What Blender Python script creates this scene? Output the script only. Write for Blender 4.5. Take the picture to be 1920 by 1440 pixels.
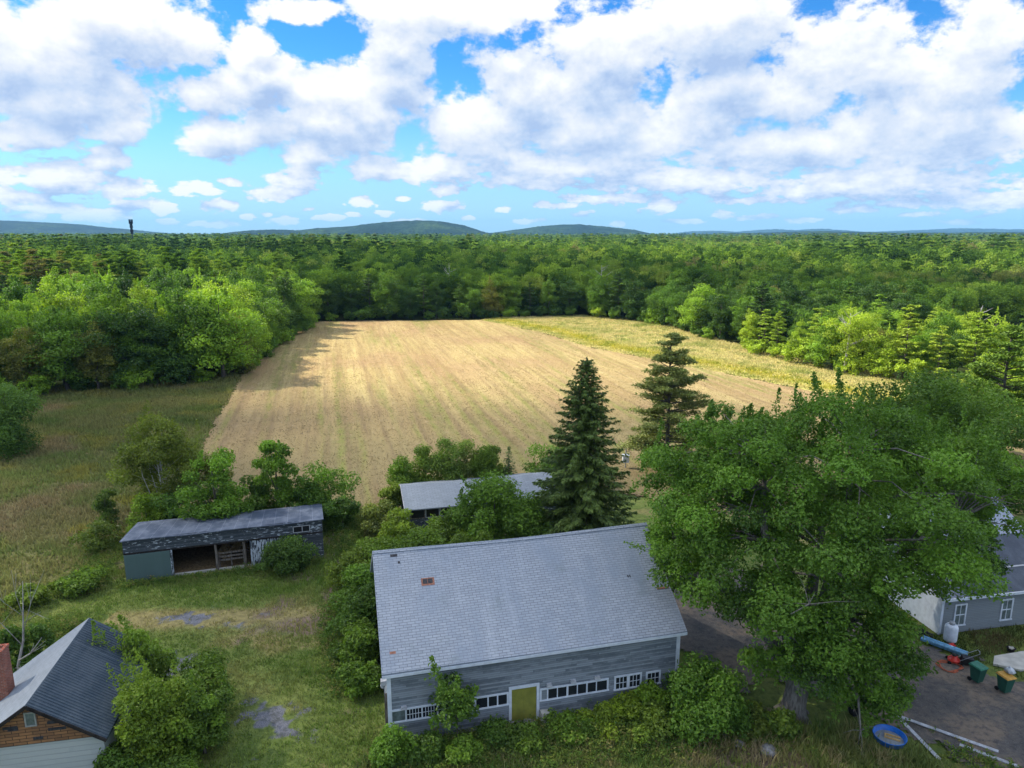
import bpy, math, random
import numpy as np

# ------------------------------------------------------------------ camera, sky, sun, exposure
for o in list(bpy.data.objects):
    bpy.data.objects.remove(o)
SC = bpy.context.scene
COL = SC.collection
CAM_H = 25.0
FPX = 1333.0
PITCH = math.atan((720 - 436) / FPX)
cd = bpy.data.cameras.new("camera")
cam = bpy.data.objects.new("camera", cd)
COL.objects.link(cam)
cam.location = (0, 0, CAM_H)
cam.rotation_euler = (math.pi / 2 - PITCH, 0, 0)
cd.sensor_width = 36.0
cd.lens = FPX / 1920 * 36.0
cd.clip_start = 0.5
cd.clip_end = 40000
SC.camera = cam

SUN_AZ = math.radians(-72)
SUN_EL = math.radians(42)
SUN = np.array([math.sin(SUN_AZ) * math.cos(SUN_EL), math.cos(SUN_AZ) * math.cos(SUN_EL), math.sin(SUN_EL)])
sd = bpy.data.lights.new("sun", "SUN")
sd.energy = 5.0
sd.angle = math.radians(0.53)
sd.color = (1.0, 0.93, 0.80)
sun = bpy.data.objects.new("sun", sd)
COL.objects.link(sun)
sun.rotation_euler = (math.pi / 2 - SUN_EL, 0, math.pi - SUN_AZ)
sun.location = (-300, 100, 300)

SC.view_settings.view_transform = "Standard"
SC.view_settings.look = "None"
SC.view_settings.exposure = 0.72
SC.view_settings.gamma = 1.0
SC.cycles.max_bounces = 5
SC.cycles.diffuse_bounces = 3
SC.cycles.glossy_bounces = 2
SC.cycles.transmission_bounces = 3
SC.cycles.transparent_max_bounces = 8
SC.cycles.volume_bounces = 0
SC.cycles.use_denoising = True


# ------------------------------------------------------------------ node helper
class NT:
    def __init__(s, tree):
        s.t = tree
        s.n = tree.nodes
        s.l = tree.links

    def node(s, typ, **kw):
        n = s.n.new(typ)
        for k, v in kw.items():
            setattr(n, k, v)
        return n

    def put(s, sock, v):
        if v is None:
            return
        if isinstance(v, bpy.types.NodeSocket):
            s.l.new(v, sock)
        else:
            if isinstance(v, (tuple, list)) and len(v) == 3 and sock.type == "RGBA":
                v = (*v, 1)
            sock.default_value = v

    def math(s, op, a, b=None, c=None, clamp=False):
        n = s.node("ShaderNodeMath", operation=op)
        n.use_clamp = clamp
        for i, v in enumerate((a, b, c)):
            s.put(n.inputs[i], v)
        return n.outputs[0]

    def vmath(s, op, a, b=None, c=None):
        n = s.node("ShaderNodeVectorMath", operation=op)
        for i, v in enumerate((a, b, c)):
            s.put(n.inputs[i], v)
        return n.outputs["Value"] if op in ("LENGTH", "DOT_PRODUCT", "DISTANCE") else n.outputs[0]

    def noise(s, vec, scale=1.0, detail=4.0, rough=0.55, dist=0.0, color=False):
        n = s.node("ShaderNodeTexNoise")
        s.put(n.inputs["Vector"], vec)
        s.put(n.inputs["Scale"], scale)
        s.put(n.inputs["Detail"], detail)
        s.put(n.inputs["Roughness"], rough)
        s.put(n.inputs["Distortion"], dist)
        return n.outputs["Color" if color else "Fac"]

    def voronoi(s, vec, scale=1.0, feature="F1", out="Distance"):
        n = s.node("ShaderNodeTexVoronoi", feature=feature)
        s.put(n.inputs["Vector"], vec)
        s.put(n.inputs["Scale"], scale)
        return n.outputs[out]

    def mix(s, fac, a, b, blend="MIX"):
        n = s.node("ShaderNodeMix", data_type="RGBA", blend_type=blend)
        s.put(n.inputs[0], fac)
        s.put(n.inputs[6], a)
        s.put(n.inputs[7], b)
        return n.outputs[2]

    def mr(s, v, a, b, c=0.0, d=1.0, smooth=True):
        n = s.node("ShaderNodeMapRange", interpolation_type="SMOOTHSTEP" if smooth else "LINEAR")
        for i, x in enumerate((v, a, b, c, d)):
            s.put(n.inputs[i], x)
        return n.outputs[0]

    def ramp(s, fac, stops):
        n = s.node("ShaderNodeValToRGB")
        e = n.color_ramp.elements
        while len(e) < len(stops):
            e.new(0.5)
        for el, (p, c) in zip(e, stops):
            el.position = p
            el.color = (*c, 1)
        s.put(n.inputs[0], fac)
        return n.outputs[0]

    def mapping(s, vec, scale=(1, 1, 1), rot=(0, 0, 0), loc=(0, 0, 0)):
        n = s.node("ShaderNodeMapping")
        s.put(n.inputs[0], vec)
        n.inputs["Location"].default_value = loc
        n.inputs["Rotation"].default_value = rot
        n.inputs["Scale"].default_value = scale
        return n.outputs[0]

    def obj(s):
        return s.node("ShaderNodeTexCoord").outputs["Object"]

    def pos(s):
        return s.node("ShaderNodeNewGeometry").outputs["Position"]

    def attr(s, name, out="Fac"):
        n = s.node("ShaderNodeAttribute")
        n.attribute_name = name
        return n.outputs[out]

    def sep(s, v):
        n = s.node("ShaderNodeSeparateXYZ")
        s.put(n.inputs[0], v)
        return n.outputs

    def comb(s, x, y, z=0.0):
        n = s.node("ShaderNodeCombineXYZ")
        for i, v in enumerate((x, y, z)):
            s.put(n.inputs[i], v)
        return n.outputs[0]

    def bump(s, h, strength=0.5, dist=0.1):
        n = s.node("ShaderNodeBump")
        s.put(n.inputs["Height"], h)
        n.inputs["Strength"].default_value = strength
        n.inputs["Distance"].default_value = dist
        return n.outputs[0]


# ------------------------------------------------------------------ the sky: Nishita blue with cumulus clouds
def px_ray(px, py):
    a = (px - 960) / FPX
    b = (720 - py) / FPX
    return a, math.cos(PITCH) + b * math.sin(PITCH), -math.sin(PITCH) + b * math.cos(PITCH)


def build_world():
    w = bpy.data.worlds.new("World")
    SC.world = w
    w.use_nodes = True
    nt = NT(w.node_tree)
    nt.n.clear()
    out = nt.node("ShaderNodeOutputWorld")
    bg = nt.node("ShaderNodeBackground")
    STR = 0.12
    bg.inputs["Strength"].default_value = STR
    nt.l.new(bg.outputs[0], out.inputs[0])
    sky = nt.node("ShaderNodeTexSky")
    sky.sky_type = "NISHITA"
    sky.sun_disc = False
    sky.sun_elevation = SUN_EL
    sky.sun_rotation = SUN_AZ
    sky.altitude = 0
    sky.air_density = 1.0
    sky.dust_density = 0.25
    sky.ozone_density = 1.0
    hs = nt.node("ShaderNodeHueSaturation")
    hs.inputs["Saturation"].default_value = 1.5
    hs.inputs["Value"].default_value = 1.0
    nt.l.new(sky.outputs[0], hs.inputs["Color"])
    blue = nt.mix(1.0, hs.outputs[0], (0.44, 0.73, 0.97), "MULTIPLY")
    d = nt.node("ShaderNodeTexCoord").outputs["Generated"]
    x, y, z = nt.sep(d)
    az = nt.math("ARCTAN2", x, y)
    hyp = nt.math("SQRT", nt.math("ADD", nt.math("MULTIPLY", x, x), nt.math("MULTIPLY", y, y)))
    v = nt.math("DIVIDE", z, nt.math("MAXIMUM", hyp, 0.02))
    v = nt.math("MINIMUM", v, 3.0)
    P0 = nt.comb(az, v, 0.0)
    B = [(60, 90, 270, 150), (230, 50, 190, 110), (120, 190, 180, 75), (50, 245, 120, 40), (215, 235, 75, 38), (340, 60, 90, 60),
         (205, 292, 48, 30), (110, 332, 140, 34), (235, 352, 70, 22), (20, 366, 80, 20), (90, 390, 75, 16), (190, 398, 60, 18), (300, 388, 40, 14),
         (365, 357, 46, 15), (415, 386, 38, 15), (245, 385, 38, 14), (140, 405, 40, 10),
         (385, 170, 110, 44), (520, 150, 120, 66), (640, 175, 160, 66), (420, 245, 90, 52), (600, 240, 160, 58), (725, 150, 75, 90),
         (690, 220, 70, 60), (480, 70, 60, 42), (455, 100, 40, 40), (550, 330, 62, 38), (505, 358, 50, 16), (705, 315, 56, 28), (570, 285, 60, 30),
         (560, 12, 90, 28), (800, 20, 180, 75), (960, 10, 110, 45), (740, 85, 80, 66), (880, 50, 90, 50),
         (900, 250, 120, 80), (1000, 170, 130, 110), (1150, 100, 190, 120), (1350, 50, 210, 110), (1150, 250, 240, 75), (1380, 190, 210, 85),
         (1620, 120, 200, 120), (1820, 110, 190, 140), (1500, 280, 290, 52), (1760, 260, 260, 85), (830, 318, 100, 27), (1050, 312, 220, 32),
         (1000, 338, 120, 18), (1300, 335, 260, 32), (1650, 345, 310, 38), (1850, 375, 130, 26), (1150, 372, 110, 13), (920, 240, 110, 90),
         (680, 382, 32, 10), (845, 354, 36, 16), (832, 385, 48, 13), (1240, 388, 40, 15), (1352, 398, 30, 10), (1035, 384, 40, 9), (940, 392, 16, 7),
         (625, 408, 40, 7), (530, 412, 40, 9), (400, 420, 50, 8), (720, 400, 22, 7), (1420, 405, 40, 6), (1600, 395, 50, 9), (1160, 420, 20, 7), (60, 408, 40, 8), (215, 392, 34, 9), (320, 412, 26, 7), (465, 404, 18, 6), (505, 400, 14, 5), (660, 404, 16, 6), (770, 414, 30, 6), (880, 408, 14, 5), (985, 414, 30, 6), (1090, 400, 22, 7), (1285, 416, 34, 5), (1500, 412, 40, 6), (1720, 405, 50, 7), (1800, 418, 40, 5), (440, 340, 26, 9), (760, 372, 16, 6), (585, 392, 14, 5), (1420, 372, 90, 9), (1700, 385, 90, 9)]
    g = bpy.data.node_groups.new("cloud_density", "ShaderNodeTree")
    g.interface.new_socket("P", in_out="INPUT", socket_type="NodeSocketVector")
    g.interface.new_socket("D", in_out="OUTPUT", socket_type="NodeSocketFloat")
    gt = NT(g)
    gi = gt.node("NodeGroupInput")
    go = gt.node("NodeGroupOutput")
    P = gi.outputs[0]
    gx, gv, _ = gt.sep(P)
    low = gt.mr(gv, 0.03, 0.16, 1.0, 0.0)
    w1 = gt.noise(P, 9.0, 3, 0.5, color=True)
    w2 = gt.noise(P, 34.0, 3, 0.5, color=True)
    Pw = gt.vmath("MULTIPLY_ADD", gt.vmath("SUBTRACT", w1, (0.5, 0.5, 0.5)), gt.mix(low, (0.09, 0.07, 0), (0.03, 0.012, 0)), P)
    Pw = gt.vmath("MULTIPLY_ADD", gt.vmath("SUBTRACT", w2, (0.5, 0.5, 0.5)), gt.mix(low, (0.03, 0.025, 0), (0.018, 0.008, 0)), Pw)
    acc = None
    for (cx, cy, rx, ry) in B:
        a, b, c = px_ray(cx, cy)
        caz, cv = math.atan2(a, b), c / math.hypot(a, b)
        a2, b2, c2 = px_ray(cx + rx, cy)
        raz = abs(math.atan2(a2, b2) - caz)
        a3, b3, c3 = px_ray(cx, cy - ry)
        rv = abs(c3 / math.hypot(a3, b3) - cv)
        q = gt.vmath("MULTIPLY_ADD", Pw, (1 / raz, 1 / rv, 0), (-caz / raz, -cv / rv, 0))
        s = gt.math("SUBTRACT", 1.0, gt.vmath("LENGTH", q))
        acc = s if acc is None else gt.math("SMOOTH_MAX", acc, s, 0.25)
    # beyond the part of the sky the photograph shows: scattered cumulus all round
    far = gt.math("MAXIMUM", gt.mr(gt.math("ABSOLUTE", gx), 0.66, 0.8), gt.mr(gv, 0.36, 0.46))
    gen = gt.math("MULTIPLY_ADD", gt.noise(gt.mapping(P, (1, 1.3, 1), loc=(3, 1, 0)), 3.2, 2, 0.5), 5.0, -2.2)
    acc = gt.math("ADD", gt.math("MULTIPLY", acc, gt.math("SUBTRACT", 1.0, far)), gt.math("MULTIPLY", gen, far))
    acc = gt.math("MAXIMUM", gt.math("ADD", acc, 0.04), -1.2)
    acc = gt.math("MINIMUM", acc, 0.9)
    fb1 = gt.noise(gt.mapping(P, (1, 1.35, 1)), 13.0, 8, 0.62)
    fb2 = gt.noise(gt.mapping(P, (1, 2.2, 1)), 42.0, 5, 0.6)
    fb = gt.math("ADD", gt.math("MULTIPLY", fb1, gt.math("SUBTRACT", 1.0, low)), gt.math("MULTIPLY", fb2, low))
    dn = gt.math("MULTIPLY_ADD", gt.math("SUBTRACT", fb, 0.5), 2.5, acc)
    gt.l.new(dn, go.inputs[0])

    def D(p):
        n = nt.node("ShaderNodeGroup")
        n.node_tree = g
        nt.put(n.inputs[0], p)
        return n.outputs[0]
    d0 = D(P0)
    d1 = D(nt.vmath("ADD", P0, (-0.005, 0.022, 0)))
    d2 = D(nt.vmath("ADD", P0, (-0.016, 0.065, 0)))
    alpha = nt.mr(d0, -0.03, 0.32)
    lit = nt.math("SUBTRACT", d0, d1)
    lit2 = nt.math("SUBTRACT", nt.math("MINIMUM", d0, 0.9), nt.math("MINIMUM", d2, 0.9))
    thick = nt.mr(d0, 0.15, 1.25)
    sh = nt.math("MULTIPLY_ADD", lit, 0.62, nt.math("MULTIPLY", lit2, 0.40))
    sh = nt.math("ADD", sh, nt.math("MULTIPLY_ADD", thick, -0.50, 0.55))
    K = 1.0 / STR
    ccol = nt.ramp(sh, [(0.0, (0.31, 0.41, 0.60)), (0.26, (0.43, 0.515, 0.655)), (0.52, (0.58, 0.62, 0.685)), (0.85, (0.76, 0.765, 0.775))])
    kk = nt.mr(v, 0.37, 0.8, 0.88 * K, 1.75 * K)       # out-of-view clouds overhead brightened to add ambient light
    ccol = nt.vmath("SCALE", ccol)
    nt.put(ccol.node.inputs["Scale"], kk)
    hz = nt.mr(v, 0.0, 0.20, 0.72, 0.0)
    base = nt.mix(hz, blue, (0.27 * K, 0.46 * K, 0.62 * K))
    nt.put(bg.inputs["Color"], nt.mix(nt.math("MULTIPLY", alpha, nt.mr(v, -0.005, 0.04, 0.35, 0.98)), base, ccol))


build_world()
SC.world.cycles.sampling_method = "MANUAL"
SC.world.cycles.sample_map_resolution = 256


# ------------------------------------------------------------------ object helpers
def tag(o, label=None, cat=None, group=None, kind=None):
    if label:
        o["label"] = label
    if cat:
        o["category"] = cat
    if group:
        o["group"] = group
    if kind:
        o["kind"] = kind
    return o


def empty(name, label, cat, loc=(0, 0, 0), rz=0.0, group=None):
    o = bpy.data.objects.new(name, None)
    COL.objects.link(o)
    o.empty_display_size = 0.3
    o.location = loc
    o.rotation_euler = (0, 0, rz)
    return tag(o, label, cat, group)


def link(name, me, parent=None):
    o = bpy.data.objects.new(name, me)
    COL.objects.link(o)
    if parent is not None:
        o.parent = parent
    return o


def np_mesh(name, V, F, mat, tone=None, col=None, smooth=False):
    """F: (n,3) or (n,4) index array"""
    me = bpy.data.meshes.new(name)
    V = np.asarray(V, np.float32)
    F = np.asarray(F, np.int32)
    k = F.shape[1]
    me.vertices.add(len(V))
    me.vertices.foreach_set("co", V.ravel())
    me.loops.add(F.size)
    me.loops.foreach_set("vertex_index", F.ravel())
    me.polygons.add(len(F))
    me.polygons.foreach_set("loop_start", np.arange(0, F.size, k, dtype=np.int32))
    me.update(calc_edges=True)
    if smooth:
        me.polygons.foreach_set("use_smooth", np.ones(len(F), bool))
    else:
        me.polygons.foreach_set("use_smooth", np.zeros(len(F), bool))
    if tone is not None:
        a = me.attributes.new("tone", "FLOAT", "POINT")
        a.data.foreach_set("value", np.asarray(tone, np.float32))
    if col is not None:
        a = me.attributes.new("col", "FLOAT_COLOR", "POINT")
        c = np.ones((len(V), 4), np.float32)
        c[:, :3] = col
        a.data.foreach_set("color", c.ravel())
    me.materials.append(mat)
    return me


class MB:
    def __init__(s):
        s.v = []
        s.f = []
        s.m = []

    def add(s, vs, fs, m=0):
        k = len(s.v)
        s.v += [tuple(map(float, p)) for p in vs]
        s.f += [tuple(i + k for i in f) for f in fs]
        s.m += [m] * len(fs)

    def box(s, x0, x1, y0, y1, z0, z1, m=0):
        s.add([(x0, y0, z0), (x1, y0, z0), (x1, y1, z0), (x0, y1, z0), (x0, y0, z1), (x1, y0, z1), (x1, y1, z1), (x0, y1, z1)],
              [(0, 3, 2, 1), (4, 5, 6, 7), (0, 1, 5, 4), (1, 2, 6, 5), (2, 3, 7, 6), (3, 0, 4, 7)], m)

    def beam(s, p, q, w, h, m=0, up=(0, 0, 1)):
        p = np.array(p, float)
        q = np.array(q, float)
        d = q - p
        d /= np.linalg.norm(d)
        r = np.cross(d, up)
        if np.linalg.norm(r) < 1e-4:
            r = np.cross(d, (1, 0, 0))
        r /= np.linalg.norm(r)
        u = np.cross(r, d)
        vs = []
        for e in (p, q):
            for a, b in ((-1, -1), (1, -1), (1, 1), (-1, 1)):
                vs.append(e + r * a * w / 2 + u * b * h / 2)
        s.add(vs, [(0, 1, 2, 3), (7, 6, 5, 4), (0, 4, 5, 1), (1, 5, 6, 2), (2, 6, 7, 3), (3, 7, 4, 0)], m)

    def tube(s, pts, rad, n=7, m=0, cap=True):
        pts = [np.array(p, float) for p in pts]
        k = len(s.v)
        prev = None
        for i, p in enumerate(pts):
            d = pts[min(i + 1, len(pts) - 1)] - pts[max(i - 1, 0)]
            d /= max(np.linalg.norm(d), 1e-9)
            a = np.cross(d, (0.13, 0.31, 0.94)) if prev is None else np.cross(d, prev)
            if prev is not None:
                a = prev - d * np.dot(prev, d)
            if np.linalg.norm(a) < 1e-5:
                a = np.cross(d, (1, 0, 0))
            a /= np.linalg.norm(a)
            prev = a
            b = np.cross(d, a)
            r = rad[i] if hasattr(rad, "__len__") else rad
            for j in range(n):
                t = 2 * math.pi * j / n
                s.v.append(tuple(p + (a * math.cos(t) + b * math.sin(t)) * r))
        for i in range(len(pts) - 1):
            for j in range(n):
                s.f.append((k + i * n + j, k + i * n + (j + 1) % n, k + (i + 1) * n + (j + 1) % n, k + (i + 1) * n + j))
                s.m.append(m)
        if cap:
            s.f.append(tuple(k + j for j in reversed(range(n))))
            s.m.append(m)
            s.f.append(tuple(k + (len(pts) - 1) * n + j for j in range(n)))
            s.m.append(m)

    def lathe(s, prof, n=20, c=(0, 0, 0), m=0):
        k = len(s.v)
        for (r, z) in prof:
            for j in range(n):
                t = 2 * math.pi * j / n
                s.v.append((c[0] + r * math.cos(t), c[1] + r * math.sin(t), c[2] + z))
        for i in range(len(prof) - 1):
            for j in range(n):
                s.f.append((k + i * n + j, k + i * n + (j + 1) % n, k + (i + 1) * n + (j + 1) % n, k + (i + 1) * n + j))
                s.m.append(m)
        if prof[0][0] > 1e-6:
            s.f.append(tuple(k + j for j in reversed(range(n))))
            s.m.append(m)
        if prof[-1][0] > 1e-6:
            s.f.append(tuple(k + (len(prof) - 1) * n + j for j in range(n)))
            s.m.append(m)

    def mesh(s, name, mats, smooth=False):
        me = bpy.data.meshes.new(name)
        me.from_pydata(s.v, [], s.f)
        for m in (mats if isinstance(mats, (list, tuple)) else [mats]):
            me.materials.append(m)
        me.polygons.foreach_set("material_index", np.array(s.m, np.int32))
        me.polygons.foreach_set("use_smooth", np.full(len(s.f), smooth))
        me.update()
        return me

    def build(s, name, mats, parent=None, smooth=False):
        return link(name, s.mesh(name, mats, smooth), parent)


def hashf(ix, iy, seed):
    h = (ix.astype(np.int64) * 374761393 + iy.astype(np.int64) * 668265263 + seed * 1442695041) & 0x7fffffff
    h = ((h ^ (h >> 13)) * 1274126177) & 0x7fffffff
    return ((h ^ (h >> 16)) & 0xffff) / 65535.0


def vnoise(x, y, seed=0):
    x = np.asarray(x, float)
    y = np.asarray(y, float)
    ix = np.floor(x)
    iy = np.floor(y)
    fx = x - ix
    fy = y - iy
    fx = fx * fx * (3 - 2 * fx)
    fy = fy * fy * (3 - 2 * fy)
    a = hashf(ix, iy, seed)
    b = hashf(ix + 1, iy, seed)
    c = hashf(ix, iy + 1, seed)
    d = hashf(ix + 1, iy + 1, seed)
    return (a + (b - a) * fx) * (1 - fy) + (c + (d - c) * fx) * fy


def fbm(x, y, seed=0, oct=4):
    r = 0
    amp = 0.5
    tot = 0
    for i in range(oct):
        r = r + amp * vnoise(x * 2 ** i + 17.3 * i, y * 2 ** i - 9.1 * i, seed + i)
        tot += amp
        amp *= 0.5
    return r / tot


def in_poly(x, y, poly):
    x = np.asarray(x)
    y = np.asarray(y)
    r = np.zeros(x.shape, bool)
    n = len(poly)
    for i in range(n):
        x0, y0 = poly[i]
        x1, y1 = poly[(i + 1) % n]
        c = ((y0 > y) != (y1 > y)) & (x < (x1 - x0) * (y - y0) / (y1 - y0 + 1e-12) + x0)
        r ^= c
    return r


def seg_dist(x, y, poly, closed=True):
    x = np.asarray(x, float)
    y = np.asarray(y, float)
    best = np.full(x.shape, 1e9)
    n = len(poly)
    for i in range(n if closed else n - 1):
        x0, y0 = poly[i]
        x1, y1 = poly[(i + 1) % n]
        dx, dy = x1 - x0, y1 - y0
        t = np.clip(((x - x0) * dx + (y - y0) * dy) / (dx * dx + dy * dy + 1e-12), 0, 1)
        best = np.minimum(best, np.hypot(x - x0 - t * dx, y - y0 - t * dy))
    return best


def sdf(x, y, poly):
    d = seg_dist(x, y, poly)
    return np.where(in_poly(x, y, poly), d, -d)


# ------------------------------------------------------------------ materials
def new_mat(name):
    m = bpy.data.materials.new(name)
    m.use_nodes = True
    nt = NT(m.node_tree)
    nt.n.clear()
    out = nt.node("ShaderNodeOutputMaterial")
    return m, nt, out


def principled(nt, out, color, rough=0.8, spec=0.3, normal=None, metal=0.0):
    b = nt.node("ShaderNodeBsdfPrincipled")
    nt.put(b.inputs["Base Color"], color)
    nt.put(b.inputs["Roughness"], rough)
    nt.put(b.inputs["Specular IOR Level"], spec)
    nt.put(b.inputs["Metallic"], metal)
    nt.put(b.inputs["Normal"], normal)
    nt.l.new(b.outputs[0], out.inputs[0])
    return b


def m_plain(name, col, rough=0.6, spec=0.3, var=0.15, scale=6.0, metal=0.0, bump=0.0):
    m, nt, out = new_mat(name)
    o = nt.obj()
    n = nt.noise(o, scale, 5, 0.6)
    c = nt.mix(nt.mr(n, 0.3, 0.7), tuple(x * (1 - var) for x in col), tuple(min(1, x * (1 + var)) for x in col))
    principled(nt, out, c, rough, spec, nt.bump(n, bump, 0.05) if bump else None, metal)
    return m


def m_leaf(name, trans=0.35, use_attr=True):
    """foliage: the object's own colour, varied leaf by leaf"""
    m, nt, out = new_mat(name)
    oi = nt.node("ShaderNodeObjectInfo")
    t = nt.attr("tone")
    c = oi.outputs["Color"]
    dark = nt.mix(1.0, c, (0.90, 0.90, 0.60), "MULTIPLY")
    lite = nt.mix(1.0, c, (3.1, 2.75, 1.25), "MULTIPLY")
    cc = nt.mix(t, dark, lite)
    b = nt.node("ShaderNodeBsdfPrincipled")
    nt.put(b.inputs["Base Color"], cc)
    b.inputs["Roughness"].default_value = 0.5
    b.inputs["Specular IOR Level"].default_value = 0.28
    tr = nt.node("ShaderNodeBsdfTranslucent")
    nt.put(tr.inputs[0], nt.mix(1.0, cc, (1.25, 1.35, 0.55), "MULTIPLY"))
    mx = nt.node("ShaderNodeMixShader")
    mx.inputs[0].default_value = trans
    nt.l.new(b.outputs[0], mx.inputs[1])
    nt.l.new(tr.outputs[0], mx.inputs[2])
    nt.l.new(mx.outputs[0], out.inputs[0])
    return m


def m_forest_leaf(name):
    """foliage of the far wood: every tree gets its own green"""
    m, nt, out = new_mat(name)
    oi = nt.node("ShaderNodeObjectInfo")
    t = nt.attr("tone")
    r = oi.outputs["Random"]
    p = nt.node("ShaderNodeNewGeometry").outputs["Position"]
    patch = nt.noise(nt.mapping(p, (1, 0.6, 0)), 0.006, 3, 0.5)
    f = nt.math("ADD", nt.math("MULTIPLY", r, 0.85), nt.math("MULTIPLY_ADD", patch, 1.3, -0.55))
    c = nt.ramp(f, [(0.0, (0.030, 0.068, 0.020)), (0.28, (0.075, 0.145, 0.030)), (0.58, (0.155, 0.26, 0.042)), (0.84, (0.25, 0.36, 0.058)), (0.97, (0.27, 0.31, 0.08)), (1.0, (0.22, 0.21, 0.09))])
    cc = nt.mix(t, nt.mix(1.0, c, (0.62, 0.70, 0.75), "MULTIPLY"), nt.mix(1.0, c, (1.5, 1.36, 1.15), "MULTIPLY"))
    b = nt.node("ShaderNodeBsdfDiffuse")
    nt.put(b.inputs[0], cc)
    tr = nt.node("ShaderNodeBsdfTranslucent")
    nt.put(tr.inputs[0], nt.mix(1.0, cc, (1.2, 1.3, 0.6), "MULTIPLY"))
    mx = nt.node("ShaderNodeMixShader")
    mx.inputs[0].default_value = 0.3
    nt.l.new(b.outputs[0], mx.inputs[1])
    nt.l.new(tr.outputs[0], mx.inputs[2])
    nt.l.new(mx.outputs[0], out.inputs[0])
    return m


def m_blade(name):
    m, nt, out = new_mat(name)
    c = nt.attr("col", "Color")
    b = nt.node("ShaderNodeBsdfDiffuse")
    nt.put(b.inputs[0], c)
    tr = nt.node("ShaderNodeBsdfTranslucent")
    nt.put(tr.inputs[0], c)
    mx = nt.node("ShaderNodeMixShader")
    mx.inputs[0].default_value = 0.35
    nt.l.new(b.outputs[0], mx.inputs[1])
    nt.l.new(tr.outputs[0], mx.inputs[2])
    nt.l.new(mx.outputs[0], out.inputs[0])
    return m


def m_bark(name, col=(0.16, 0.14, 0.12), col2=(0.07, 0.06, 0.05)):
    m, nt, out = new_mat(name)
    o = nt.obj()
    n = nt.noise(nt.mapping(o, (7, 7, 1.2)), 1.6, 5, 0.65)
    n2 = nt.noise(o, 1.1, 3)
    c = nt.mix(nt.mr(n, 0.35, 0.65), col2, col)
    c = nt.mix(nt.mr(n2, 0.5, 0.75, 0, 0.4), c, (0.20, 0.21, 0.17))
    principled(nt, out, c, 0.9, 0.1, nt.bump(n, 0.8, 0.05))
    return m


def m_attr_ground(name):
    """yard: grass, straw, bare earth and gravel, laid out by the mesh's own masks"""
    m, nt, out = new_mat(name)
    p = nt.pos()
    a = nt.node("ShaderNodeAttribute")
    a.attribute_name = "col"
    straw, dirt, gravel = nt.sep(a.outputs["Color"])
    n1 = nt.noise(p, 0.35, 4, 0.6)
    n2 = nt.noise(p, 2.6, 6, 0.65)
    n3 = nt.noise(p, 14.0, 4, 0.7)
    g = nt.ramp(n1, [(0.25, (0.10, 0.15, 0.035)), (0.5, (0.16, 0.20, 0.048)), (0.75, (0.21, 0.23, 0.065))])
    g = nt.mix(nt.mr(n2, 0.35, 0.75, 0, 0.65), g, (0.030, 0.055, 0.014))
    s = nt.mix(nt.mr(n2, 0.35, 0.7), (0.30, 0.25, 0.10), (0.17, 0.14, 0.06))
    c = nt.mix(nt.mr(nt.math("ADD", straw, nt.math("MULTIPLY_ADD", n3, 0.5, -0.25)), 0.25, 0.75), g, s)
    d = nt.mix(nt.mr(n2, 0.3, 0.7), (0.24, 0.175, 0.125), (0.15, 0.11, 0.08))
    c = nt.mix(nt.mr(nt.math("ADD", dirt, nt.math("MULTIPLY_ADD", n3, 0.6, -0.3)), 0.3, 0.7), c, d)
    sp = nt.noise(p, 22.0, 3, 0.8, color=True)
    gr = nt.mix(nt.mr(nt.sep(sp)[0], 0.35, 0.65), (0.10, 0.10, 0.115), (0.24, 0.24, 0.26))
    gr = nt.mix(nt.mr(n2, 0.4, 0.7, 0, 0.7), gr, (0.055, 0.06, 0.05))
    c = nt.mix(nt.mr(nt.math("ADD", gravel, nt.math("MULTIPLY_ADD", n3, 0.6, -0.3)), 0.35, 0.65), c, gr)
    principled(nt, out, c, 0.95, 0.1, nt.bump(nt.math("ADD", n2, nt.math("MULTIPLY", n3, 0.5)), 0.7, 0.15))
    return m


def m_terrain(name):
    m, nt, out = new_mat(name)
    p = nt.pos()
    n1 = nt.noise(p, 0.02, 5, 0.6)
    n2 = nt.noise(p, 0.5, 5, 0.65)
    c = nt.ramp(n1, [(0.3, (0.030, 0.045, 0.014)), (0.6, (0.05, 0.075, 0.02)), (0.8, (0.07, 0.08, 0.03))])
    c = nt.mix(nt.mr(n2, 0.4, 0.7, 0, 0.6), c, (0.03, 0.027, 0.015))
    principled(nt, out, c, 0.95, 0.05, nt.bump(n2, 0.6, 0.3))
    return m


ROW = math.radians(14.6)


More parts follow.
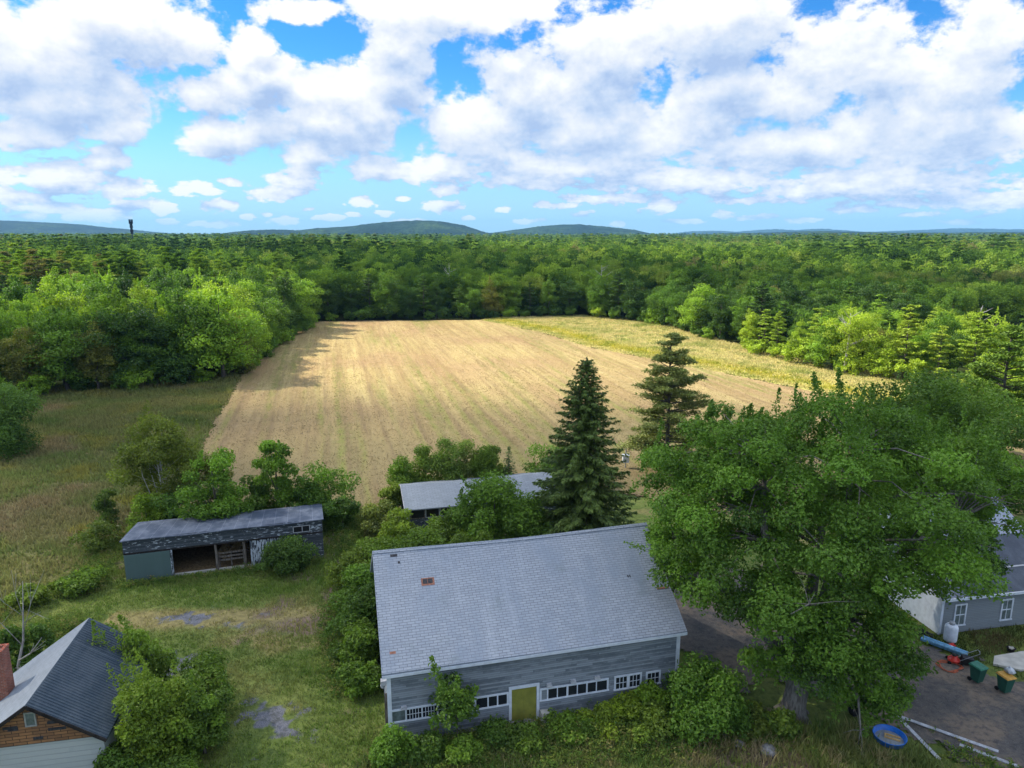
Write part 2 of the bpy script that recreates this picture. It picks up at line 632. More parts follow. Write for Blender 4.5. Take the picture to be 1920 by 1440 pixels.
def m_field(name):
    m, nt, out = new_mat(name)
    p = nt.pos()
    r = nt.node("ShaderNodeVectorRotate", rotation_type="Z_AXIS")
    nt.put(r.inputs["Vector"], p)
    r.inputs["Angle"].default_value = -ROW
    q = r.outputs[0]                      # x across the rows, y along them
    wob = nt.noise(nt.mapping(q, (0.03, 0.012, 1)), 1.0, 2)
    qx, qy, _ = nt.sep(q)
    qx = nt.math("ADD", qx, nt.math("MULTIPLY", wob, 3.0))
    q = nt.comb(qx, qy, 0.0)
    swath = nt.noise(nt.mapping(q, (0.34, 0.012, 1)), 1.0, 4, 0.6)
    thin = nt.noise(nt.mapping(q, (2.4, 0.10, 1)), 1.0, 4, 0.65)
    row = nt.math("SINE", nt.math("MULTIPLY", nt.math("MULTIPLY_ADD", nt.noise(nt.mapping(q, (0.12, 0.03, 1)), 1.0, 2), 9.0, qx), 2 * math.pi / 2.3))
    fine = nt.noise(nt.mapping(p, (3.2, 2.4, 1)), 1.0, 6, 0.72)
    clump = nt.noise(nt.mapping(q, (0.9, 0.35, 1)), 1.0, 5, 0.65)
    big = nt.noise(p, 0.028, 3, 0.5)
    base = nt.ramp(swath, [(0.28, (0.33, 0.23, 0.10)), (0.45, (0.41, 0.30, 0.13)), (0.62, (0.50, 0.385, 0.165)), (0.78, (0.45, 0.35, 0.135))])
    base = nt.mix(nt.mr(big, 0.42, 0.62, 0, 0.55), base, (0.36, 0.22, 0.12))
    # aftermath grass greening along the swaths
    grn = nt.noise(nt.mapping(q, (0.21, 0.016, 1), loc=(11, 3, 0)), 1.0, 5, 0.62)
    _, py, _ = nt.sep(p)
    gm = nt.math("MULTIPLY", nt.mr(grn, 0.50, 0.66), nt.mr(clump, 0.30, 0.62))
    base = nt.mix(nt.math("MULTIPLY", gm, 0.75), base, (0.235, 0.235, 0.065))
    # stubble between the windrows shows brown
    st = nt.math("MULTIPLY", nt.mr(nt.math("MULTIPLY_ADD", row, 0.05, thin), 0.46, 0.70), 0.42)
    base = nt.mix(st, base, (0.215, 0.14, 0.075))
    base = nt.mix(nt.mr(fine, 0.50, 0.72, 0, 0.55), base, (0.16, 0.105, 0.055))
    base = nt.mix(nt.mr(nt.noise(nt.mapping(q, (1.6, 0.5, 1), loc=(5, 5, 0)), 1.0, 5, 0.7), 0.55, 0.75, 0, 0.55), base, (0.56, 0.44, 0.27))
    near = nt.mr(nt.math("MULTIPLY_ADD", big, 30.0, py), 75, 145, 0.78, 0.0)   # the near end: more earth shows, and the clouds' shade is painted in
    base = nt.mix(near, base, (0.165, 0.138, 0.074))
    h = nt.math("ADD", fine, nt.math("MULTIPLY_ADD", row, 0.10, nt.math("MULTIPLY", thin, 0.5)))
    u2 = nt.math("MULTIPLY", qx, 2 * math.pi / 2.45)
    ln = nt.math("POWER", nt.math("MULTIPLY_ADD", nt.math("SINE", u2), 0.5, 0.5), 4.0)
    ln = nt.math("MULTIPLY", ln, nt.mr(nt.noise(nt.mapping(q, (0.25, 0.05, 1), loc=(2, 8, 0)), 1.0, 4, 0.6), 0.38, 0.60))
    base = nt.mix(nt.math("MULTIPLY", ln, nt.mr(py, 60, 150, 0.65, 0.22)), base, (0.19, 0.135, 0.075))
    gl = nt.math("POWER", nt.math("MULTIPLY_ADD", nt.math("SINE", nt.math("ADD", u2, 1.9)), 0.5, 0.5), 3.0)
    gl = nt.math("MULTIPLY", gl, nt.math("MULTIPLY", nt.mr(grn, 0.44, 0.60), nt.mr(clump, 0.25, 0.6)))
    base = nt.mix(nt.math("MULTIPLY", gl, nt.mr(py, 70, 180, 0.6, 0.22)), base, (0.20, 0.22, 0.05))
    principled(nt, out, base, 0.95, 0.05, nt.bump(h, 0.75, 0.22))
    return m


def m_meadow(name, cols, yellow):
    m, nt, out = new_mat(name)
    p = nt.pos()
    n1 = nt.noise(p, 0.09, 5, 0.6, 0.3)
    n2 = nt.noise(p, 1.5, 5, 0.7)
    n3 = nt.noise(nt.mapping(p, loc=(40, 7, 0)), 0.16, 4, 0.6)
    c = nt.ramp(n1, [(0.25, cols[0]), (0.45, cols[1]), (0.6, cols[2]), (0.78, cols[3])])
    c = nt.mix(nt.mr(n3, 0.58, 0.72, 0, 0.7), c, yellow)
    c = nt.mix(nt.mr(n2, 0.4, 0.7, 0, 0.45), c, tuple(x * 0.5 for x in cols[1]))
    principled(nt, out, c, 0.95, 0.05, nt.bump(n2, 0.8, 0.4))
    return m


def m_drive(name):
    m, nt, out = new_mat(name)
    p = nt.pos()
    n1 = nt.noise(nt.mapping(p, (1, 1, 1), rot=(0, 0, 0.6)), 0.35, 4, 0.6)
    n2 = nt.noise(p, 3.0, 6, 0.7)
    sp = nt.sep(nt.noise(p, 20.0, 3, 0.8, color=True))[0]
    c = nt.ramp(n1, [(0.3, (0.070, 0.068, 0.066)), (0.48, (0.125, 0.110, 0.095)), (0.60, (0.215, 0.165, 0.12)), (0.8, (0.15, 0.125, 0.10))])
    c = nt.mix(nt.mr(n2, 0.42, 0.7, 0, 0.7), c, (0.045, 0.045, 0.05))
    c = nt.mix(nt.mr(sp, 0.56, 0.72, 0, 0.7), c, (0.26, 0.26, 0.28))
    principled(nt, out, c, 0.9, 0.2, nt.bump(nt.math("ADD", n2, sp), 0.6, 0.06))
    return m


def m_clapboard(name, base, worn, pitch=0.115, worn_amt=0.6, light=(0.5, 0.52, 0.56), dark=(0.08, 0.09, 0.10)):
    m, nt, out = new_mat(name)
    o = nt.obj()
    x, y, z = nt.sep(o)
    h = nt.math("ADD", x, y)
    f = nt.math("FRACT", nt.math("DIVIDE", z, pitch))
    bi = nt.math("FLOOR", nt.math("DIVIDE", z, pitch))
    seg = nt.math("FLOOR", nt.math("MULTIPLY_ADD", h, 0.42, nt.math("MULTIPLY", bi, 0.37)))
    wn = nt.node("ShaderNodeTexWhiteNoise", noise_dimensions="2D")
    nt.put(wn.inputs["Vector"], nt.comb(seg, bi, 0))
    rnd = wn.outputs["Value"]
    streak = nt.noise(nt.comb(nt.math("MULTIPLY", h, 0.9), nt.math("MULTIPLY", bi, 0.31), 0), 1.3, 4, 0.65)
    big = nt.noise(nt.comb(nt.math("MULTIPLY", h, 0.35), z, 0), 0.9, 4, 0.6)
    wear = nt.mr(nt.math("ADD", nt.math("ADD", nt.math("MULTIPLY", rnd, 0.35), nt.math("MULTIPLY", streak, 0.6)), nt.math("MULTIPLY", big, 0.5)), 0.62, 0.92)
    c = nt.mix(nt.math("MULTIPLY", wear, worn_amt), base, worn)
    c = nt.mix(nt.mr(nt.noise(nt.comb(nt.math("MULTIPLY", h, 1.2), nt.math("MULTIPLY", bi, 0.77), 0), 2.1, 3, 0.6), 0.6, 0.75, 0, 0.4), c, light)
    c = nt.mix(nt.mr(f, 0.80, 0.98, 0, 0.75), c, dark)
    principled(nt, out, c, 0.85, 0.15, nt.bump(nt.math("SUBTRACT", 1.0, f), 0.7, 0.02))
    return m


def m_shingle(name, c1, c2, gap, bw, bh, slope, stain, var=0.5, rough=0.85, axis="x"):
    m, nt, out = new_mat(name)
    o = nt.obj()
    x, y, z = nt.sep(o)
    if axis == "x":
        uv = nt.comb(x, nt.math("MULTIPLY", z, slope), 0.0)
    else:
        uv = nt.comb(y, nt.math("MULTIPLY", z, slope), 0.0)
    br = nt.node("ShaderNodeTexBrick")
    nt.put(br.inputs["Vector"], uv)
    nt.put(br.inputs["Color1"], c1)
    nt.put(br.inputs["Color2"], c2)
    nt.put(br.inputs["Mortar"], gap)
    br.inputs["Scale"].default_value = 1.0
    br.inputs["Mortar Size"].default_value = 0.016
    br.inputs["Mortar Smooth"].default_value = 0.3
    br.inputs["Bias"].default_value = 0.0
    br.inputs["Brick Width"].default_value = bw
    br.inputs["Row Height"].default_value = bh
    n1 = nt.noise(nt.mapping(uv, (0.5, 0.22, 1)), 1.0, 5, 0.6)
    n2 = nt.noise(uv, 5.0, 4, 0.7)
    c = nt.mix(nt.mr(n1, 0.42, 0.72, 0, var), br.outputs["Color"], stain)
    c = nt.mix(nt.mr(n2, 0.45, 0.75, 0, 0.35), c, tuple(a * 0.6 for a in c1))
    n3 = nt.noise(nt.mapping(uv, (1.6, 0.16, 1), loc=(3, 9, 0)), 1.0, 4, 0.65)
    c = nt.mix(nt.mr(n3, 0.50, 0.75, 0, 0.20), c, tuple(min(1, a * 1.35) for a in c2))
    n4 = nt.noise(nt.mapping(uv, loc=(7, 2, 0)), 0.55, 5, 0.68)
    c = nt.mix(nt.mr(n4, 0.56, 0.74, 0, 0.5), c, (c1[0] * 0.62, c1[1] * 0.66, c1[2] * 0.60))
    hgt = nt.math("SUBTRACT", 1.0, br.outputs["Fac"])
    principled(nt, out, c, rough, 0.35, nt.bump(hgt, 0.5, 0.02))
    return m


def m_peel(name, pitch=0.14, vertical=False, amt=0.5):
    """dark weathered boards with the last of the white paint flaking off"""
    m, nt, out = new_mat(name)
    o = nt.obj()
    x, y, z = nt.sep(o)
    h = nt.math("ADD", x, y)
    a, b = (z, h) if vertical else (h, z)
    bi = nt.math("FLOOR", nt.math("DIVIDE", b, pitch))
    f = nt.math("FRACT", nt.math("DIVIDE", b, pitch))
    fl = nt.noise(nt.comb(nt.math("MULTIPLY", a, 1.3), nt.math("MULTIPLY", b, 6.0), 0), 1.6, 5, 0.62)
    big = nt.noise(nt.comb(nt.math("MULTIPLY", a, 0.35), nt.math("MULTIPLY", b, 0.6), 0), 1.5, 3)
    mk = nt.mr(nt.math("MULTIPLY_ADD", big, 0.3, fl), 0.78 - 0.12 * amt, 0.84 - 0.12 * amt)
    wn = nt.node("ShaderNodeTexWhiteNoise", noise_dimensions="1D")
    nt.put(wn.inputs["W"], bi)
    base = nt.mix(wn.outputs["Value"], (0.045, 0.055, 0.065), (0.10, 0.115, 0.13))
    base = nt.mix(nt.mr(fl, 0.4, 0.6), base, (0.06, 0.07, 0.08))
    c = nt.mix(mk, base, (0.50, 0.55, 0.60))
    c = nt.mix(nt.mr(f, 0.86, 0.98, 0, 0.8), c, (0.02, 0.02, 0.025))
    principled(nt, out, c, 0.9, 0.15, nt.bump(nt.math("ADD", mk, nt.math("SUBTRACT", 1.0, f)), 0.5, 0.015))
    return m


def m_rollroof(name, c1, c2, seam=0.95, axis="x"):
    m, nt, out = new_mat(name)
    o = nt.obj()
    x, y, z = nt.sep(o)
    a = x if axis == "x" else y
    f = nt.math("FRACT", nt.math("DIVIDE", a, seam))
    n1 = nt.noise(nt.mapping(o, (0.8, 0.35, 1)), 1.1, 6, 0.68)
    n2 = nt.noise(o, 7.0, 4, 0.7)
    c = nt.mix(nt.mr(n1, 0.38, 0.64), c1, c2)
    c = nt.mix(nt.mr(n2, 0.5, 0.75, 0, 0.4), c, tuple(t * 0.55 for t in c1))
    sm = nt.math("SUBTRACT", 1.0, nt.mr(f, 0.0, 0.04))
    c = nt.mix(nt.math("MULTIPLY", sm, 0.35), c, (0.5, 0.52, 0.6))
    principled(nt, out, c, 0.7, 0.35, nt.bump(nt.math("ADD", n2, sm), 0.3, 0.02))
    return m


def m_glass(name, col=(0.012, 0.014, 0.017)):
    m, nt, out = new_mat(name)
    n = nt.noise(nt.obj(), 2.0, 2)
    principled(nt, out, nt.mix(n, col, tuple(c * 2.2 for c in col)), 0.08, 0.5)
    return m


def m_brick(name):
    m, nt, out = new_mat(name)
    o = nt.obj()
    x, y, z = nt.sep(o)
    br = nt.node("ShaderNodeTexBrick")
    nt.put(br.inputs["Vector"], nt.comb(nt.math("ADD", x, y), z, 0))
    nt.put(br.inputs["Color1"], (0.36, 0.10, 0.055))
    nt.put(br.inputs["Color2"], (0.22, 0.065, 0.04))
    nt.put(br.inputs["Mortar"], (0.30, 0.24, 0.20))
    br.inputs["Scale"].default_value = 1.0
    br.inputs["Brick Width"].default_value = 0.21
    br.inputs["Row Height"].default_value = 0.075
    br.inputs["Mortar Size"].default_value = 0.01
    n = nt.noise(o, 3.0, 4)
    c = nt.mix(nt.mr(n, 0.4, 0.7, 0, 0.5), br.outputs["Color"], (0.16, 0.06, 0.045))
    principled(nt, out, c, 0.9, 0.15, nt.bump(nt.math("SUBTRACT", 1.0, br.outputs["Fac"]), 0.5, 0.01))
    return m


def m_hill(name):
    m, nt, out = new_mat(name)
    p = nt.pos()
    n1 = nt.noise(p, 0.004, 4, 0.6)
    n2 = nt.noise(nt.mapping(p, (1, 0.5, 2.0)), 0.055, 5, 0.7)
    c = nt.ramp(n1, [(0.3, (0.008, 0.026, 0.024)), (0.5, (0.018, 0.046, 0.032)), (0.68, (0.050, 0.095, 0.036))])  # distant haze partly painted in as bluer, darker greens
    c = nt.mix(nt.mr(n2, 0.42, 0.62, 0, 0.85), c, (0.008, 0.022, 0.018))
    principled(nt, out, c, 0.95, 0.05, nt.bump(n2, 1.0, 12.0))
    return m


M = dict(
    leaf=m_leaf("leaf"), needle=m_leaf("needle", 0.12), farleaf=m_forest_leaf("far_leaf"), blade=m_blade("grass_blade"),
    bark=m_bark("bark"), maple_bark=m_bark("maple_bark", (0.22, 0.205, 0.185), (0.10, 0.09, 0.08)), birch=m_bark("birch_bark", (0.62, 0.60, 0.55), (0.35, 0.33, 0.30)),
    dead=m_bark("dead_wood", (0.42, 0.40, 0.38), (0.22, 0.20, 0.19)),
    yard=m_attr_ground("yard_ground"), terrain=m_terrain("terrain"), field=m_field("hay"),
    meadow=m_meadow("meadow", [(0.12, 0.14, 0.045), (0.19, 0.165, 0.07), (0.16, 0.175, 0.06), (0.23, 0.175, 0.09)], (0.27, 0.25, 0.07)),
    goldenrod=m_meadow("goldenrod", [(0.36, 0.36, 0.09), (0.55, 0.46, 0.17), (0.46, 0.43, 0.11), (0.60, 0.47, 0.20)], (0.56, 0.49, 0.05)),
    drive=m_drive("gravel_drive"),
    barn_wall=m_clapboard("grey_clapboard", (0.25, 0.28, 0.31), (0.105, 0.125, 0.145), 0.115, 0.85, (0.40, 0.44, 0.49), (0.06, 0.07, 0.08)),
    barn_roof=m_shingle("grey_shingle", (0.250, 0.280, 0.325), (0.300, 0.332, 0.378), (0.13, 0.15, 0.185), 0.40, 0.14, 1.735, (0.19, 0.23, 0.29), 0.7),
    white=m_plain("white_paint", (0.60, 0.64, 0.70), 0.55, 0.3, 0.10, 3.0),
    glass=m_glass("dark_glass"), hazeglass=m_plain("dusty_glass", (0.12, 0.15, 0.15), 0.25, 0.5, 0.4, 2.5),
    black=m_plain("black_paint", (0.012, 0.012, 0.013), 0.5, 0.3, 0.2), olive=m_plain("olive_paint", (0.235, 0.235, 0.045), 0.7, 0.2, 0.18, 1.6),
    stone=m_plain("field_stone", (0.22, 0.21, 0.20), 0.9, 0.2, 0.4, 5.0, bump=0.6), concrete=m_plain("concrete", (0.44, 0.42, 0.37), 0.85, 0.2, 0.15, 2.0),
    red_shingle=m_plain("red_underlay", (0.25, 0.12, 0.085), 0.9, 0.1, 0.3, 9.0), under=m_plain("dark_boarding", (0.045, 0.045, 0.05), 0.9, 0.1, 0.4, 8.0),
    peel=m_peel("flaking_paint"), peelv=m_peel("flaking_upright_boards", 0.16, True, 1.25),
    shed_roof=m_rollroof("blue_grey_roofing", (0.050, 0.066, 0.098), (0.125, 0.145, 0.185)),
    shed2_roof=m_shingle("pale_worn_shingle", (0.21, 0.235, 0.265), (0.25, 0.28, 0.31), (0.13, 0.145, 0.165), 0.5, 0.17, 3.3, (0.165, 0.19, 0.215), 0.7),
    green_door=m_clapboard("grey_green_board", (0.105, 0.158, 0.152), (0.08, 0.125, 0.12), 50.0, 0.5, (0.15, 0.2, 0.2), (0.1, 0.14, 0.14)),
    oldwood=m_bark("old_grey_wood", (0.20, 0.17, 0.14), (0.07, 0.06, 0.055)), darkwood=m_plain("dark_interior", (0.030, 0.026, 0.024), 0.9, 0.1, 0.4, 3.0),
    hay=m_plain("old_hay", (0.13, 0.095, 0.05), 0.95, 0.05, 0.4, 7.0, bump=0.6),
    house_roof=m_rollroof("dark_ribbed_roof", (0.035, 0.055, 0.075), (0.065, 0.085, 0.105), 0.14, "y"),
    house_roof_lit=m_shingle("sunlit_shingle", (0.20, 0.222, 0.248), (0.235, 0.258, 0.285), (0.15, 0.165, 0.185), 0.5, 0.17, 1.75, (0.26, 0.29, 0.32), 0.5, axis="y"),  # left slope: sun glare painted in as a lighter tone
    brown=m_shingle("brown_shingle", (0.36, 0.175, 0.075), (0.20, 0.10, 0.05), (0.03, 0.02, 0.015), 0.55, 0.15, 1.0, (0.085, 0.05, 0.03), 0.8),
    pale_wall=m_clapboard("pale_fibre_siding", (0.40, 0.42, 0.40), (0.33, 0.36, 0.35), 0.26, 0.5, (0.46, 0.48, 0.46), (0.30, 0.31, 0.31)),
    brick=m_brick("chimney_brick"), grey_siding=m_clapboard("grey_siding", (0.215, 0.24, 0.255), (0.185, 0.205, 0.22), 0.12, 0.5, (0.24, 0.265, 0.28), (0.12, 0.135, 0.15)),
    dark_roof=m_rollroof("dark_house_roof", (0.045, 0.055, 0.075), (0.07, 0.085, 0.11), 60.0), light_roof=m_rollroof("light_metal_roof", (0.27, 0.30, 0.36), (0.34, 0.37, 0.43), 0.5),
    bin_green=m_plain("bin_green", (0.016, 0.085, 0.058), 0.45, 0.4, 0.12), bin_lid=m_plain("bin_lid_green", (0.03, 0.16, 0.10), 0.5, 0.3, 0.25), yellow=m_plain("bin_lid_yellow", (0.50, 0.27, 0.05), 0.55, 0.3, 0.25),
    pool_blue=m_plain("pool_blue", (0.012, 0.15, 0.58), 0.4, 0.5, 0.15), pool_in=m_plain("pool_floor", (0.28, 0.31, 0.33), 0.5, 0.3, 0.15), wood_new=m_plain("new_wood", (0.55, 0.36, 0.15), 0.7, 0.2, 0.15),
    red=m_plain("red_paint", (0.55, 0.035, 0.022), 0.4, 0.4, 0.15), blue_tube=m_plain("blue_plastic", (0.13, 0.30, 0.46), 0.6, 0.3, 0.3), orange=m_plain("orange_hose", (0.40, 0.10, 0.045), 0.6, 0.3, 0.15),
    tire=m_plain("tyre_rubber", (0.012, 0.012, 0.013), 0.85, 0.2, 0.3), metal=m_plain("grey_metal", (0.35, 0.36, 0.38), 0.45, 0.5, 0.15, metal=0.4), bag=m_plain("clear_bag", (0.55, 0.57, 0.60), 0.3, 0.5, 0.2), board=m_plain("pale_board", (0.40, 0.41, 0.43), 0.75, 0.2, 0.25, 3.0),
    tower=m_plain("dark_steel", (0.020, 0.024, 0.030), 0.7, 0.2, 0.2, 1.0), hill=m_hill("wooded_hill"), rust=m_plain("rust_brown_roof", (0.20, 0.085, 0.05), 0.8, 0.2, 0.2),
)


# ------------------------------------------------------------------ the land
FIELD = [(-15.5, 60.5), (-31, 62), (-37.6, 83), (-47.5, 121), (-68, 201), (-40, 205), (-9, 207), (8, 180), (16.7, 157.5), (27, 143), (35, 131.8), (43, 120), (50, 109), (58, 95), (66, 80), (70, 62), (40, 60), (24, 58), (10, 66)]
STRIP = [(-9, 207), (-4, 213), (22, 218), (44, 200), (50, 165), (60, 136), (74, 116), (95, 105), (110, 80), (90, 62), (70, 62), (66, 80), (58, 95), (50, 109), (43, 120), (35, 131.8), (27, 143), (16.7, 157.5), (8, 180)]
MEADOW = [(-31, 62), (-37.6, 83), (-47.5, 121), (-50, 126), (-79, 113), (-130, 98), (-130, 30), (-60, 30), (-36, 34), (-33, 46), (-31, 54)]
DRIVE = [(9.5, 50), (15, 54), (20, 46), (23.5, 42.0), (25.5, 39.8), (27.2, 38.2), (28.2, 36.8), (30, 34.8), (34, 32), (40, 27), (40, 20), (30, 22), (26, 25.5), (21.6, 29.8), (19.8, 33), (15, 37), (11.5, 35), (10.3, 40)]
GRAVEL = [[(-14.3, 33.9), (-12.6, 34.4), (-11.2, 33.4), (-11.0, 31.5), (-12.2, 31.3), (-13.6, 32.6)], [(-23.5, 43.2), (-20.5, 43.9), (-19.3, 43.4), (-20.6, 42.2), (-22.8, 41.9)], [(-18.4, 43.3), (-16.6, 43.2), (-16.9, 42.6), (-18.3, 42.5)],
          [(-20.8, 38.6), (-19, 38.7), (-18.6, 37.2), (-20, 36.8)]]
CLEARING = [(96, 138), (128, 142), (152, 190), (120, 186), (104, 166)]
OPEN = [(-140, 15), (-135, 93), (-79, 106.5), (-50, 119.5), (-53, 160), (-57, 206), (-6, 211), (20, 216), (40, 199), (46, 165), (55, 134), (69, 114), (84, 110), (96, 118), (112, 118), (140, 100), (140, 15)]


def sheet(name, poly, step, z, mat, ragged=0.5, rscale=0.5, seed=3):
    xs = [p[0] for p in poly]
    ys = [p[1] for p in poly]
    X = np.arange(min(xs) - 2, max(xs) + 2, step)
    Y = np.arange(min(ys) - 2, max(ys) + 2, step)
    gx, gy = np.meshgrid(X, Y)
    cx = gx[:-1, :-1] + step / 2
    cy = gy[:-1, :-1] + step / 2
    d = sdf(cx, cy, poly) + (fbm(cx * rscale, cy * rscale, seed) - 0.5) * 4 * ragged
    keep = d > 0
    n = len(X)
    i, j = np.nonzero(keep)
    F = np.stack([i * n + j, i * n + j + 1, (i + 1) * n + j + 1, (i + 1) * n + j], -1)
    used = np.unique(F)
    remap = np.zeros(gx.size, np.int64)
    remap[used] = np.arange(len(used))
    V = np.stack([gx.ravel(), gy.ravel(), np.full(gx.size, z)], -1)[used]
    V[:, 2] += 0
    return link(name, np_mesh(name, V, remap[F], mat, smooth=True))


def build_land():
    # far terrain: one sheet to the horizon
    mb = MB()
    R = 15000
    xs = [-R, -4000, -1200, -400, 0, 400, 1200, 4000, R]
    ys = [-2000, -300, 60, 200, 400, 900, 2000, 6000, R]
    vs = [(x, y, -0.25) for y in ys for x in xs]
    fs = [(j * 9 + i, j * 9 + i + 1, (j + 1) * 9 + i + 1, (j + 1) * 9 + i) for j in range(8) for i in range(8)]
    mb.add(vs, fs)
    tag(mb.build("ground", M["terrain"]), kind="structure")
    # the yard round the buildings
    st = 0.3
    X = np.arange(-75, 80, st)
    Y = np.arange(12, 130, st)
    gx, gy = np.meshgrid(X, Y)
    x, y = gx.ravel(), gy.ravel()
    n1 = fbm(x * 0.25, y * 0.4, 5)
    n2 = fbm(x * 0.9, y * 0.9, 9)
    straw = np.clip((n1 - 0.52) * 3.0, 0, 1) * 0.6
    band = np.exp(-((y - 43.2 - 0.06 * (x + 16)) / 1.5) ** 2) * (x > -27) * (x < -9)
    straw = np.maximum(straw, band * (0.55 + n2 * 0.8))
    band2 = np.exp(-((y - 40.2) / 2.2) ** 2) * np.exp(-((x + 15) / 6) ** 2)
    straw = np.maximum(straw, band2 * n2 * 1.3)
    front = np.clip((29.8 - y + (n2 - 0.5) * 3) / 1.5, 0, 1) * (x > -10)
    straw = np.maximum(straw, front * (0.4 + n2 * 0.9))
    dirt = np.clip((fbm(x * 0.3, y * 0.3, 21) - 0.62) * 4, 0, 1)
    track = np.exp(-((x + 13.2 + 0.22 * (y - 50)) / 1.3) ** 2) * (y > 44) * (y < 60)
    dirt = np.maximum(dirt, track * n2 * 1.5)
    worn = np.exp(-((y - 42.2 - 0.10 * (x + 12)) / 1.4) ** 2) * np.exp(-((x + 12) / 5.5) ** 2)
    dirt = np.maximum(dirt, worn * (0.5 + n2))
    dirt = np.maximum(dirt, np.exp(-((x - 12.5) / 2.2) ** 2 - ((y - 46) / 7) ** 2) * 0.9)
    dirt = np.maximum(dirt, np.exp(-((x - 13.0) / 3.0) ** 2 - ((y - 33) / 1.6) ** 2) * 0.8 * n2 * 1.6)
    gravel = np.zeros_like(x)
    for g in GRAVEL:
        gravel = np.maximum(gravel, np.clip(sdf(x, y, g) * 0.5 + 0.42 + (fbm(x * 1.6, y * 1.6, 35) - 0.5) * 2.4, 0, 0.92))
    gravel = np.maximum(gravel, np.clip(sdf(x, y, DRIVE) * 0.5 + 0.2 + (n2 - 0.5) * 1.6, 0, 1) * 0.8)
    col = np.stack([straw, dirt, gravel], -1)
    z = (fbm(x * 0.5, y * 0.5, 31) - 0.5) * 0.12 - 0.05
    V = np.stack([x, y, z], -1)
    n = len(X)
    ii, jj = np.meshgrid(np.arange(len(Y) - 1), np.arange(n - 1), indexing="ij")
    ii, jj = ii.ravel(), jj.ravel()
    F = np.stack([ii * n + jj, ii * n + jj + 1, (ii + 1) * n + jj + 1, (ii + 1) * n + jj], -1)
    tag(link("lawn", np_mesh("lawn", V, F, M["yard"], col=col, smooth=True)), kind="structure")
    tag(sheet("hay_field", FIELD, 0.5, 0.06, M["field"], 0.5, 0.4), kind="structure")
    tag(sheet("meadow", MEADOW, 0.5, 0.045, M["meadow"], 0.9, 0.3, 7), kind="structure")
    tag(sheet("roadside_meadow", STRIP, 0.6, 0.075, M["goldenrod"], 0.4, 0.4, 8), kind="structure")
    tag(sheet("driveway", DRIVE, 0.25, 0.03, M["drive"], 0.9, 0.6, 11), kind="structure")
    tag(sheet("clearing", CLEARING, 1.0, 0.05, M["goldenrod"], 2, 0.2, 12), kind="structure")
    # concrete slab path at the right house
    mb = MB()
    pts = [(28.4, 37.6), (29.0, 38.4), (31.5, 39.0), (36, 39.2), (36, 38.0), (31.6, 37.4), (29.6, 37.0)]
    k = len(pts)
    mb.add([(a, b, 0.0) for a, b in pts] + [(a, b, 0.12) for a, b in pts], [tuple(range(k, 2 * k))] + [(i, (i + 1) % k, k + (i + 1) % k, k + i) for i in range(k)])
    tag(mb.build("path", M["concrete"]), kind="structure")
    mb = MB()
    pts = [(30.3, 35.6), (33, 36.4), (33, 35.3), (30.8, 34.9)]
    k = len(pts)
    mb.add([(a, b, 0.0) for a, b in pts] + [(a, b, 0.11) for a, b in pts], [tuple(range(k, 2 * k))] + [(i, (i + 1) % k, k + (i + 1) % k, k + i) for i in range(k)])
    tag(mb.build("path", M["concrete"]), kind="structure")


build_land()


def blades(name, x, y, h, w, col, seed, z=0.0, lean=0.35, per=4, spread=0.25, kind="stuff"):
    """tufts of narrow grass blades: one mesh of many triangles"""
    r = np.random.default_rng(seed)
    n = len(x)
    x = np.repeat(x, per) + r.normal(0, spread, n * per)
    y = np.repeat(y, per) + r.normal(0, spread, n * per)
    h = np.repeat(h, per) * r.uniform(0.6, 1.25, n * per)
    w = np.repeat(w, per) if hasattr(w, "__len__") else np.full(n * per, w)
    c = np.repeat(col, per, 0) * r.uniform(0.72, 1.28, (n * per, 1))
    a = r.uniform(0, 2 * np.pi, n * per)
    la = r.uniform(0, 2 * np.pi, n * per)
    ll = r.uniform(0, lean, n * per) * h
    V = np.zeros((n * per, 3, 3), np.float32)
    V[:, 0] = np.stack([x - np.cos(a) * w, y - np.sin(a) * w, np.full_like(x, z)], -1)
    V[:, 1] = np.stack([x + np.cos(a) * w, y + np.sin(a) * w, np.full_like(x, z)], -1)
    V[:, 2] = np.stack([x + np.cos(la) * ll, y + np.sin(la) * ll, z + h], -1)
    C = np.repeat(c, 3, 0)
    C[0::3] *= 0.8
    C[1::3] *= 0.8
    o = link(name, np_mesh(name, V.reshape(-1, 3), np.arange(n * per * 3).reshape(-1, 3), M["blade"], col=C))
    return tag(o, kind=kind)


def scatter(poly, dens, seed):
    r = np.random.default_rng(seed)
    xs = [p[0] for p in poly]
    ys = [p[1] for p in poly]
    n = int((max(xs) - min(xs)) * (max(ys) - min(ys)) * dens)
    x = r.uniform(min(xs), max(xs), n)
    y = r.uniform(min(ys), max(ys), n)
    k = in_poly(x, y, poly) & (np.abs(x) < 0.80 * y + 6)
    return x[k], y[k]


def lerp(a, b, t):
    return np.asarray(a) + (np.asarray(b) - np.asarray(a)) * np.asarray(t)[:, None]


def pal(t, stops):
    t = np.clip(t, 0, 1)
    p = [s[0] for s in stops]
    return np.stack([np.interp(t, p, [s[1][i] for s in stops]) for i in range(3)], -1)


def clear_of(x, y, boxes):
    k = np.ones(len(x), bool)
    for (ox, oy, a, x0, x1, y0, y1) in boxes:
        dx, dy = x - ox, y - oy
        u = dx * math.cos(a) + dy * math.sin(a)
        v = -dx * math.sin(a) + dy * math.cos(a)
        k &= ~((u > x0) & (u < x1) & (v > y0) & (v < y1))
    return k


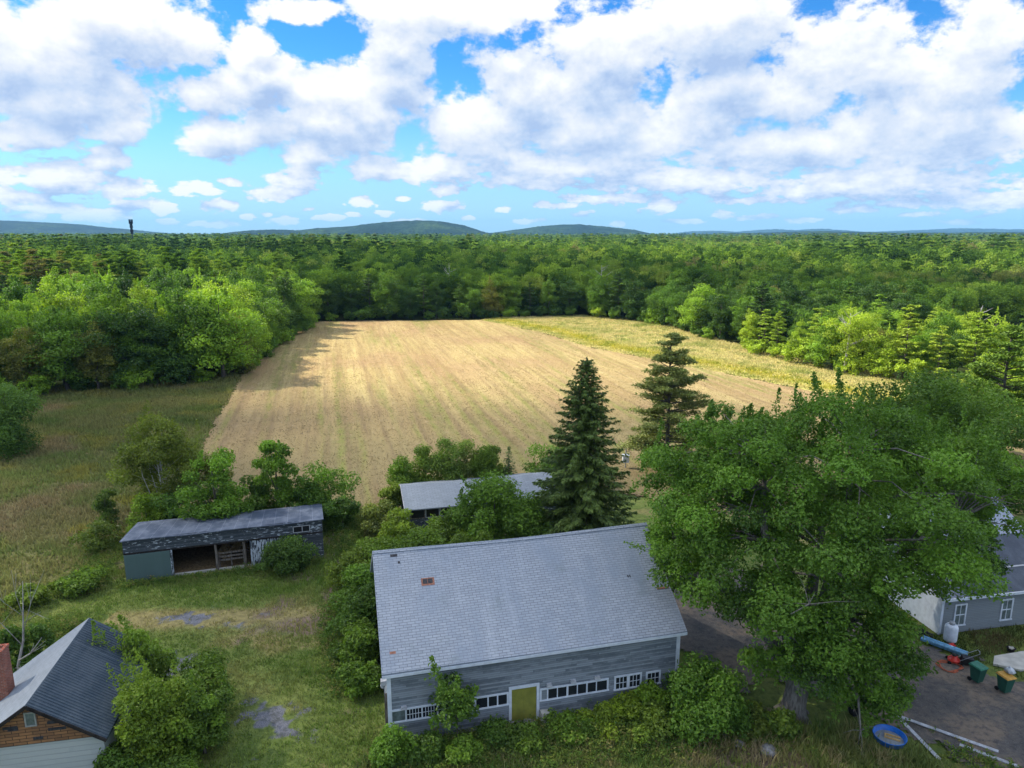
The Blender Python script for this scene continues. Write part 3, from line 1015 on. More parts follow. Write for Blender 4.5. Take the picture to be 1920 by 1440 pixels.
FOOT = [(-6.122, 31.074, 0.243, -0.1, 15.8, -0.1, 10.7), (-28.2, 47.89, 0.29, -0.1, 14.1, -0.3, 5.7), (-9.3, 56.6, 0.245, 0, 14, 0, 6), (-20.97, 27.06, 0.19, -3, 3, 0, 7.3), (27.1, 40.9, 0.19, -0.2, 14, -0.2, 13)]


def build_grass():
    # tall mixed meadow on the left
    x, y = scatter(MEADOW, 9.0, 1)
    k = clear_of(x, y, FOOT)
    x, y = x[k], y[k]
    n1 = fbm(x * 0.09, y * 0.12, 41)
    n2 = fbm(x * 0.22 + 9, y * 0.3, 43)
    c = pal((n1 - 0.25) * 2.0, [(0, (0.15, 0.22, 0.05)), (0.35, (0.30, 0.29, 0.10)), (0.6, (0.22, 0.28, 0.075)), (1, (0.37, 0.29, 0.14))])
    c = lerp(c, (0.36, 0.33, 0.07), np.clip((n2 - 0.6) * 5, 0, 0.8))
    far = np.clip((y - 60) / 60, 0, 1)
    c = lerp(c, (0.24, 0.22, 0.08), far * 0.35)
    h = 0.28 + 0.38 * fbm(x * 0.3, y * 0.3, 47)
    blades("meadow_grass", x, y, h, 0.045 + 0.0008 * y, c, 2, lean=0.9, per=4, spread=0.3)
    # strip of goldenrod and tall grass on the right of the hay field
    x, y = scatter(STRIP, 6.0, 3)
    d = seg_dist(x, y, [(-9, 207), (8, 180), (16.7, 157.5), (27, 143), (35, 131.8), (43, 120), (50, 109), (58, 95), (66, 80)], False)
    n1 = fbm(x * 0.15, y * 0.15, 51)
    n2 = fbm(x * 0.5, y * 0.5, 53)
    c = pal(n1, [(0.2, (0.56, 0.51, 0.19)), (0.5, (0.72, 0.61, 0.28)), (0.8, (0.46, 0.48, 0.14))])
    gold = np.exp(-((d - 5) / 3.5) ** 2) * (0.4 + n2)
    c = lerp(c, (0.56, 0.50, 0.05), np.clip(gold, 0, 1))
    c = lerp(c, (0.22, 0.30, 0.06), np.clip((n2 - 0.52) * 4, 0, 0.65))
    blades("goldenrod", x, y, 0.22 + 0.4 * n1, 0.12, c, 4, lean=0.9, per=3, spread=0.4)
    # rough lawn between the sheds, the house and the barn
    yard = [(-36, 24), (-36, 47), (-30, 50), (-14, 62), (-9, 62), (-6.5, 45), (-4.5, 34), (-4.5, 29), (24, 29.5), (22, 20), (-20, 20)]
    x, y = scatter(yard, 30.0, 5)
    k = clear_of(x, y, FOOT)
    k &= ~(sdf(x, y, DRIVE) > -0.5) & (np.hypot(x - 19.0, y - 31.3) > 1.05) & (seg_dist(x, y, [(20.3, 33.3), (20.7, 29.9)], False) > 0.45)
    thin = np.zeros(len(x))
    for g in GRAVEL:
        thin = np.maximum(thin, np.clip(sdf(x, y, g) * 0.7 + 0.6 + (fbm(x * 1.1, y * 1.1, 33) - 0.5) * 2.6, 0, 0.96))
    k &= np.random.default_rng(61).uniform(0, 1, len(x)) > thin
    band = np.exp(-((y - 43.0 - 0.06 * (x + 16)) / 1.6) ** 2) * (x > -27) * (x < -9)
    r = np.random.default_rng(6)
    k &= r.uniform(0, 1, len(x)) > band * 0.7
    x, y, band = x[k], y[k], band[k]
    n1 = fbm(x * 0.25, y * 0.4, 5)
    n2 = fbm(x * 0.9, y * 0.9, 9)
    c = pal(n2, [(0.2, (0.145, 0.245, 0.044)), (0.5, (0.215, 0.305, 0.06)), (0.8, (0.285, 0.345, 0.085))])
    c = lerp(c, (0.50, 0.42, 0.17), np.clip((n1 - 0.55) * 2.6 + band * 1.2, 0, 0.8))
    h = 0.10 + 0.22 * np.clip(fbm(x * 0.35, y * 0.35, 61) - 0.25, 0, 1)
    edge = np.clip((y - 44.5) / 3, 0, 1)
    h = h * (1 + 0.7 * edge)
    blades("lawn_grass", x, y, h, 0.035, c, 7, z=-0.02, lean=0.8, per=4, spread=0.14)
    # tall dry grass along the near side of the barn
    near = [(-10, 22), (-7, 30.5), (0, 30.6), (9, 31.5), (16, 32.5), (20.5, 31.5), (21, 27), (18, 22)]
    x, y = scatter(near, 26.0, 8)
    k = (sdf(x, y, DRIVE) < -0.3) & clear_of(x, y, FOOT) & (np.hypot(x - 19.0, y - 31.3) > 1.05) & (seg_dist(x, y, [(20.3, 33.3), (20.7, 29.9)], False) > 0.45)
    x, y = x[k], y[k]
    n1 = fbm(x * 0.5, y * 0.5, 71)
    c = pal(n1, [(0.25, (0.13, 0.21, 0.045)), (0.48, (0.22, 0.25, 0.075)), (0.66, (0.38, 0.31, 0.15)), (0.82, (0.46, 0.37, 0.20))])
    low = np.clip((30.2 - y - 0.06 * np.abs(x - 6)) / 1.4, 0, 1)      # shorter and greener toward the camera
    c = lerp(c, (0.15, 0.23, 0.05), low * 0.75)
    blades("tall_grass", x, y, (0.22 + 0.55 * fbm(x * 0.6, y * 0.6, 73)) * (1 - 0.55 * low), 0.035, c, 9, lean=0.9, per=4, spread=0.18)
    # grass by the right house
    yr = [(25.5, 40.2), (27, 40.8), (36, 42.3), (38, 36), (30.2, 35.4), (28.2, 37.4)]
    x, y = scatter(yr, 30.0, 10)
    k = (sdf(x, y, [(28.4, 37.6), (29.0, 38.4), (31.5, 39.0), (36, 39.2), (36, 38.0), (31.6, 37.4), (29.6, 37.0)]) < -0.3) & (sdf(x, y, [(30.3, 35.6), (33, 36.4), (33, 35.3), (30.8, 34.9)]) < -0.3)
    x, y = x[k], y[k]
    n1 = fbm(x * 0.4, y * 0.4, 81)
    c = pal(n1, [(0.25, (0.05, 0.09, 0.02)), (0.55, (0.10, 0.13, 0.035)), (0.8, (0.19, 0.15, 0.07))])
    blades("lawn_grass", x, y, 0.10 + 0.2 * n1, 0.03, c, 11, lean=0.7, per=4, spread=0.14)
    # raked straw over the hay field
    x, y = scatter(FIELD, 5.0, 12)
    u = x * math.cos(ROW) + y * math.sin(ROW)
    v = -x * math.sin(ROW) + y * math.cos(ROW)
    ridge = 0.5 + 0.5 * np.sin(u * 2 * np.pi / 2.6 + 7 * fbm(u * 0.12, v * 0.03, 91))
    k = np.random.default_rng(13).uniform(0, 1, len(x)) < 0.55 + 0.3 * ridge * np.clip((fbm(x * 0.03, y * 0.03, 92) - 0.3) * 2.5, 0, 1)
    x, y, u, v = x[k], y[k], u[k], v[k]
    n1 = fbm(u * 0.25, v * 0.03, 95)
    n2 = fbm(u * 0.6, v * 0.2, 97)
    c = pal(n2, [(0.2, (0.36, 0.262, 0.115)), (0.5, (0.505, 0.395, 0.165)), (0.8, (0.625, 0.515, 0.25))])
    c = lerp(c, (0.31, 0.31, 0.08), np.clip((n1 - 0.52) * 6, 0, 0.85))
    c = lerp(c, (0.66, 0.51, 0.22), np.clip((fbm(u * 0.12 + 5, v * 0.012, 96) - 0.5) * 5, 0, 0.7))
    bp = np.clip((fbm(x * 0.045 + 3, y * 0.03, 87) - 0.52) * 5, 0, 1) * np.clip((fbm(x * 0.5, y * 0.5, 88) - 0.3) * 2.5, 0, 1)
    c = lerp(c, np.array([0.27, 0.19, 0.095]), bp * 0.6)
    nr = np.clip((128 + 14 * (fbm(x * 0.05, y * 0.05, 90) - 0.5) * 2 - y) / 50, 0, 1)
    c = lerp(c, np.array([0.165, 0.142, 0.074]), nr * (0.55 + 0.3 * np.clip((fbm(x * 0.06, y * 0.05, 89) - 0.35) * 3, 0, 1)))  # near end: more earth, with the clouds' shade painted in too
    dk = np.clip((fbm(u * 0.35, v * 0.02, 99) - 0.42) * 5, 0, 1) * np.clip((fbm(u * 1.1, v * 0.5, 98) - 0.3) * 3, 0, 1)
    c = lerp(c, (0.22, 0.16, 0.085), dk * (0.35 + 0.5 * np.clip((115 - y) / 35, 0, 1)))
    rw = np.clip(0.5 + 0.5 * np.sin(u * 2 * np.pi / 2.45 + 0.8 * fbm(u * 0.1, v * 0.02, 93)), 0, 1) ** 3
    c = lerp(c, (0.20, 0.145, 0.08), np.clip(rw * np.clip((140 - y) / 45, 0.15, 1.0) * (0.15 + 1.2 * np.clip(fbm(u * 0.25, v * 0.05, 94) - 0.25, 0, 1)), 0, 0.75))
    blades("cut_hay", x, y, np.full(len(x), 0.10), 0.055, c, 14, z=0.05, lean=3.0, per=3, spread=0.35)


build_grass()


# ------------------------------------------------------------------ buildings
def build_barn():
    root = empty("barn", "large grey clapboard barn with a long pale shingled roof and olive double door", "barn", (-6.122, 31.074, 0), 0.243)
    L, W, he, hr, ov, oe, t = 15.67, 10.54, 4.15, 7.80, 0.26, 0.32, 0.13
    sl = (hr - he) / (W / 2)
    mb = MB()
    prof = [(0, -0.9), (W, -0.9), (W, he), (W / 2, hr), (0, he)]
    # front wall has its door opening left out
    dx0, dx1, dz1 = 6.28, 7.62, 1.95
    mb.add([(0, 0, -0.9), (dx0, 0, -0.9), (dx0, 0, he), (0, 0, he)], [(0, 1, 2, 3)])
    mb.add([(dx1, 0, -0.9), (L, 0, -0.9), (L, 0, he), (dx1, 0, he)], [(0, 1, 2, 3)])
    mb.add([(dx0, 0, dz1), (dx1, 0, dz1), (dx1, 0, he), (dx0, 0, he)], [(0, 1, 2, 3)])
    mb.add([(dx0, 0, -0.9), (dx1, 0, -0.9), (dx1, 0, 0.02), (dx0, 0, 0.02)], [(0, 1, 2, 3)])
    mb.add([(L, W, -0.9), (0, W, -0.9), (0, W, he), (L, W, he)], [(0, 1, 2, 3)])
    for x in (0, L):
        mb.add([(x, a, b) for a, b in prof], [(0, 1, 2, 3, 4)])
    mb.build("wall", M["barn_wall"], root)
    mb = MB()
    mb.box(0.05, L - 0.05, -0.06, -0.003, -0.95, 0.0)
    mb.build("foundation", M["stone"], root)
    # roof: two thick slopes, slightly sagging along the ridge
    n = 24
    vs = []
    for i in range(n + 1):
        u = i / n
        x = -ov + (L + 2 * ov) * u
        sag = -0.10 * math.sin(math.pi * u) + 0.02 * math.sin(9 * u)
        wv = 0.03 * math.sin(5.2 * u + 1)
        pts = [(-oe, he - oe * sl + wv), (W / 4, he + (hr - he) / 2 + sag * 0.5 - 0.02), (W / 2, hr + sag), (W * 0.75, he + (hr - he) / 2 + sag * 0.5), (W + oe, he - oe * sl)]
        vs += [(x, y, z + t) for y, z in pts] + [(x, y, z + 0.004) for y, z in pts]
    fs = []
    for i in range(n):
        a, b = i * 10, (i + 1) * 10
        for j in range(4):
            fs.append((a + j, b + j, b + j + 1, a + j + 1))
            fs.append((a + 5 + j + 1, b + 5 + j + 1, b + 5 + j, a + 5 + j))
        fs.append((a + 5, b + 5, b, a))
        fs.append((a + 4, b + 4, b + 9, a + 9))
    for a in (0, n * 10):
        for j in range(4):
            fs.append((a + j, a + j + 1, a + 5 + j + 1, a + 5 + j))
    mb = MB()
    mb.add(vs, fs)
    roof = mb.build("roof", M["barn_roof"], root)
    # ridge boards and worn patches
    sag = lambda x: -0.10 * math.sin(math.pi * (x + ov) / (L + 2 * ov)) + 0.02 * math.sin(9 * (x + ov) / (L + 2 * ov))
    mb = MB()
    for i in range(12):
        x0 = -ov + (L + 2 * ov) * i / 12
        x1 = -ov + (L + 2 * ov) * (i + 1) / 12
        for s in (-1, 1):
            mb.beam((x0, W / 2 + s * 0.075, hr + sag(x0) + t + 0.005 - 0.03), (x1, W / 2 + s * 0.075, hr + sag(x1) + t + 0.005 - 0.03), 0.17, 0.03, 0, up=(0, s * sl, 1))
    mb.build("ridge_cap", M["barn_roof"], roof)
    D = np.array([0, 1, sl]) / math.hypot(1, sl)
    N = np.array([0, -sl, 1]) / math.hypot(1, sl)

    def patch(u0, u1, w0, w1, mat, name, lift=0.02):
        mb = MB()
        def zz(x, w):
            u = (x + ov) / (L + 2 * ov)
            k = w / (W / 4) if w < W / 4 else 2 - w / (W / 4)
            s = sag(x)
            base = he + sl * w + (s * 0.5 - 0.02) * (w / (W / 4)) if w < W / 4 else he + sl * w + (s * 0.5 - 0.02) + (s * 0.5 + 0.02) * (w - W / 4) / (W / 4)
            return base + t + lift
        P = [(u0, w0, zz(u0, w0)), (u1, w0, zz(u1, w0)), (u1, w1, zz(u1, w1)), (u0, w1, zz(u0, w1))]
        mb.add(P + [(a, b, c - 0.03) for a, b, c in P], [(0, 1, 2, 3), (0, 4, 5, 1), (1, 5, 6, 2), (2, 6, 7, 3), (3, 7, 4, 0)])
        return mb.build(name, mat, roof)
    patch(2.17, 2.88, 3.34, 3.70, M["red_shingle"], "worn_patch", 0.012)
    patch(2.26, 2.50, 3.42, 3.64, M["under"], "missing_shingle", 0.024)
    patch(2.53, 2.78, 3.42, 3.64, M["under"], "missing_shingle", 0.024)
    patch(0.68, 1.06, 4.90, 5.02, M["under"], "missing_shingle")
    patch(1.05, 1.17, 4.54, 4.64, M["under"], "missing_shingle")
    patch(0.2, 0.5, 0.46, 0.57, M["red_shingle"], "worn_patch")
    patch(13.65, 13.72, 2.56, 2.67, M["under"], "missing_shingle")
    patch(13.77, 13.83, 2.56, 2.67, M["under"], "missing_shingle")
    patch(15.1, 15.8, 1.78, 1.86, M["red_shingle"], "worn_patch")
    # trim
    for name, x0, x1 in (("corner_board", -0.03, 0.17), ("corner_board", L - 0.17, L + 0.03)):
        mb = MB()
        mb.box(x0, x1, -0.035, 0.02, -0.9, he - 0.16)
        mb.build(name, M["white"], root)
    mb = MB()
    mb.box(-0.03, L + 0.03, -0.04, 0.01, he - 0.158, he - 0.01)
    mb.build("frieze_board", M["white"], root)
    mb = MB()
    mb.box(-ov, L + ov, -oe - 0.03, -oe - 0.002, he - oe * sl - 0.09, he - oe * sl + 0.06)
    mb.build("fascia", M["white"], root)
    # door
    fr = MB()
    fr.box(6.13, 6.28, -0.06, 0.03, 0.0, 2.10)
    fr.box(7.62, 7.77, -0.06, 0.03, 0.0, 2.10)
    fr.box(6.282, 7.618, -0.055, 0.03, 1.95, 2.10)
    d = empty("double_door", None, None)
    d.parent = root
    fl = fr.build("door_frame", M["white"], d)
    for x0, x1 in ((6.285, 6.945), (6.955, 7.615)):
        mb = MB()
        mb.box(x0, x1, 0.02, 0.07, 0.03, 1.945)
        for k in range(6):
            mb.box(x0 + 0.012 + k * 0.108, x0 + 0.108 + k * 0.108, 0.008, 0.0195, 0.05, 1.93)
        o = mb.build("door_leaf", M["olive"], d)
    mb = MB()
    mb.box(6.285, 7.615, -0.10, 0.0195, -0.06, 0.02)
    mb.build("threshold", M["oldwood"], d)

    def frame(name, x0, x1, z0, z1, w=0.09, dep=0.05):
        mb = MB()
        mb.box(x0, x1, -dep, 0.005, z1 - w, z1)
        mb.box(x0 - 0.03, x1 + 0.03, -dep - 0.03, 0.005, z0, z0 + w * 0.8)
        mb.box(x0, x0 + w, -dep + 0.002, 0.005, z0 + w * 0.8, z1 - w)
        mb.box(x1 - w, x1, -dep + 0.002, 0.005, z0 + w * 0.8, z1 - w)
        return mb.build(name, M["white"], root)

    def pane(x0, x1, z0, z1, par, mat="glass", name="pane"):
        mb = MB()
        mb.box(x0, x1, -0.018, -0.004, z0, z1)
        return mb.build(name, M[mat], par)

    def muntin(x0, x1, z0, z1, nx, nz, par, w=0.028):
        mb = MB()
        for i in range(1, nx):
            x = x0 + (x1 - x0) * i / nx
            mb.box(x - w / 2, x + w / 2, -0.034, -0.0185, z0, z1)
        for i in range(1, nz):
            z = z0 + (z1 - z0) * i / nz
            mb.box(x0, x1, -0.031, -0.0187, z - w / 2, z + w / 2)
        return mb.build("muntin", M["white"], par)

    def post(x, z0, z1, par, w=0.07):
        mb = MB()
        mb.box(x - w / 2, x + w / 2, -0.045, 0.004, z0, z1)
        return mb.build("mullion", M["white"], par)
    # ribbon of windows left of the door
    f1 = frame("window", 0.08, 4.02, 1.10, 1.84)
    pane(0.19, 0.81, 1.19, 1.74, f1, "hazeglass")
    for a, b in ((0.90, 1.62), (1.69, 2.40), (2.47, 3.0), (3.08, 3.62)):
        pane(a, b, 1.18, 1.74, f1)
        muntin(a, b, 1.18, 1.74, 5 if b < 2.45 else 3, 2, f1)
    for x in (0.855, 1.655, 2.435, 3.04, 3.76):
        post(x, 1.175, 1.75, f1)
    f2 = frame("window", 4.03, 6.12, 1.10, 1.84)
    mb = MB()
    mb.box(4.12, 4.42, -0.04, -0.004, 1.175, 1.75)
    mb.build("blank_panel", M["white"], f2)
    for a, b in ((4.42, 5.0), (5.07, 5.5), (5.57, 6.02)):
        pane(a, b, 1.18, 1.745, f2)
    post(5.035, 1.175, 1.75, f2)
    post(5.535, 1.175, 1.75, f2)
    f3 = frame("window", 7.80, 11.62, 1.0, 1.74)
    mb = MB()
    mb.box(7.89, 8.18, -0.03, -0.004, 1.075, 1.65)
    mb.build("blank_panel", M["grey_siding"], f3)
    for a, b in ((8.26, 8.73), (8.78, 9.25), (9.37, 9.83), (9.89, 10.35), (10.44, 10.9), (10.96, 11.52)):
        pane(a, b, 1.075, 1.65, f3)
    for x, w in ((8.22, 0.07), (8.755, 0.05), (9.31, 0.10), (9.86, 0.05), (10.395, 0.08), (10.93, 0.05)):
        post(x, 1.075, 1.65, f3, w)
    f4 = frame("window", 11.95, 13.53, 0.92, 1.78)
    for a, b in ((12.06, 12.66), (12.84, 13.42)):
        pane(a, b, 1.0, 1.68, f4)
        muntin(a, b, 1.0, 1.68, 3, 2, f4)
    post(12.75, 1.0, 1.685, f4, 0.16)
    f5 = frame("window", 13.78, 14.64, 0.92, 1.74)
    pane(13.88, 14.54, 1.0, 1.64, f5)
    muntin(13.88, 14.54, 1.0, 1.64, 3, 2, f5)
    for x in (0.76, 8.29, 9.61, 10.95):
        mb = MB()
        mb.box(x - 0.15, x + 0.15, -0.20, -0.002, 1.86, 1.90)
        mb.box(x - 0.13, x + 0.13, -0.16, -0.002, 1.90, 1.99)
        mb.build("window_hood", M["board"], root)
    mb = MB()
    mb.beam((15.10, -0.03, 1.64), (15.33, -0.03, 1.29), 0.04, 0.03)
    mb.build("batten", M["white"], root)
    # weathered boards nailed on the left gable
    for k in range(3):
        mb = MB()
        mb.beam((-0.04, 0.5 + k * 0.35, 0.1), (-0.04, 0.6 + k * 0.3, 2.4 - 0.4 * k), 0.04, 0.16, 0, up=(1, 0, 0))
        mb.build("loose_board", M["oldwood"], root)
    mb = MB()
    mb.box(-0.30, -0.002, 0.35, 0.62, 3.0, 3.25)
    mb.lathe([(0.02, 0), (0.12, -0.02), (0.10, -0.16), (0.03, -0.2)], 10, (-0.2, 0.48, 3.0))
    mb.build("wall_lamp", M["board"], root)
    return root


def build_shed():
    root = empty("open_shed", "long low open shed with flaking white paint, blue grey roof and green sliding door", "shed", (-28.2, 47.89, 0), 0.29)
    L, W, hf, hb = 14.0, 5.6, 3.24, 2.3
    zf = 2.16
    # upper front band, sloping a little out of true, hung over the bays
    mb = MB()
    mb.add([(0, -0.02, zf), (L, -0.02, zf), (L, -0.02, hf - 0.03), (0, -0.02, hf - 0.03), (0, 0.10, zf), (L, 0.10, zf), (L, 0.10, hf - 0.04), (0, 0.10, hf - 0.04)],
           [(0, 1, 2, 3), (5, 4, 7, 6), (0, 4, 5, 1), (0, 3, 7, 4), (1, 5, 6, 2)])
    fr = mb.build("front_band", M["peel"], root)
    mb = MB()
    mb.box(0, L, -0.045, -0.021, zf - 0.06, zf + 0.05)
    mb.build("drip_board", M["darkwood"], fr)
    # closed bay at the right end
    mb = MB()
    mb.box(11.35, L, 0.0, 0.1, 0, zf - 0.065)
    mb.build("wall", M["peel"], root)
    mb = MB()
    mb.box(8.62, 11.345, 0.01, 0.09, 0, zf - 0.065)
    mb.build("board_wall", M["peelv"], root)
    # side and back walls
    for x0, x1 in ((0.0, 0.1), (L - 0.1, L)):
        mb = MB()
        mb.add([(x0, 0.102, 0), (x1, 0.102, 0), (x1, W - 0.102, 0), (x0, W - 0.102, 0), (x0, 0.102, hf - 0.06), (x1, 0.102, hf - 0.06), (x1, W - 0.102, hb - 0.04), (x0, W - 0.102, hb - 0.04)],
               [(0, 3, 2, 1), (4, 5, 6, 7), (0, 1, 5, 4), (1, 2, 6, 5), (2, 3, 7, 6), (3, 0, 4, 7)])
        mb.build("side_wall", M["peel"], root)
    mb = MB()
    mb.box(0, L, W - 0.1, W, 0, hb - 0.05)
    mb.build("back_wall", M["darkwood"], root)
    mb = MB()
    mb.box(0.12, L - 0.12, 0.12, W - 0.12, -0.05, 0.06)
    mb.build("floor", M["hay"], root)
    mb = MB()
    n = 14
    rng = random.Random(5)
    vs = []
    for i in range(n + 1):
        x = -0.12 + (L + 0.24) * i / n
        s = -0.10 * math.sin(math.pi * i / n) + rng.uniform(-0.02, 0.02)
        vs += [(x, -0.22, hf + 0.01 + 0.03 * math.sin(i)), (x, W / 2, (hf + hb) / 2 + s + 0.03), (x, W + 0.2, hb + s * 0.6), (x, -0.22, hf - 0.06 + 0.03 * math.sin(i)), (x, W / 2, (hf + hb) / 2 + s - 0.05), (x, W + 0.2, hb - 0.07 + s * 0.6)]
    fs = []
    for i in range(n):
        a, b = i * 6, (i + 1) * 6
        fs += [(a, b, b + 1, a + 1), (a + 1, b + 1, b + 2, a + 2), (a + 3, a + 4, b + 4, b + 3), (a + 4, a + 5, b + 5, b + 4), (a + 3, b + 3, b, a), (a + 2, b + 2, b + 5, a + 5)]
    fs += [(0, 1, 4, 3), (1, 2, 5, 4), (n * 6, n * 6 + 3, n * 6 + 4, n * 6 + 1), (n * 6 + 1, n * 6 + 4, n * 6 + 5, n * 6 + 2)]
    mb.add(vs, fs)
    mb.build("roof", M["shed_roof"], root)
    # sliding door
    mb = MB()
    mb.box(0.02, 3.06, -0.14, -0.07, -0.06, 2.09)
    for k in range(15):
        mb.box(0.04 + k * 0.2, 0.052 + k * 0.2, -0.150, -0.1405, -0.05, 2.08)
    dr = mb.build("sliding_door", M["green_door"], root)
    mb = MB()
    mb.box(3.065, 3.22, -0.10, 0.02, 0, 2.09)
    mb.build("door_post", M["peelv"], root)
    for x in (6.2, 8.2):
        mb = MB()
        mb.tube([(x, 0.0, -0.1), (x + 0.02, 0.02, 1.1), (x - 0.03, 0.04, 2.1)], [0.11, 0.10, 0.09], 8)
        mb.build("post", M["oldwood"], root)
    mb = MB()
    mb.box(3.2, 8.6, -0.02, 0.22, -0.1, 0.10)
    mb.build("sill_beam", M["concrete"], root)
    f = MB()
    x0, x1, z0, z1 = 11.8, 13.08, 2.32, 2.86
    f.box(x0, x1, -0.06, -0.022, z1 - 0.05, z1)
    f.box(x0, x1, -0.06, -0.022, z0, z0 + 0.05)
    for x in (x0 + 0.03, 12.49, x1 - 0.03):
        f.box(x - 0.03, x + 0.03, -0.058, -0.022, z0 + 0.05, z1 - 0.05)
    w = f.build("window", M["board"], root)
    for a, b in ((x0 + 0.06, 12.46), (12.52, x1 - 0.06)):
        mb = MB()
        mb.box(a, b, -0.04, -0.023, z0 + 0.05, z1 - 0.05)
        mb.build("pane", M["black"], w)
    # the rail fence closing the middle bay
    fr = empty("rail_gate", "weathered wooden rail gate across the middle bay of the open shed", "gate")
    c, s = math.cos(0.29), math.sin(0.29)
    fr.location = (-28.2 + 6.3 * c - 0.25 * s, 47.89 + 6.3 * s + 0.25 * c, 0.06)
    fr.rotation_euler = (0, 0, 0.29)
    for z in (0.62, 0.90, 1.18):
        mb = MB()
        mb.beam((0.02, 0, z), (1.82, 0, z + 0.03), 0.05, 0.13)
        mb.build("rail", M["oldwood"], fr)
    for x in (0.06, 0.9, 1.78):
        mb = MB()
        mb.box(x - 0.05, x + 0.05, 0.03, 0.10, 0, 1.28)
        mb.build("upright", M["oldwood"], fr)
    # loose hay heaped behind the gate
    rng = random.Random(8)
    mb = MB()
    for k in range(60):
        a, b = rng.uniform(0, 6.28), rng.random() ** 0.5
        x, y = 1.0 + 1.2 * b * math.cos(a), 2.0 + 0.9 * b * math.sin(a)
        z = 1.15 * (1 - b * b) + 0.06
        mb.tube([(x - 0.4, y, z - 0.12), (x, y + 0.1, z + 0.08), (x + 0.4, y, z - 0.14)], [0.05, 0.24, 0.05], 6)
    hp = mb.build("hay_heap", M["hay"])
    hp.location = fr.location
    hp.rotation_euler = (0, 0, 0.29)
    tag(hp, "brown heap of loose hay behind the rail gate in the open shed", "hay heap")
    return root


def build_shed2():
    root = empty("long_shed", "narrow grey shed with pale worn shingle roof and dark open windows, behind the barn", "shed", (-9.0, 56.9, 0), 0.25)
    L, W, he, hr = 13.6, 6.0, 2.05, 3.0
    mb = MB()
    prof = [(0, 0), (W, 0), (W, he), (W / 2, hr - 0.05), (0, he)]
    mb.add([(0, 0, 0), (L, 0, 0), (L, 0, he), (0, 0, he)], [(0, 1, 2, 3)])
    mb.add([(L, W, 0), (0, W, 0), (0, W, he), (L, W, he)], [(0, 1, 2, 3)])
    for x in (0, L):
        mb.add([(x, a, b) for a, b in prof], [(0, 1, 2, 3, 4)])
    mb.build("wall", M["peel"], root)
    sl = (hr - he) / (W / 2)
    n = 12
    vs, fs = [], []
    for i in range(n + 1):
        x = -0.12 + (L + 0.24) * i / n
        s = -0.10 * math.sin(math.pi * i / n)
        pts = [(-0.35, he - 0.35 * sl + s * 0.3), (W / 2, hr + s), (W + 0.3, he - 0.3 * sl)]
        vs += [(x, y, z + 0.10) for y, z in pts] + [(x, y, z + 0.005) for y, z in pts]
    for i in range(n):
        a, b = i * 6, (i + 1) * 6
        fs += [(a, b, b + 1, a + 1), (a + 1, b + 1, b + 2, a + 2), (a + 3, a + 4, b + 4, b + 3), (a + 4, a + 5, b + 5, b + 4), (a + 3, b + 3, b, a), (a + 2, b + 2, b + 5, a + 5)]
    fs += [(0, 1, 4, 3), (1, 2, 5, 4), (n * 6, n * 6 + 3, n * 6 + 4, n * 6 + 1), (n * 6 + 1, n * 6 + 4, n * 6 + 5, n * 6 + 2)]
    mb = MB()
    mb.add(vs, fs)
    rf = mb.build("roof", M["shed2_roof"], root)
    mb = MB()
    mb.box(-0.03, 0.12, -0.03, 0.02, 0, he - 0.12)
    mb.build("corner_board", M["white"], root)
    for s in (-1, 1):
        mb = MB()
        y = -0.33 if s < 0 else W + 0.28
        z = he - 0.33 * sl
        mb.beam((-0.155, y, z + 0.03), (-0.155, W / 2, hr + 0.03), 0.04, 0.15)
        mb.build("rake_board", M["board"], rf)
    x = 0.35
    k = 0
    while x < L - 1.2:
        f = MB()
        f.box(x, x + 1.22, -0.05, -0.003, 1.05, 1.11)
        f.box(x, x + 1.22, -0.05, -0.003, 1.83, 1.88)
        f.box(x, x + 0.06, -0.048, -0.003, 1.11, 1.83)
        f.box(x + 1.16, x + 1.22, -0.048, -0.003, 1.11, 1.83)
        w = f.build("window", M["board"] if k % 3 else M["oldwood"], root)
        mb = MB()
        mb.box(x + 0.06, x + 1.16, -0.02, -0.004, 1.11, 1.83)
        mb.build("pane", M["black"], w)
        x += 1.28
        k += 1
    return root


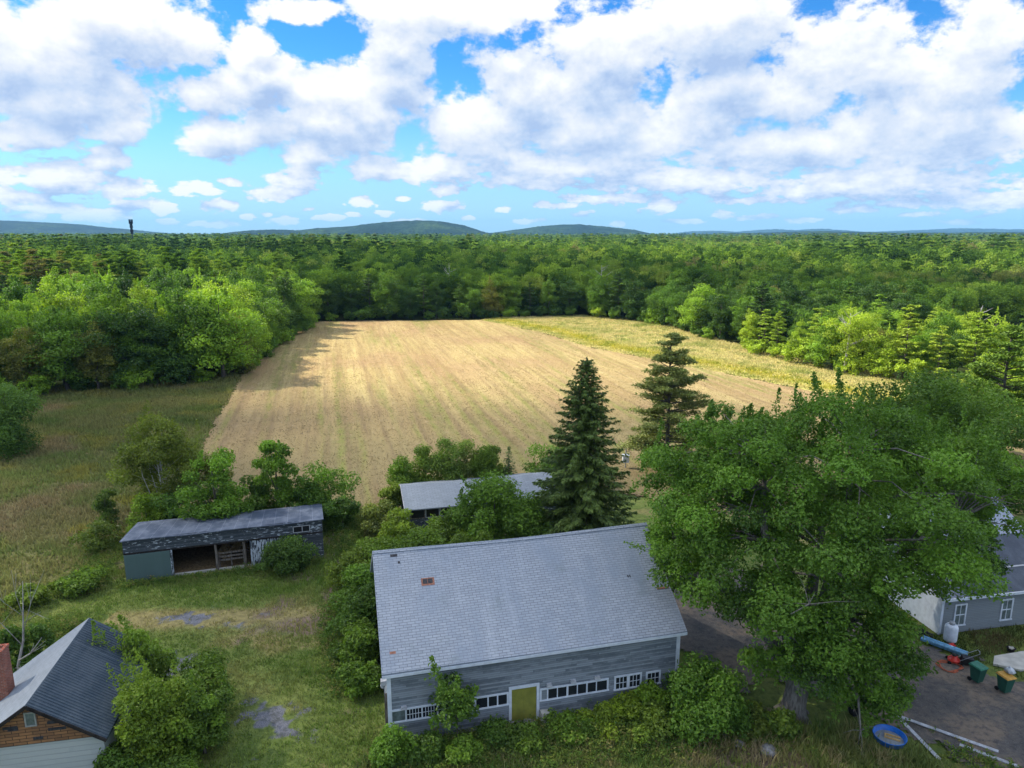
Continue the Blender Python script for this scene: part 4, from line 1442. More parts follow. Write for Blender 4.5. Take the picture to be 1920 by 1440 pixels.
def build_house():
    """corner house bottom left; local y runs along the ridge, away from the camera"""
    root = empty("small_house", "small house with dark ribbed roof, brown shingled gable and brick chimney", "house", (-20.97, 27.06, 0), 0.19)
    hw, he, hr, L = 3.0, 3.0, 5.09, 7.24
    sl = (hr - he) / hw
    t = 0.12
    g0, g1 = 0.30, L - 0.3
    xw = hw - 0.25
    zt = hr - sl * xw
    mb = MB()
    mb.add([(-xw, g0, 0), (xw, g0, 0), (xw, g0, zt), (-xw, g0, zt), (-xw, g1, 0), (xw, g1, 0), (xw, g1, zt), (-xw, g1, zt)],
           [(0, 1, 2, 3), (5, 4, 7, 6), (1, 5, 6, 2), (4, 0, 3, 7)])
    mb.add([(-xw, g1, zt), (xw, g1, zt), (0, g1, hr - 0.01)], [(0, 1, 2)])
    mb.build("wall", M["pale_wall"], root)
    mb = MB()
    k = (hr - 0.02 - 2.99) / xw
    mb.add([(-xw, g0 - 0.05, 2.99), (xw, g0 - 0.05, 2.99), (xw, g0 - 0.05, zt), (0, g0 - 0.05, hr - 0.02), (-xw, g0 - 0.05, zt), (-xw, g0 + 0.02, 2.99), (xw, g0 + 0.02, 2.99), (xw, g0 + 0.02, zt), (0, g0 + 0.02, hr - 0.02), (-xw, g0 + 0.02, zt)],
           [(0, 1, 2, 3, 4), (9, 8, 7, 6, 5), (0, 5, 6, 1)])
    gab = mb.build("gable_shingles", M["brown"], root)
    # courses where shingles have fallen away
    rng = random.Random(4)
    mb = MB()
    for i in range(9):
        z = 3.08 + rng.random() ** 1.4 * 0.9
        half = xw * (hr - z) / (hr - zt) - 0.45
        x = rng.uniform(-half, half * 0.85)
        w = rng.uniform(0.25, 0.8)
        mb = MB()
        mb.box(x, min(x + w, half), g0 - 0.058 - 0.001 * i, g0 - 0.0502, z, z + 0.14)
        mb.build("bare_patch", M["under"], gab)
    for name, s, mat in (("roof", -1, "house_roof_lit"), ("roof", 1, "house_roof")):
        mb = MB()
        o = 0.006 if s > 0 else 0.0
        P = [(0, 0, hr), (s * hw, 0, he), (s * hw, L, he), (0, L, hr)]
        vs = [(a, b, c + 0.01) for a, b, c in P] + [(a, b, c - t) for a, b, c in P]
        f = [(0, 1, 2, 3), (7, 6, 5, 4), (0, 4, 5, 1), (1, 5, 6, 2), (2, 6, 7, 3)]
        mb.add(vs, f)
        if s > 0:
            for i in range(40):          # raised ribs of the roofing
                y = 0.07 + i * (L - 0.1) / 40
                mb.beam((0.03, y, hr + 0.01 - 0.03 * sl), (hw - 0.02, y, he + 0.01 + 0.02 * sl), 0.055, 0.045)
        mb.build(name, M[mat], root)
    for s in (-1, 1):
        mb = MB()
        mb.beam((0.0, -0.02, hr - 0.09), (s * hw, -0.02, he - 0.09), 0.05, 0.15)
        mb.build("rake_board", M["darkwood"], root)
    f = MB()
    f.box(-0.23, 0.23, g0 - 0.10, g0 - 0.052, 3.88, 3.94)
    f.box(-0.23, 0.23, g0 - 0.10, g0 - 0.052, 4.52, 4.58)
    f.box(-0.23, -0.17, g0 - 0.098, g0 - 0.052, 3.94, 4.52)
    f.box(0.17, 0.23, g0 - 0.098, g0 - 0.052, 3.94, 4.52)
    w = f.build("attic_window", M["metal"], root)
    mb = MB()
    mb.box(-0.17, 0.17, g0 - 0.07, g0 - 0.053, 3.94, 4.52)
    mb.build("pane", M["hazeglass"], w)
    mb = MB()
    cx, cy = -2.80, 3.95
    z0, z1 = 2.4, 5.55
    a = 0.33
    mb.box(cx - a, cx + a, cy - a, cy + a, z0, z1)
    ch = mb.build("chimney", M["brick"], root)
    mb = MB()
    for (x0, x1, y0, y1) in ((-a - 0.03, a + 0.03, -a - 0.03, -a + 0.12), (-a - 0.03, a + 0.03, a - 0.12, a + 0.03), (-a - 0.03, -a + 0.12, -a + 0.12, a - 0.12), (a - 0.12, a + 0.03, -a + 0.12, a - 0.12)):
        mb.box(cx + x0, cx + x1, cy + y0, cy + y1, z1 + 0.001, z1 + 0.14)
    mb.build("chimney_crown", M["brick"], ch)
    # the left eave runs on lower past the chimney
    mb = MB()
    mb.add([(-hw, 0, he - 0.005), (-hw - 1.2, 0, he - 0.84), (-hw - 1.2, L, he - 0.84), (-hw, L, he - 0.005), (-hw, 0, he - 0.12), (-hw - 1.2, 0, he - 0.95), (-hw - 1.2, L, he - 0.95), (-hw, L, he - 0.12)],
           [(3, 2, 1, 0), (4, 5, 6, 7), (0, 1, 5, 4), (1, 2, 6, 5), (2, 3, 7, 6)])
    mb.build("lower_roof", M["house_roof_lit"], root)
    return root


def build_house_right():
    root = empty("farmhouse", "grey sided farmhouse with white trimmed windows and a white gable wall behind the maple", "house", (27.1, 40.9, 0), 0.19)
    L, W, he, hr = 13.0, 6.4, 2.78, 4.7
    sl = (hr - he) / (W / 2)
    mb = MB()
    mb.add([(0, 0, 0), (L, 0, 0), (L, 0, he), (0, 0, he)], [(0, 1, 2, 3)])
    mb.add([(L, W, 0), (0, W, 0), (0, W, he), (L, W, he)], [(0, 1, 2, 3)])
    mb.add([(L, a, b) for a, b in [(0, 0), (W, 0), (W, he), (W / 2, hr), (0, he)]], [(0, 1, 2, 3, 4)])
    mb.build("wall", M["grey_siding"], root)
    mb = MB()
    mb.add([(0, a, b) for a, b in [(0, 0), (W, 0), (W, he), (W / 2, hr), (0, he)]], [(4, 3, 2, 1, 0)])
    mb.build("gable_wall", M["white"], root)
    for x0, x1, y0, y1 in ((-0.03, 0.14, -0.035, -0.002), (-0.035, -0.002, -0.0015, 0.16)):
        mb = MB()
        mb.box(x0, x1, y0, y1, 0.0, he - 0.10)
        mb.build("corner_board", M["white"], root)
    mb = MB()
    mb.box(-0.05, L, -0.05, -0.003, he - 0.095, he + 0.0)
    mb.build("frieze_board", M["white"], root)
    mb = MB()
    for (y0, z0, y1, z1) in ((-0.4, he - 0.4 * sl, W / 2, hr), (W + 0.4, he - 0.4 * sl, W / 2, hr)):
        P = [(-0.35, y0, z0), (L + 0.3, y0, z0), (L + 0.3, y1, z1), (-0.35, y1, z1)]
        mb.add([(a, b, c + 0.14) for a, b, c in P] + [(a, b, c + 0.006) for a, b, c in P], [(0, 1, 2, 3), (7, 6, 5, 4), (0, 4, 5, 1), (1, 5, 6, 2), (3, 7, 4, 0)])
    rf = mb.build("roof", M["dark_roof"], root)
    mb = MB()
    mb.box(-0.36, L + 0.3, -0.45, -0.402, he - 0.4 * sl - 0.05, he - 0.4 * sl + 0.13)
    mb.build("gutter", M["white"], rf)
    mb = MB()
    mb.beam((-0.36, 1.1, he + 1.1 * sl + 0.15), (L + 0.3, 1.1, he + 1.1 * sl + 0.15), 0.10, 0.03, 0, up=(0, -sl, 1))
    mb.build("snow_rail", M["metal"], rf)
    for x0 in (0.95, 4.42):
        x1, z0, z1 = x0 + 0.88, 0.48, 2.0
        f = MB()
        f.box(x0, x1, -0.06, -0.003, z1 - 0.10, z1)
        f.box(x0 - 0.04, x1 + 0.04, -0.09, -0.003, z0, z0 + 0.08)
        f.box(x0, x0 + 0.10, -0.058, -0.003, z0 + 0.08, z1 - 0.10)
        f.box(x1 - 0.10, x1, -0.058, -0.003, z0 + 0.08, z1 - 0.10)
        w = f.build("window", M["white"], root)
        mb = MB()
        mb.box(x0 + 0.10, x1 - 0.10, -0.02, -0.004, z0 + 0.08, z1 - 0.10)
        mb.build("pane", M["hazeglass"], w)
        mb = MB()
        mb.box((x0 + x1) / 2 - 0.018, (x0 + x1) / 2 + 0.018, -0.038, -0.0205, z0 + 0.08, z1 - 0.10)
        mb.box(x0 + 0.10, x1 - 0.10, -0.042, -0.0207, (z0 + z1) / 2 - 0.03, (z0 + z1) / 2 + 0.03)
        mb.build("muntin", M["white"], w)
    # rear wing with a light metal roof
    mb = MB()
    y0, y1, x0, x1, e, r = W + 0.02, W + 7.0, 5.6, 12.5, 2.9, 5.0
    mb.add([(x0, y0, 0), (x1, y0, 0), (x1, y1, 0), (x0, y1, 0), (x0, y0, e), (x1, y0, e), (x1, y1, e), (x0, y1, e)], [(0, 1, 5, 4), (1, 2, 6, 5), (2, 3, 7, 6), (3, 0, 4, 7)])
    mb.build("rear_wall", M["white"], root)
    mb = MB()
    ym = (y0 + y1) / 2
    for (a, b, c, d) in ((y0 - 0.3, e - 0.15, ym, r), (y1 + 0.3, e - 0.15, ym, r)):
        P = [(x0 - 0.3, a, b), (x1 + 0.3, a, b), (x1 + 0.3, c, d), (x0 - 0.3, c, d)]
        mb.add([(p, q, w + 0.15) for p, q, w in P] + [(p, q, w + 0.05) for p, q, w in P], [(0, 1, 2, 3), (7, 6, 5, 4), (0, 4, 5, 1), (1, 5, 6, 2), (3, 7, 4, 0)])
    mb.build("rear_roof", M["light_roof"], root)
    return root


build_barn()
build_shed()
build_shed2()
build_house()
build_house_right()


# ------------------------------------------------------------------ trees and shrubs
def unit(v):
    return v / np.maximum(np.linalg.norm(v, axis=-1, keepdims=True), 1e-9)


def leaf_cards(c, nrm, size, r, asp=0.62, tang=None, curl=0.18):
    """one four-cornered, slightly folded leaf (or spray of leaves) per centre"""
    n = len(c)
    nrm = unit(nrm)
    t = unit(np.cross(nrm, r.normal(size=(n, 3)))) if tang is None else unit(tang - nrm * (tang * nrm).sum(-1, keepdims=True))
    b = np.cross(nrm, t)
    s = np.asarray(size).reshape(-1, 1) * 0.5
    V = np.empty((n, 4, 3), np.float32)
    V[:, 0] = c - t * s - nrm * s * curl
    V[:, 1] = c + b * s * asp + nrm * s * curl
    V[:, 2] = c + t * s - nrm * s * curl
    V[:, 3] = c - b * s * asp + nrm * s * curl
    return V.reshape(-1, 3)


def sphere_dirs(n, r, zmin=-0.6):
    z = r.uniform(zmin, 1, n)
    a = r.uniform(0, 2 * np.pi, n)
    q = np.sqrt(1 - z * z)
    return np.stack([q * np.cos(a), q * np.sin(a), z], -1)


def clump_leaves(C, rc, nleaf, leaf, r, flat=0.75, up=0.45, tone_sd=0.16, upright=None):
    """leaves over the outside of each clump C (n,3) with radius rc (n,)"""
    n = len(C)
    cnt = np.maximum(8, (nleaf * rc ** 2 / np.mean(rc ** 2)).astype(int))
    idx = np.repeat(np.arange(n), cnt)
    m = len(idx)
    d = sphere_dirs(m, r, -0.75)
    rad = rc[idx][:, None] * (r.uniform(0.35, 1.12, (m, 1)) ** 0.6)
    k = 1 + 0.28 * np.sin(d[:, :1] * 5 + idx[:, None] * 1.7) * np.cos(d[:, 1:2] * 6 + idx[:, None])
    p = C[idx] + d * rad * k * np.array([1, 1, flat])
    nm = d * 0.7 + np.array([0, 0, up]) + r.normal(0, 0.55, (m, 3))
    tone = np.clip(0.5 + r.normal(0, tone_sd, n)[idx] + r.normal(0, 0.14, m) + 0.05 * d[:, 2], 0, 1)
    sz = leaf * r.uniform(0.7, 1.3, m)
    return leaf_cards(p, nm, sz, r), np.repeat(tone, 4)


def crown_mesh(name, seed, rx, ry, z0, z1, nclump, rc, nleaf, leaf, mat, shape=0.5, lump=0.2, up=0.45, flat=0.75, spikes=0):
    """broadleaf crown between heights z0 and z1; shape>0.5 is heavier above"""
    r = np.random.default_rng(seed)
    d = sphere_dirs(nclump * 3, r, -0.95)
    # spread evenly: greedy
    keep = [0]
    for i in range(1, len(d)):
        if len(keep) >= nclump:
            break
        if np.min(np.linalg.norm(d[keep] - d[i], axis=1)) > 1.45 / math.sqrt(nclump):
            keep.append(i)
    d = d[keep]
    n = len(d)
    zc, hz = (z0 + z1) / 2, (z1 - z0) / 2
    lum = 1 + lump * r.normal(size=n)
    R = np.clip(lum, 0.55, 1.25)
    prof = 1 + (shape - 0.5) * d[:, 2]
    C = np.stack([d[:, 0] * rx * R * prof, d[:, 1] * ry * R * prof, zc + d[:, 2] * hz * np.clip(R, 0.7, 1.1)], -1)
    inner = C[::4] * np.array([0.5, 0.5, 1]) + np.array([0, 0, 0])
    inner[:, 2] = zc + (inner[:, 2] - zc) * 0.5
    C = np.concatenate([C, inner])
    rr = rc * r.uniform(0.7, 1.35, len(C))
    V, T = clump_leaves(C, rr, nleaf, leaf, r, flat, up)
    if spikes:
        top = C[C[:, 2] > zc + 0.3 * hz]
        S = top[r.integers(0, len(top), spikes)] + r.normal(0, rc * 0.4, (spikes, 3))
        vs, ts = [], []
        for s in S:
            ln = r.uniform(0.9, 2.0)
            m = 70
            u = r.uniform(0, 1, m)
            ax = unit(np.array([r.normal(0, 0.18) + 0.1 * s[0] / rx, r.normal(0, 0.18), 1.0]))
            p = s + ax * (u * ln + rc * 0.5)[:, None] + r.normal(0, 0.17, (m, 3)) * (1.2 - u)[:, None]
            vs.append(leaf_cards(p, r.normal(size=(m, 3)) + np.array([0, 0, 0.6]), leaf * r.uniform(0.7, 1.2, m), r))
            ts.append(np.full(m * 4, np.clip(0.5 + r.normal(0, 0.1), 0, 1)))
        V = np.concatenate([V] + vs)
        T = np.concatenate([T] + ts)
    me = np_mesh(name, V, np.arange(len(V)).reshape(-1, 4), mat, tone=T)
    return me, C


def trunk_mesh(name, seed, h, r0, C, mat, nlimb=10, fork=0.35, lean=0.0):
    r = np.random.default_rng(seed + 77)
    mb = MB()
    pts, rad = [], []
    for i in range(7):
        u = i / 6
        pts.append((math.sin(u * 3 + seed) * 0.12 * h * 0.05 + lean * u, math.cos(u * 2.3 + seed) * 0.1 * h * 0.05, -0.15 + h * u))
        rad.append(r0 * (1.35 if i == 0 else 1.0) * (1 - 0.85 * u))
    mb.tube(pts, rad, 8)
    pick = r.choice(len(C), min(nlimb, len(C)), replace=False)
    for k in pick:
        e = C[k]
        u = np.clip(r.uniform(fork, 0.85) * min(1.0, e[2] / h + 0.05), 0.12, 0.9)
        i = u * 6
        a = int(min(i, 5))
        p = np.array(pts[a]) * (1 - (i - a)) + np.array(pts[a + 1]) * (i - a)
        rr = r0 * (1 - 0.85 * u) * 0.55
        mid = p * 0.5 + e * 0.5 + np.array([r.normal(0, 0.15), r.normal(0, 0.15), 0.12 * np.linalg.norm(e[:2] - p[:2])])
        mb.tube([p, mid, e], [rr, rr * 0.65, rr * 0.15], 6)
    return mb.mesh(name, mat, True)


def spruce_meshes(seed, H, R, leaf=0.42, whorl=0.42, sparse=0.0, dens=1.0, curve=0.8):
    r = np.random.default_rng(seed)
    vs, ns, tg, sz, tn = [], [], [], [], []
    mb = MB()
    mb.tube([(0, 0, -0.1), (0.04, 0, H * 0.35), (0, 0.03, H * 0.7), (0, 0, H)], [R * 0.075, R * 0.055, R * 0.03, 0.015], 8)
    z = H * 0.04
    while z < H * 0.985:
        u = z / H
        L0 = R * (1 - u) ** curve * (0.92 + 0.16 * r.random()) + 0.12
        nb = int(6 + 5 * (1 - u))
        a0 = r.uniform(0, 6.28)
        for k in range(nb):
            if r.random() < sparse:
                continue
            a = a0 + 2 * math.pi * k / nb + r.normal(0, 0.18)
            L = L0 * r.uniform(0.72, 1.12)
            drp = (0.10 + 0.30 * (1 - u)) * r.uniform(0.7, 1.2) - 0.28 * max(0, u - 0.55)
            d = np.array([math.cos(a), math.sin(a), 0])
            m = max(6, int(L * 17 * dens))
            t = np.sort(r.uniform(0.12, 1, m))
            zz = z - L * drp * (t * 1.0) + L * 0.16 * t ** 3
            c = d * (L * t)[:, None] + np.stack([np.zeros(m), np.zeros(m), zz], -1)
            side = np.array([-d[1], d[0], 0])
            off = r.uniform(-1, 1, m) * 0.30 * L * (1.08 - t) * 0.9
            hang = -np.abs(r.normal(0, 0.13, m)) * (0.6 + 0.5 * (1 - u)) * leaf * 2
            c = c + side * off[:, None] + np.array([0, 0, 1.0]) * hang[:, None]
            vs.append(c)
            tgv = d * 0.8 + side * np.sign(off)[:, None] * 0.55 + r.normal(0, 0.18, (m, 3)) + np.array([0, 0, -0.28])
            tg.append(tgv)
            ns.append(np.array([0, 0, 1.0]) + d * 0.35 + r.normal(0, 0.4, (m, 3)))
            sz.append(leaf * r.uniform(0.7, 1.25, m) * (0.55 + 0.45 * (1 - u)))
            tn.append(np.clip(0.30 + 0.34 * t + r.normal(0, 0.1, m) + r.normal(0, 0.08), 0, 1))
            if k % 2 == 0 and L > 0.6:
                e = d * L * 0.85
                mb.tube([(0, 0, z), (e[0] * 0.6, e[1] * 0.6, z - L * drp * 0.5), (e[0], e[1], z - L * drp * 0.8)], [0.022 + 0.012 * L, 0.02, 0.006], 5, cap=False)
        z += whorl * (0.75 + 0.5 * r.random()) * (0.55 + 0.6 * (1 - u))
    # leader
    m = 30
    c = np.stack([r.normal(0, 0.08, m), r.normal(0, 0.08, m), H - r.uniform(0, 0.7, m)], -1)
    vs.append(c)
    tg.append(np.tile([0, 0, 1.0], (m, 1)) + r.normal(0, 0.4, (m, 3)))
    ns.append(r.normal(size=(m, 3)))
    sz.append(np.full(m, leaf * 0.5))
    tn.append(np.full(m, 0.4))
    V = leaf_cards(np.concatenate(vs), np.concatenate(ns), np.concatenate(sz), r, 0.42, np.concatenate(tg), 0.1)
    crown = np_mesh("crown", V, np.arange(len(V)).reshape(-1, 4), M["needle"], tone=np.repeat(np.concatenate(tn), 4))
    return crown, mb.mesh("trunk", M["bark"], True)


def pine_meshes(seed, H, R, leaf=0.5, n_whorl=11, z0=0.25, per=70, sparse=0.15):
    """white pine: separate whorls of level limbs, each ending in upswept plumes"""
    r = np.random.default_rng(seed)
    mb = MB()
    lean = r.normal(0, 0.15)
    mb.tube([(0, 0, -0.1), (lean * 0.3, 0, H * 0.4), (lean, 0.1, H * 0.75), (lean, 0, H * 0.99)], [0.24, 0.18, 0.09, 0.02], 8)
    C, rc = [], []
    for i in range(n_whorl):
        u = i / (n_whorl - 1)
        z = H * (z0 + (0.985 - z0) * u)
        L = R * (1 - u) ** 0.62 * (0.55 + 0.45 * math.sin(min(1, u * 2.6 + 0.35) * 1.57)) + 0.25
        nb = 5 if u < 0.85 else 4
        a0 = r.uniform(0, 6.28)
        for k in range(nb):
            if r.random() < sparse:
                continue
            a = a0 + 2 * math.pi * k / nb + r.normal(0, 0.25)
            l = L * r.uniform(0.6, 1.15)
            rise = 0.10 * l + 0.35 * u * l
            zj = z + r.normal(0, 0.035 * H) * (1 - 0.6 * u)
            e = np.array([math.cos(a) * l, math.sin(a) * l, min(zj + rise, H * 0.995)])
            s = np.array([lean * u, 0, min(zj, H * 0.97)])
            mb.tube([s, (s + e) / 2 + np.array([0, 0, -0.03 * l]), e], [0.05 + 0.012 * l, 0.04, 0.01], 5, cap=False)
            nn = max(2, int(l / 0.55))
            for q in range(nn):
                t = 0.38 + 0.62 * (q + 0.5) / nn
                C.append(s + (e - s) * t + np.array([r.normal(0, 0.22), r.normal(0, 0.22), 0.12]))
                rc.append((0.46 + 0.13 * l) * r.uniform(0.75, 1.2) * (1.0 if t < 0.85 else 0.75))
    C.append(np.array([lean, 0, H]))
    rc.append(0.4)
    C = np.array(C)
    rc = np.array(rc)
    n = len(C)
    idx = np.repeat(np.arange(n), per)
    m = len(idx)
    d = sphere_dirs(m, r, -0.5)
    p = C[idx] + d * rc[idx][:, None] * r.uniform(0.2, 1.05, (m, 1)) * np.array([1.1, 1.1, 0.42])
    tang = d * np.array([1, 1, 0.3]) + np.array([0, 0, 0.5]) + r.normal(0, 0.3, (m, 3))
    nm = np.array([0, 0, 1.0]) + r.normal(0, 0.5, (m, 3))
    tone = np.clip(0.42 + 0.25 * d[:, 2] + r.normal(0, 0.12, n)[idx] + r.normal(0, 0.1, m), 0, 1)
    V = leaf_cards(p, nm, leaf * r.uniform(0.6, 1.2, m), r, 0.36, tang, 0.1)
    crown = np_mesh("crown", V, np.arange(len(V)).reshape(-1, 4), M["needle"], tone=np.repeat(tone, 4))
    return crown, mb.mesh("trunk", M["bark"], True)


def plant(name, label, cat, loc, crown, trunk, color, rz=0.0, scale=1.0, group=None, parts=("crown", "trunk")):
    root = empty(name, label, cat, loc, rz, group)
    root.scale = (scale, scale, scale) if not hasattr(scale, "__len__") else scale
    c = link(parts[0], crown, root)
    c.color = (*color, 1)
    if trunk is not None:
        link(parts[1], trunk, root)
    return root


G_DARK = (0.030, 0.068, 0.022)
G_MID = (0.055, 0.108, 0.026)
G_FRESH = (0.085, 0.150, 0.030)
G_YEL = (0.135, 0.185, 0.030)
G_OLIVE = (0.085, 0.105, 0.032)
G_PALE = (0.115, 0.150, 0.060)


def build_maple():
    """the big spreading maple right of the barn, low limbs sweeping to the grass"""
    r = np.random.default_rng(21)
    root = empty("maple_tree", "huge spreading maple with pale bare limbs between the barn and the farmhouse", "tree", (15.0, 33.2, 0))
    C, rc = [], []
    # outer dome: direction, reach and height of every leafy mass
    ctr = np.array([2.7, 3.2, 8.6])
    N = 175
    d = sphere_dirs(N * 4, r, -0.72)
    keep = [0]
    for i in range(1, len(d)):
        if np.min(np.linalg.norm(d[keep] - d[i], axis=1)) > 0.19:
            keep.append(i)
    d = d[keep]
    # where its own growth leaves off: over the farmhouse drive and beside the barn
    bare = [[(1650, 1270), (1690, 1180), (1745, 1140), (1800, 1130), (1850, 1105), (1890, 1040), (1930, 950), (2100, 900), (2100, 1500), (1640, 1500), (1640, 1360), (1720, 1340)],
            [(1225, 1120), (1300, 1130), (1390, 1190), (1405, 1330), (1440, 1380), (1440, 1480), (1180, 1480)]]

    def hides(p):
        w = np.array(p) + np.array([15.0, 33.2, -CAM_H])
        dep = w[1] * math.cos(PITCH) - w[2] * math.sin(PITCH)
        upv = w[1] * math.sin(PITCH) + w[2] * math.cos(PITCH)
        q = (np.array([960 + FPX * w[0] / dep]), np.array([720 - FPX * upv / dep + 14]))
        return bool(in_poly(*q, bare[0])[0] or in_poly(*q, bare[1])[0])
    for v in d:
        R = r.uniform(0.80, 1.06)
        p = ctr + v * np.array([9.6, 8.3, 7.3]) * R
        if v[2] < -0.1 and v[1] > 0.55:
            continue
        if p[2] < 2.6:
            p[2] = 2.6 + r.uniform(0, 1.2)
        if hides(p):
            continue
        # the gap low on the left where the drive shows between barn and tree
        if p[0] < -1.6 and p[1] < 6.0 and p[2] < 5.2:
            continue
        C.append(p)
        rc.append(r.uniform(0.85, 1.55))
    for k in range(55):
        v = sphere_dirs(1, r, -0.3)[0]
        p = ctr + v * np.array([7.5, 6.5, 5.6]) * r.uniform(0.45, 0.85)
        if hides(p):
            continue
        C.append(p)
        rc.append(r.uniform(0.8, 1.3))
    for k in range(26):
        C.append(np.array([r.uniform(-2.6, 4.0), r.uniform(-2.2, 1.6), r.uniform(4.6, 8.8)]))
        rc.append(r.uniform(0.75, 1.15))
    for k in range(20):
        C.append(np.array([r.uniform(-5.0, 1.5), r.uniform(0.5, 6.5), r.uniform(12.6, 15.2)]))
        rc.append(r.uniform(0.75, 1.2))
    for k in range(30):
        C.append(np.array([r.uniform(-6.9, -3.8), r.uniform(2.0, 8.0), r.uniform(6.0, 13.2)]))
        rc.append(r.uniform(0.7, 1.2))
    for k in range(34):
        p = np.array([r.uniform(8.0, 13.5), r.uniform(1.0, 7.5), r.uniform(8.0, 12.5)])
        if not hides(p):
            C.append(p)
            rc.append(r.uniform(0.75, 1.2))
    # limbs hanging to the ground on the camera side
    for (x, y, z, q) in [(3.4, -2.2, 1.9, 0.8), (4.3, -1.6, 2.6, 0.9), (3.5, -2.6, 2.8, 0.9), (2.4, -2.6, 3.6, 1.1), (1.2, -2.4, 4.6, 1.2), (-0.6, -2.3, 5.0, 1.1), (-1.8, -1.2, 4.2, 0.9), (-2.6, -0.6, 3.6, 0.8), (-2.2, 0.6, 3.0, 0.8), (-1.0, -1.6, 3.7, 0.8), (-0.4, -1.9, 4.4, 0.9), (0.9, -2.0, 3.0, 0.8), (1.6, -1.8, 2.4, 0.8), (2.6, -2.0, 2.2, 0.8), (-1.6, -0.4, 3.0, 0.7),
                         (3.0, -1.2, 1.9, 0.9), (4.2, -1.2, 3.4, 1.1), (5.0, -1.0, 3.6, 0.9), (4.7, -1.2, 1.7, 0.6), (2.0, -1.4, 4.0, 1.1), (-1.0, -1.4, 6.2, 1.2), (0.6, -2.8, 6.0, 1.2), (2.2, -3.0, 5.6, 1.2), (4.0, -2.6, 5.0, 1.2),
                         (-6.4, 5.2, 6.0, 0.9), (-6.6, 6.4, 7.2, 0.9), (-6.0, 4.4, 6.8, 1.0), (-5.4, 4.2, 5.4, 0.9), (-6.9, 5.0, 4.9, 0.6), (-5.8, 5.6, 4.4, 0.7)]:
        C.append(np.array([x, y, z]))
        rc.append(q)
    C = np.array(C)
    rc = np.array(rc)
    V, T = clump_leaves(C, rc * 0.88, 560, 0.185, r, 0.62, 0.55, 0.24)
    # drooping sprays: short strings of leaves under the outer masses
    vs, ts = [V], [T]
    for k in range(620):
        i = r.integers(0, len(C))
        a = r.uniform(0, 6.28)
        dr = -1.0 if k % 3 else 0.5
        p0 = C[i] + np.array([math.cos(a), math.sin(a), -0.1]) * rc[i]
        if hides(p0 + np.array([0, 0, -0.5])):
            continue
        m = 60
        u = r.uniform(0, 1, m)
        out = np.array([math.cos(a), math.sin(a), 0]) * r.uniform(0.3, 1.2)
        p = p0 + out * u[:, None] + np.array([0, 0, dr]) * (u ** 1.5 * r.uniform(0.3, 1.0))[:, None] + r.normal(0, 0.12, (m, 3))
        vs.append(leaf_cards(p, r.normal(size=(m, 3)) + np.array([0, 0, 0.8]), 0.18 * r.uniform(0.7, 1.2, m), r))
        ts.append(np.full(m * 4, np.clip(0.55 + r.normal(0, 0.14), 0, 1)))
    # upright shoots along the top
    top = np.nonzero(C[:, 2] > 12.0)[0]
    for k in range(90):
        i = top[r.integers(0, len(top))]
        s = C[i] + r.normal(0, 0.5, 3)
        s[2] = C[i][2] + rc[i] * 0.4
        ln = r.uniform(0.7, 1.9)
        m = 110
        u = r.uniform(0, 1, m)
        ax = unit(np.array([r.normal(0.12, 0.2), r.normal(0, 0.2), 1.0]))
        p = s + ax * (u * ln)[:, None] + r.normal(0, 0.17, (m, 3)) * (1.15 - u)[:, None]
        vs.append(leaf_cards(p, r.normal(size=(m, 3)) + np.array([0, 0, 0.5]), 0.19 * r.uniform(0.7, 1.2, m), r))
        ts.append(np.full(m * 4, np.clip(0.42 + r.normal(0, 0.1), 0, 1)))
    V = np.concatenate(vs)
    T = np.concatenate(ts)
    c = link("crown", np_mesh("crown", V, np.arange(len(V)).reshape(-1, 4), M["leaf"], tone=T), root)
    c.color = (0.060, 0.122, 0.030, 1)
    mb = MB()
    mb.tube([(-0.15, 0, -0.2), (-0.12, 0, 0.5), (0.0, 0.05, 1.6), (0.1, 0.2, 2.6)], [0.78, 0.62, 0.56, 0.52], 14)
    for k in range(6):
        a = k * 1.05 + 0.3
        mb.tube([(-0.15 + 0.95 * math.cos(a), 0.95 * math.sin(a), -0.15), (-0.15 + 0.5 * math.cos(a), 0.5 * math.sin(a), 0.25), (-0.12 + 0.32 * math.cos(a), 0.32 * math.sin(a), 1.1)], [0.16, 0.22, 0.18], 7)
    stems = [[(0.05, 0.15, 2.2), (-0.5, 0.9, 4.6), (-1.2, 1.8, 7.4), (-1.6, 2.6, 10.2), (-1.5, 3.0, 13.2)], [(0.15, 0.2, 2.3), (1.1, 0.9, 4.8), (2.2, 1.9, 7.6), (3.0, 2.7, 10.6), (3.2, 3.2, 13.6)],
             [(0.2, 0.1, 2.0), (1.4, 0.4, 4.2), (3.2, 0.8, 6.6), (5.6, 1.6, 8.6), (8.6, 2.4, 10.0)], [(0.0, 0.2, 2.4), (-1.6, 1.6, 4.2), (-3.6, 3.2, 5.8), (-5.6, 4.4, 6.8)], [(0.1, 0.3, 2.4), (1.2, 2.2, 5.0), (2.6, 4.8, 7.4), (4.2, 7.6, 9.4)]]
    nodes = []
    for s in stems:
        mb.tube(s, [0.42 - 0.08 * i for i in range(len(s))], 9)
        for i in range(1, len(s)):
            nodes.append((np.array(s[i]), 0.40 - 0.08 * i))
            nodes.append(((np.array(s[i]) + np.array(s[i - 1])) / 2, 0.44 - 0.08 * i))
    trunk = mb.build("trunk", M["maple_bark"], root, True)
    mb = MB()
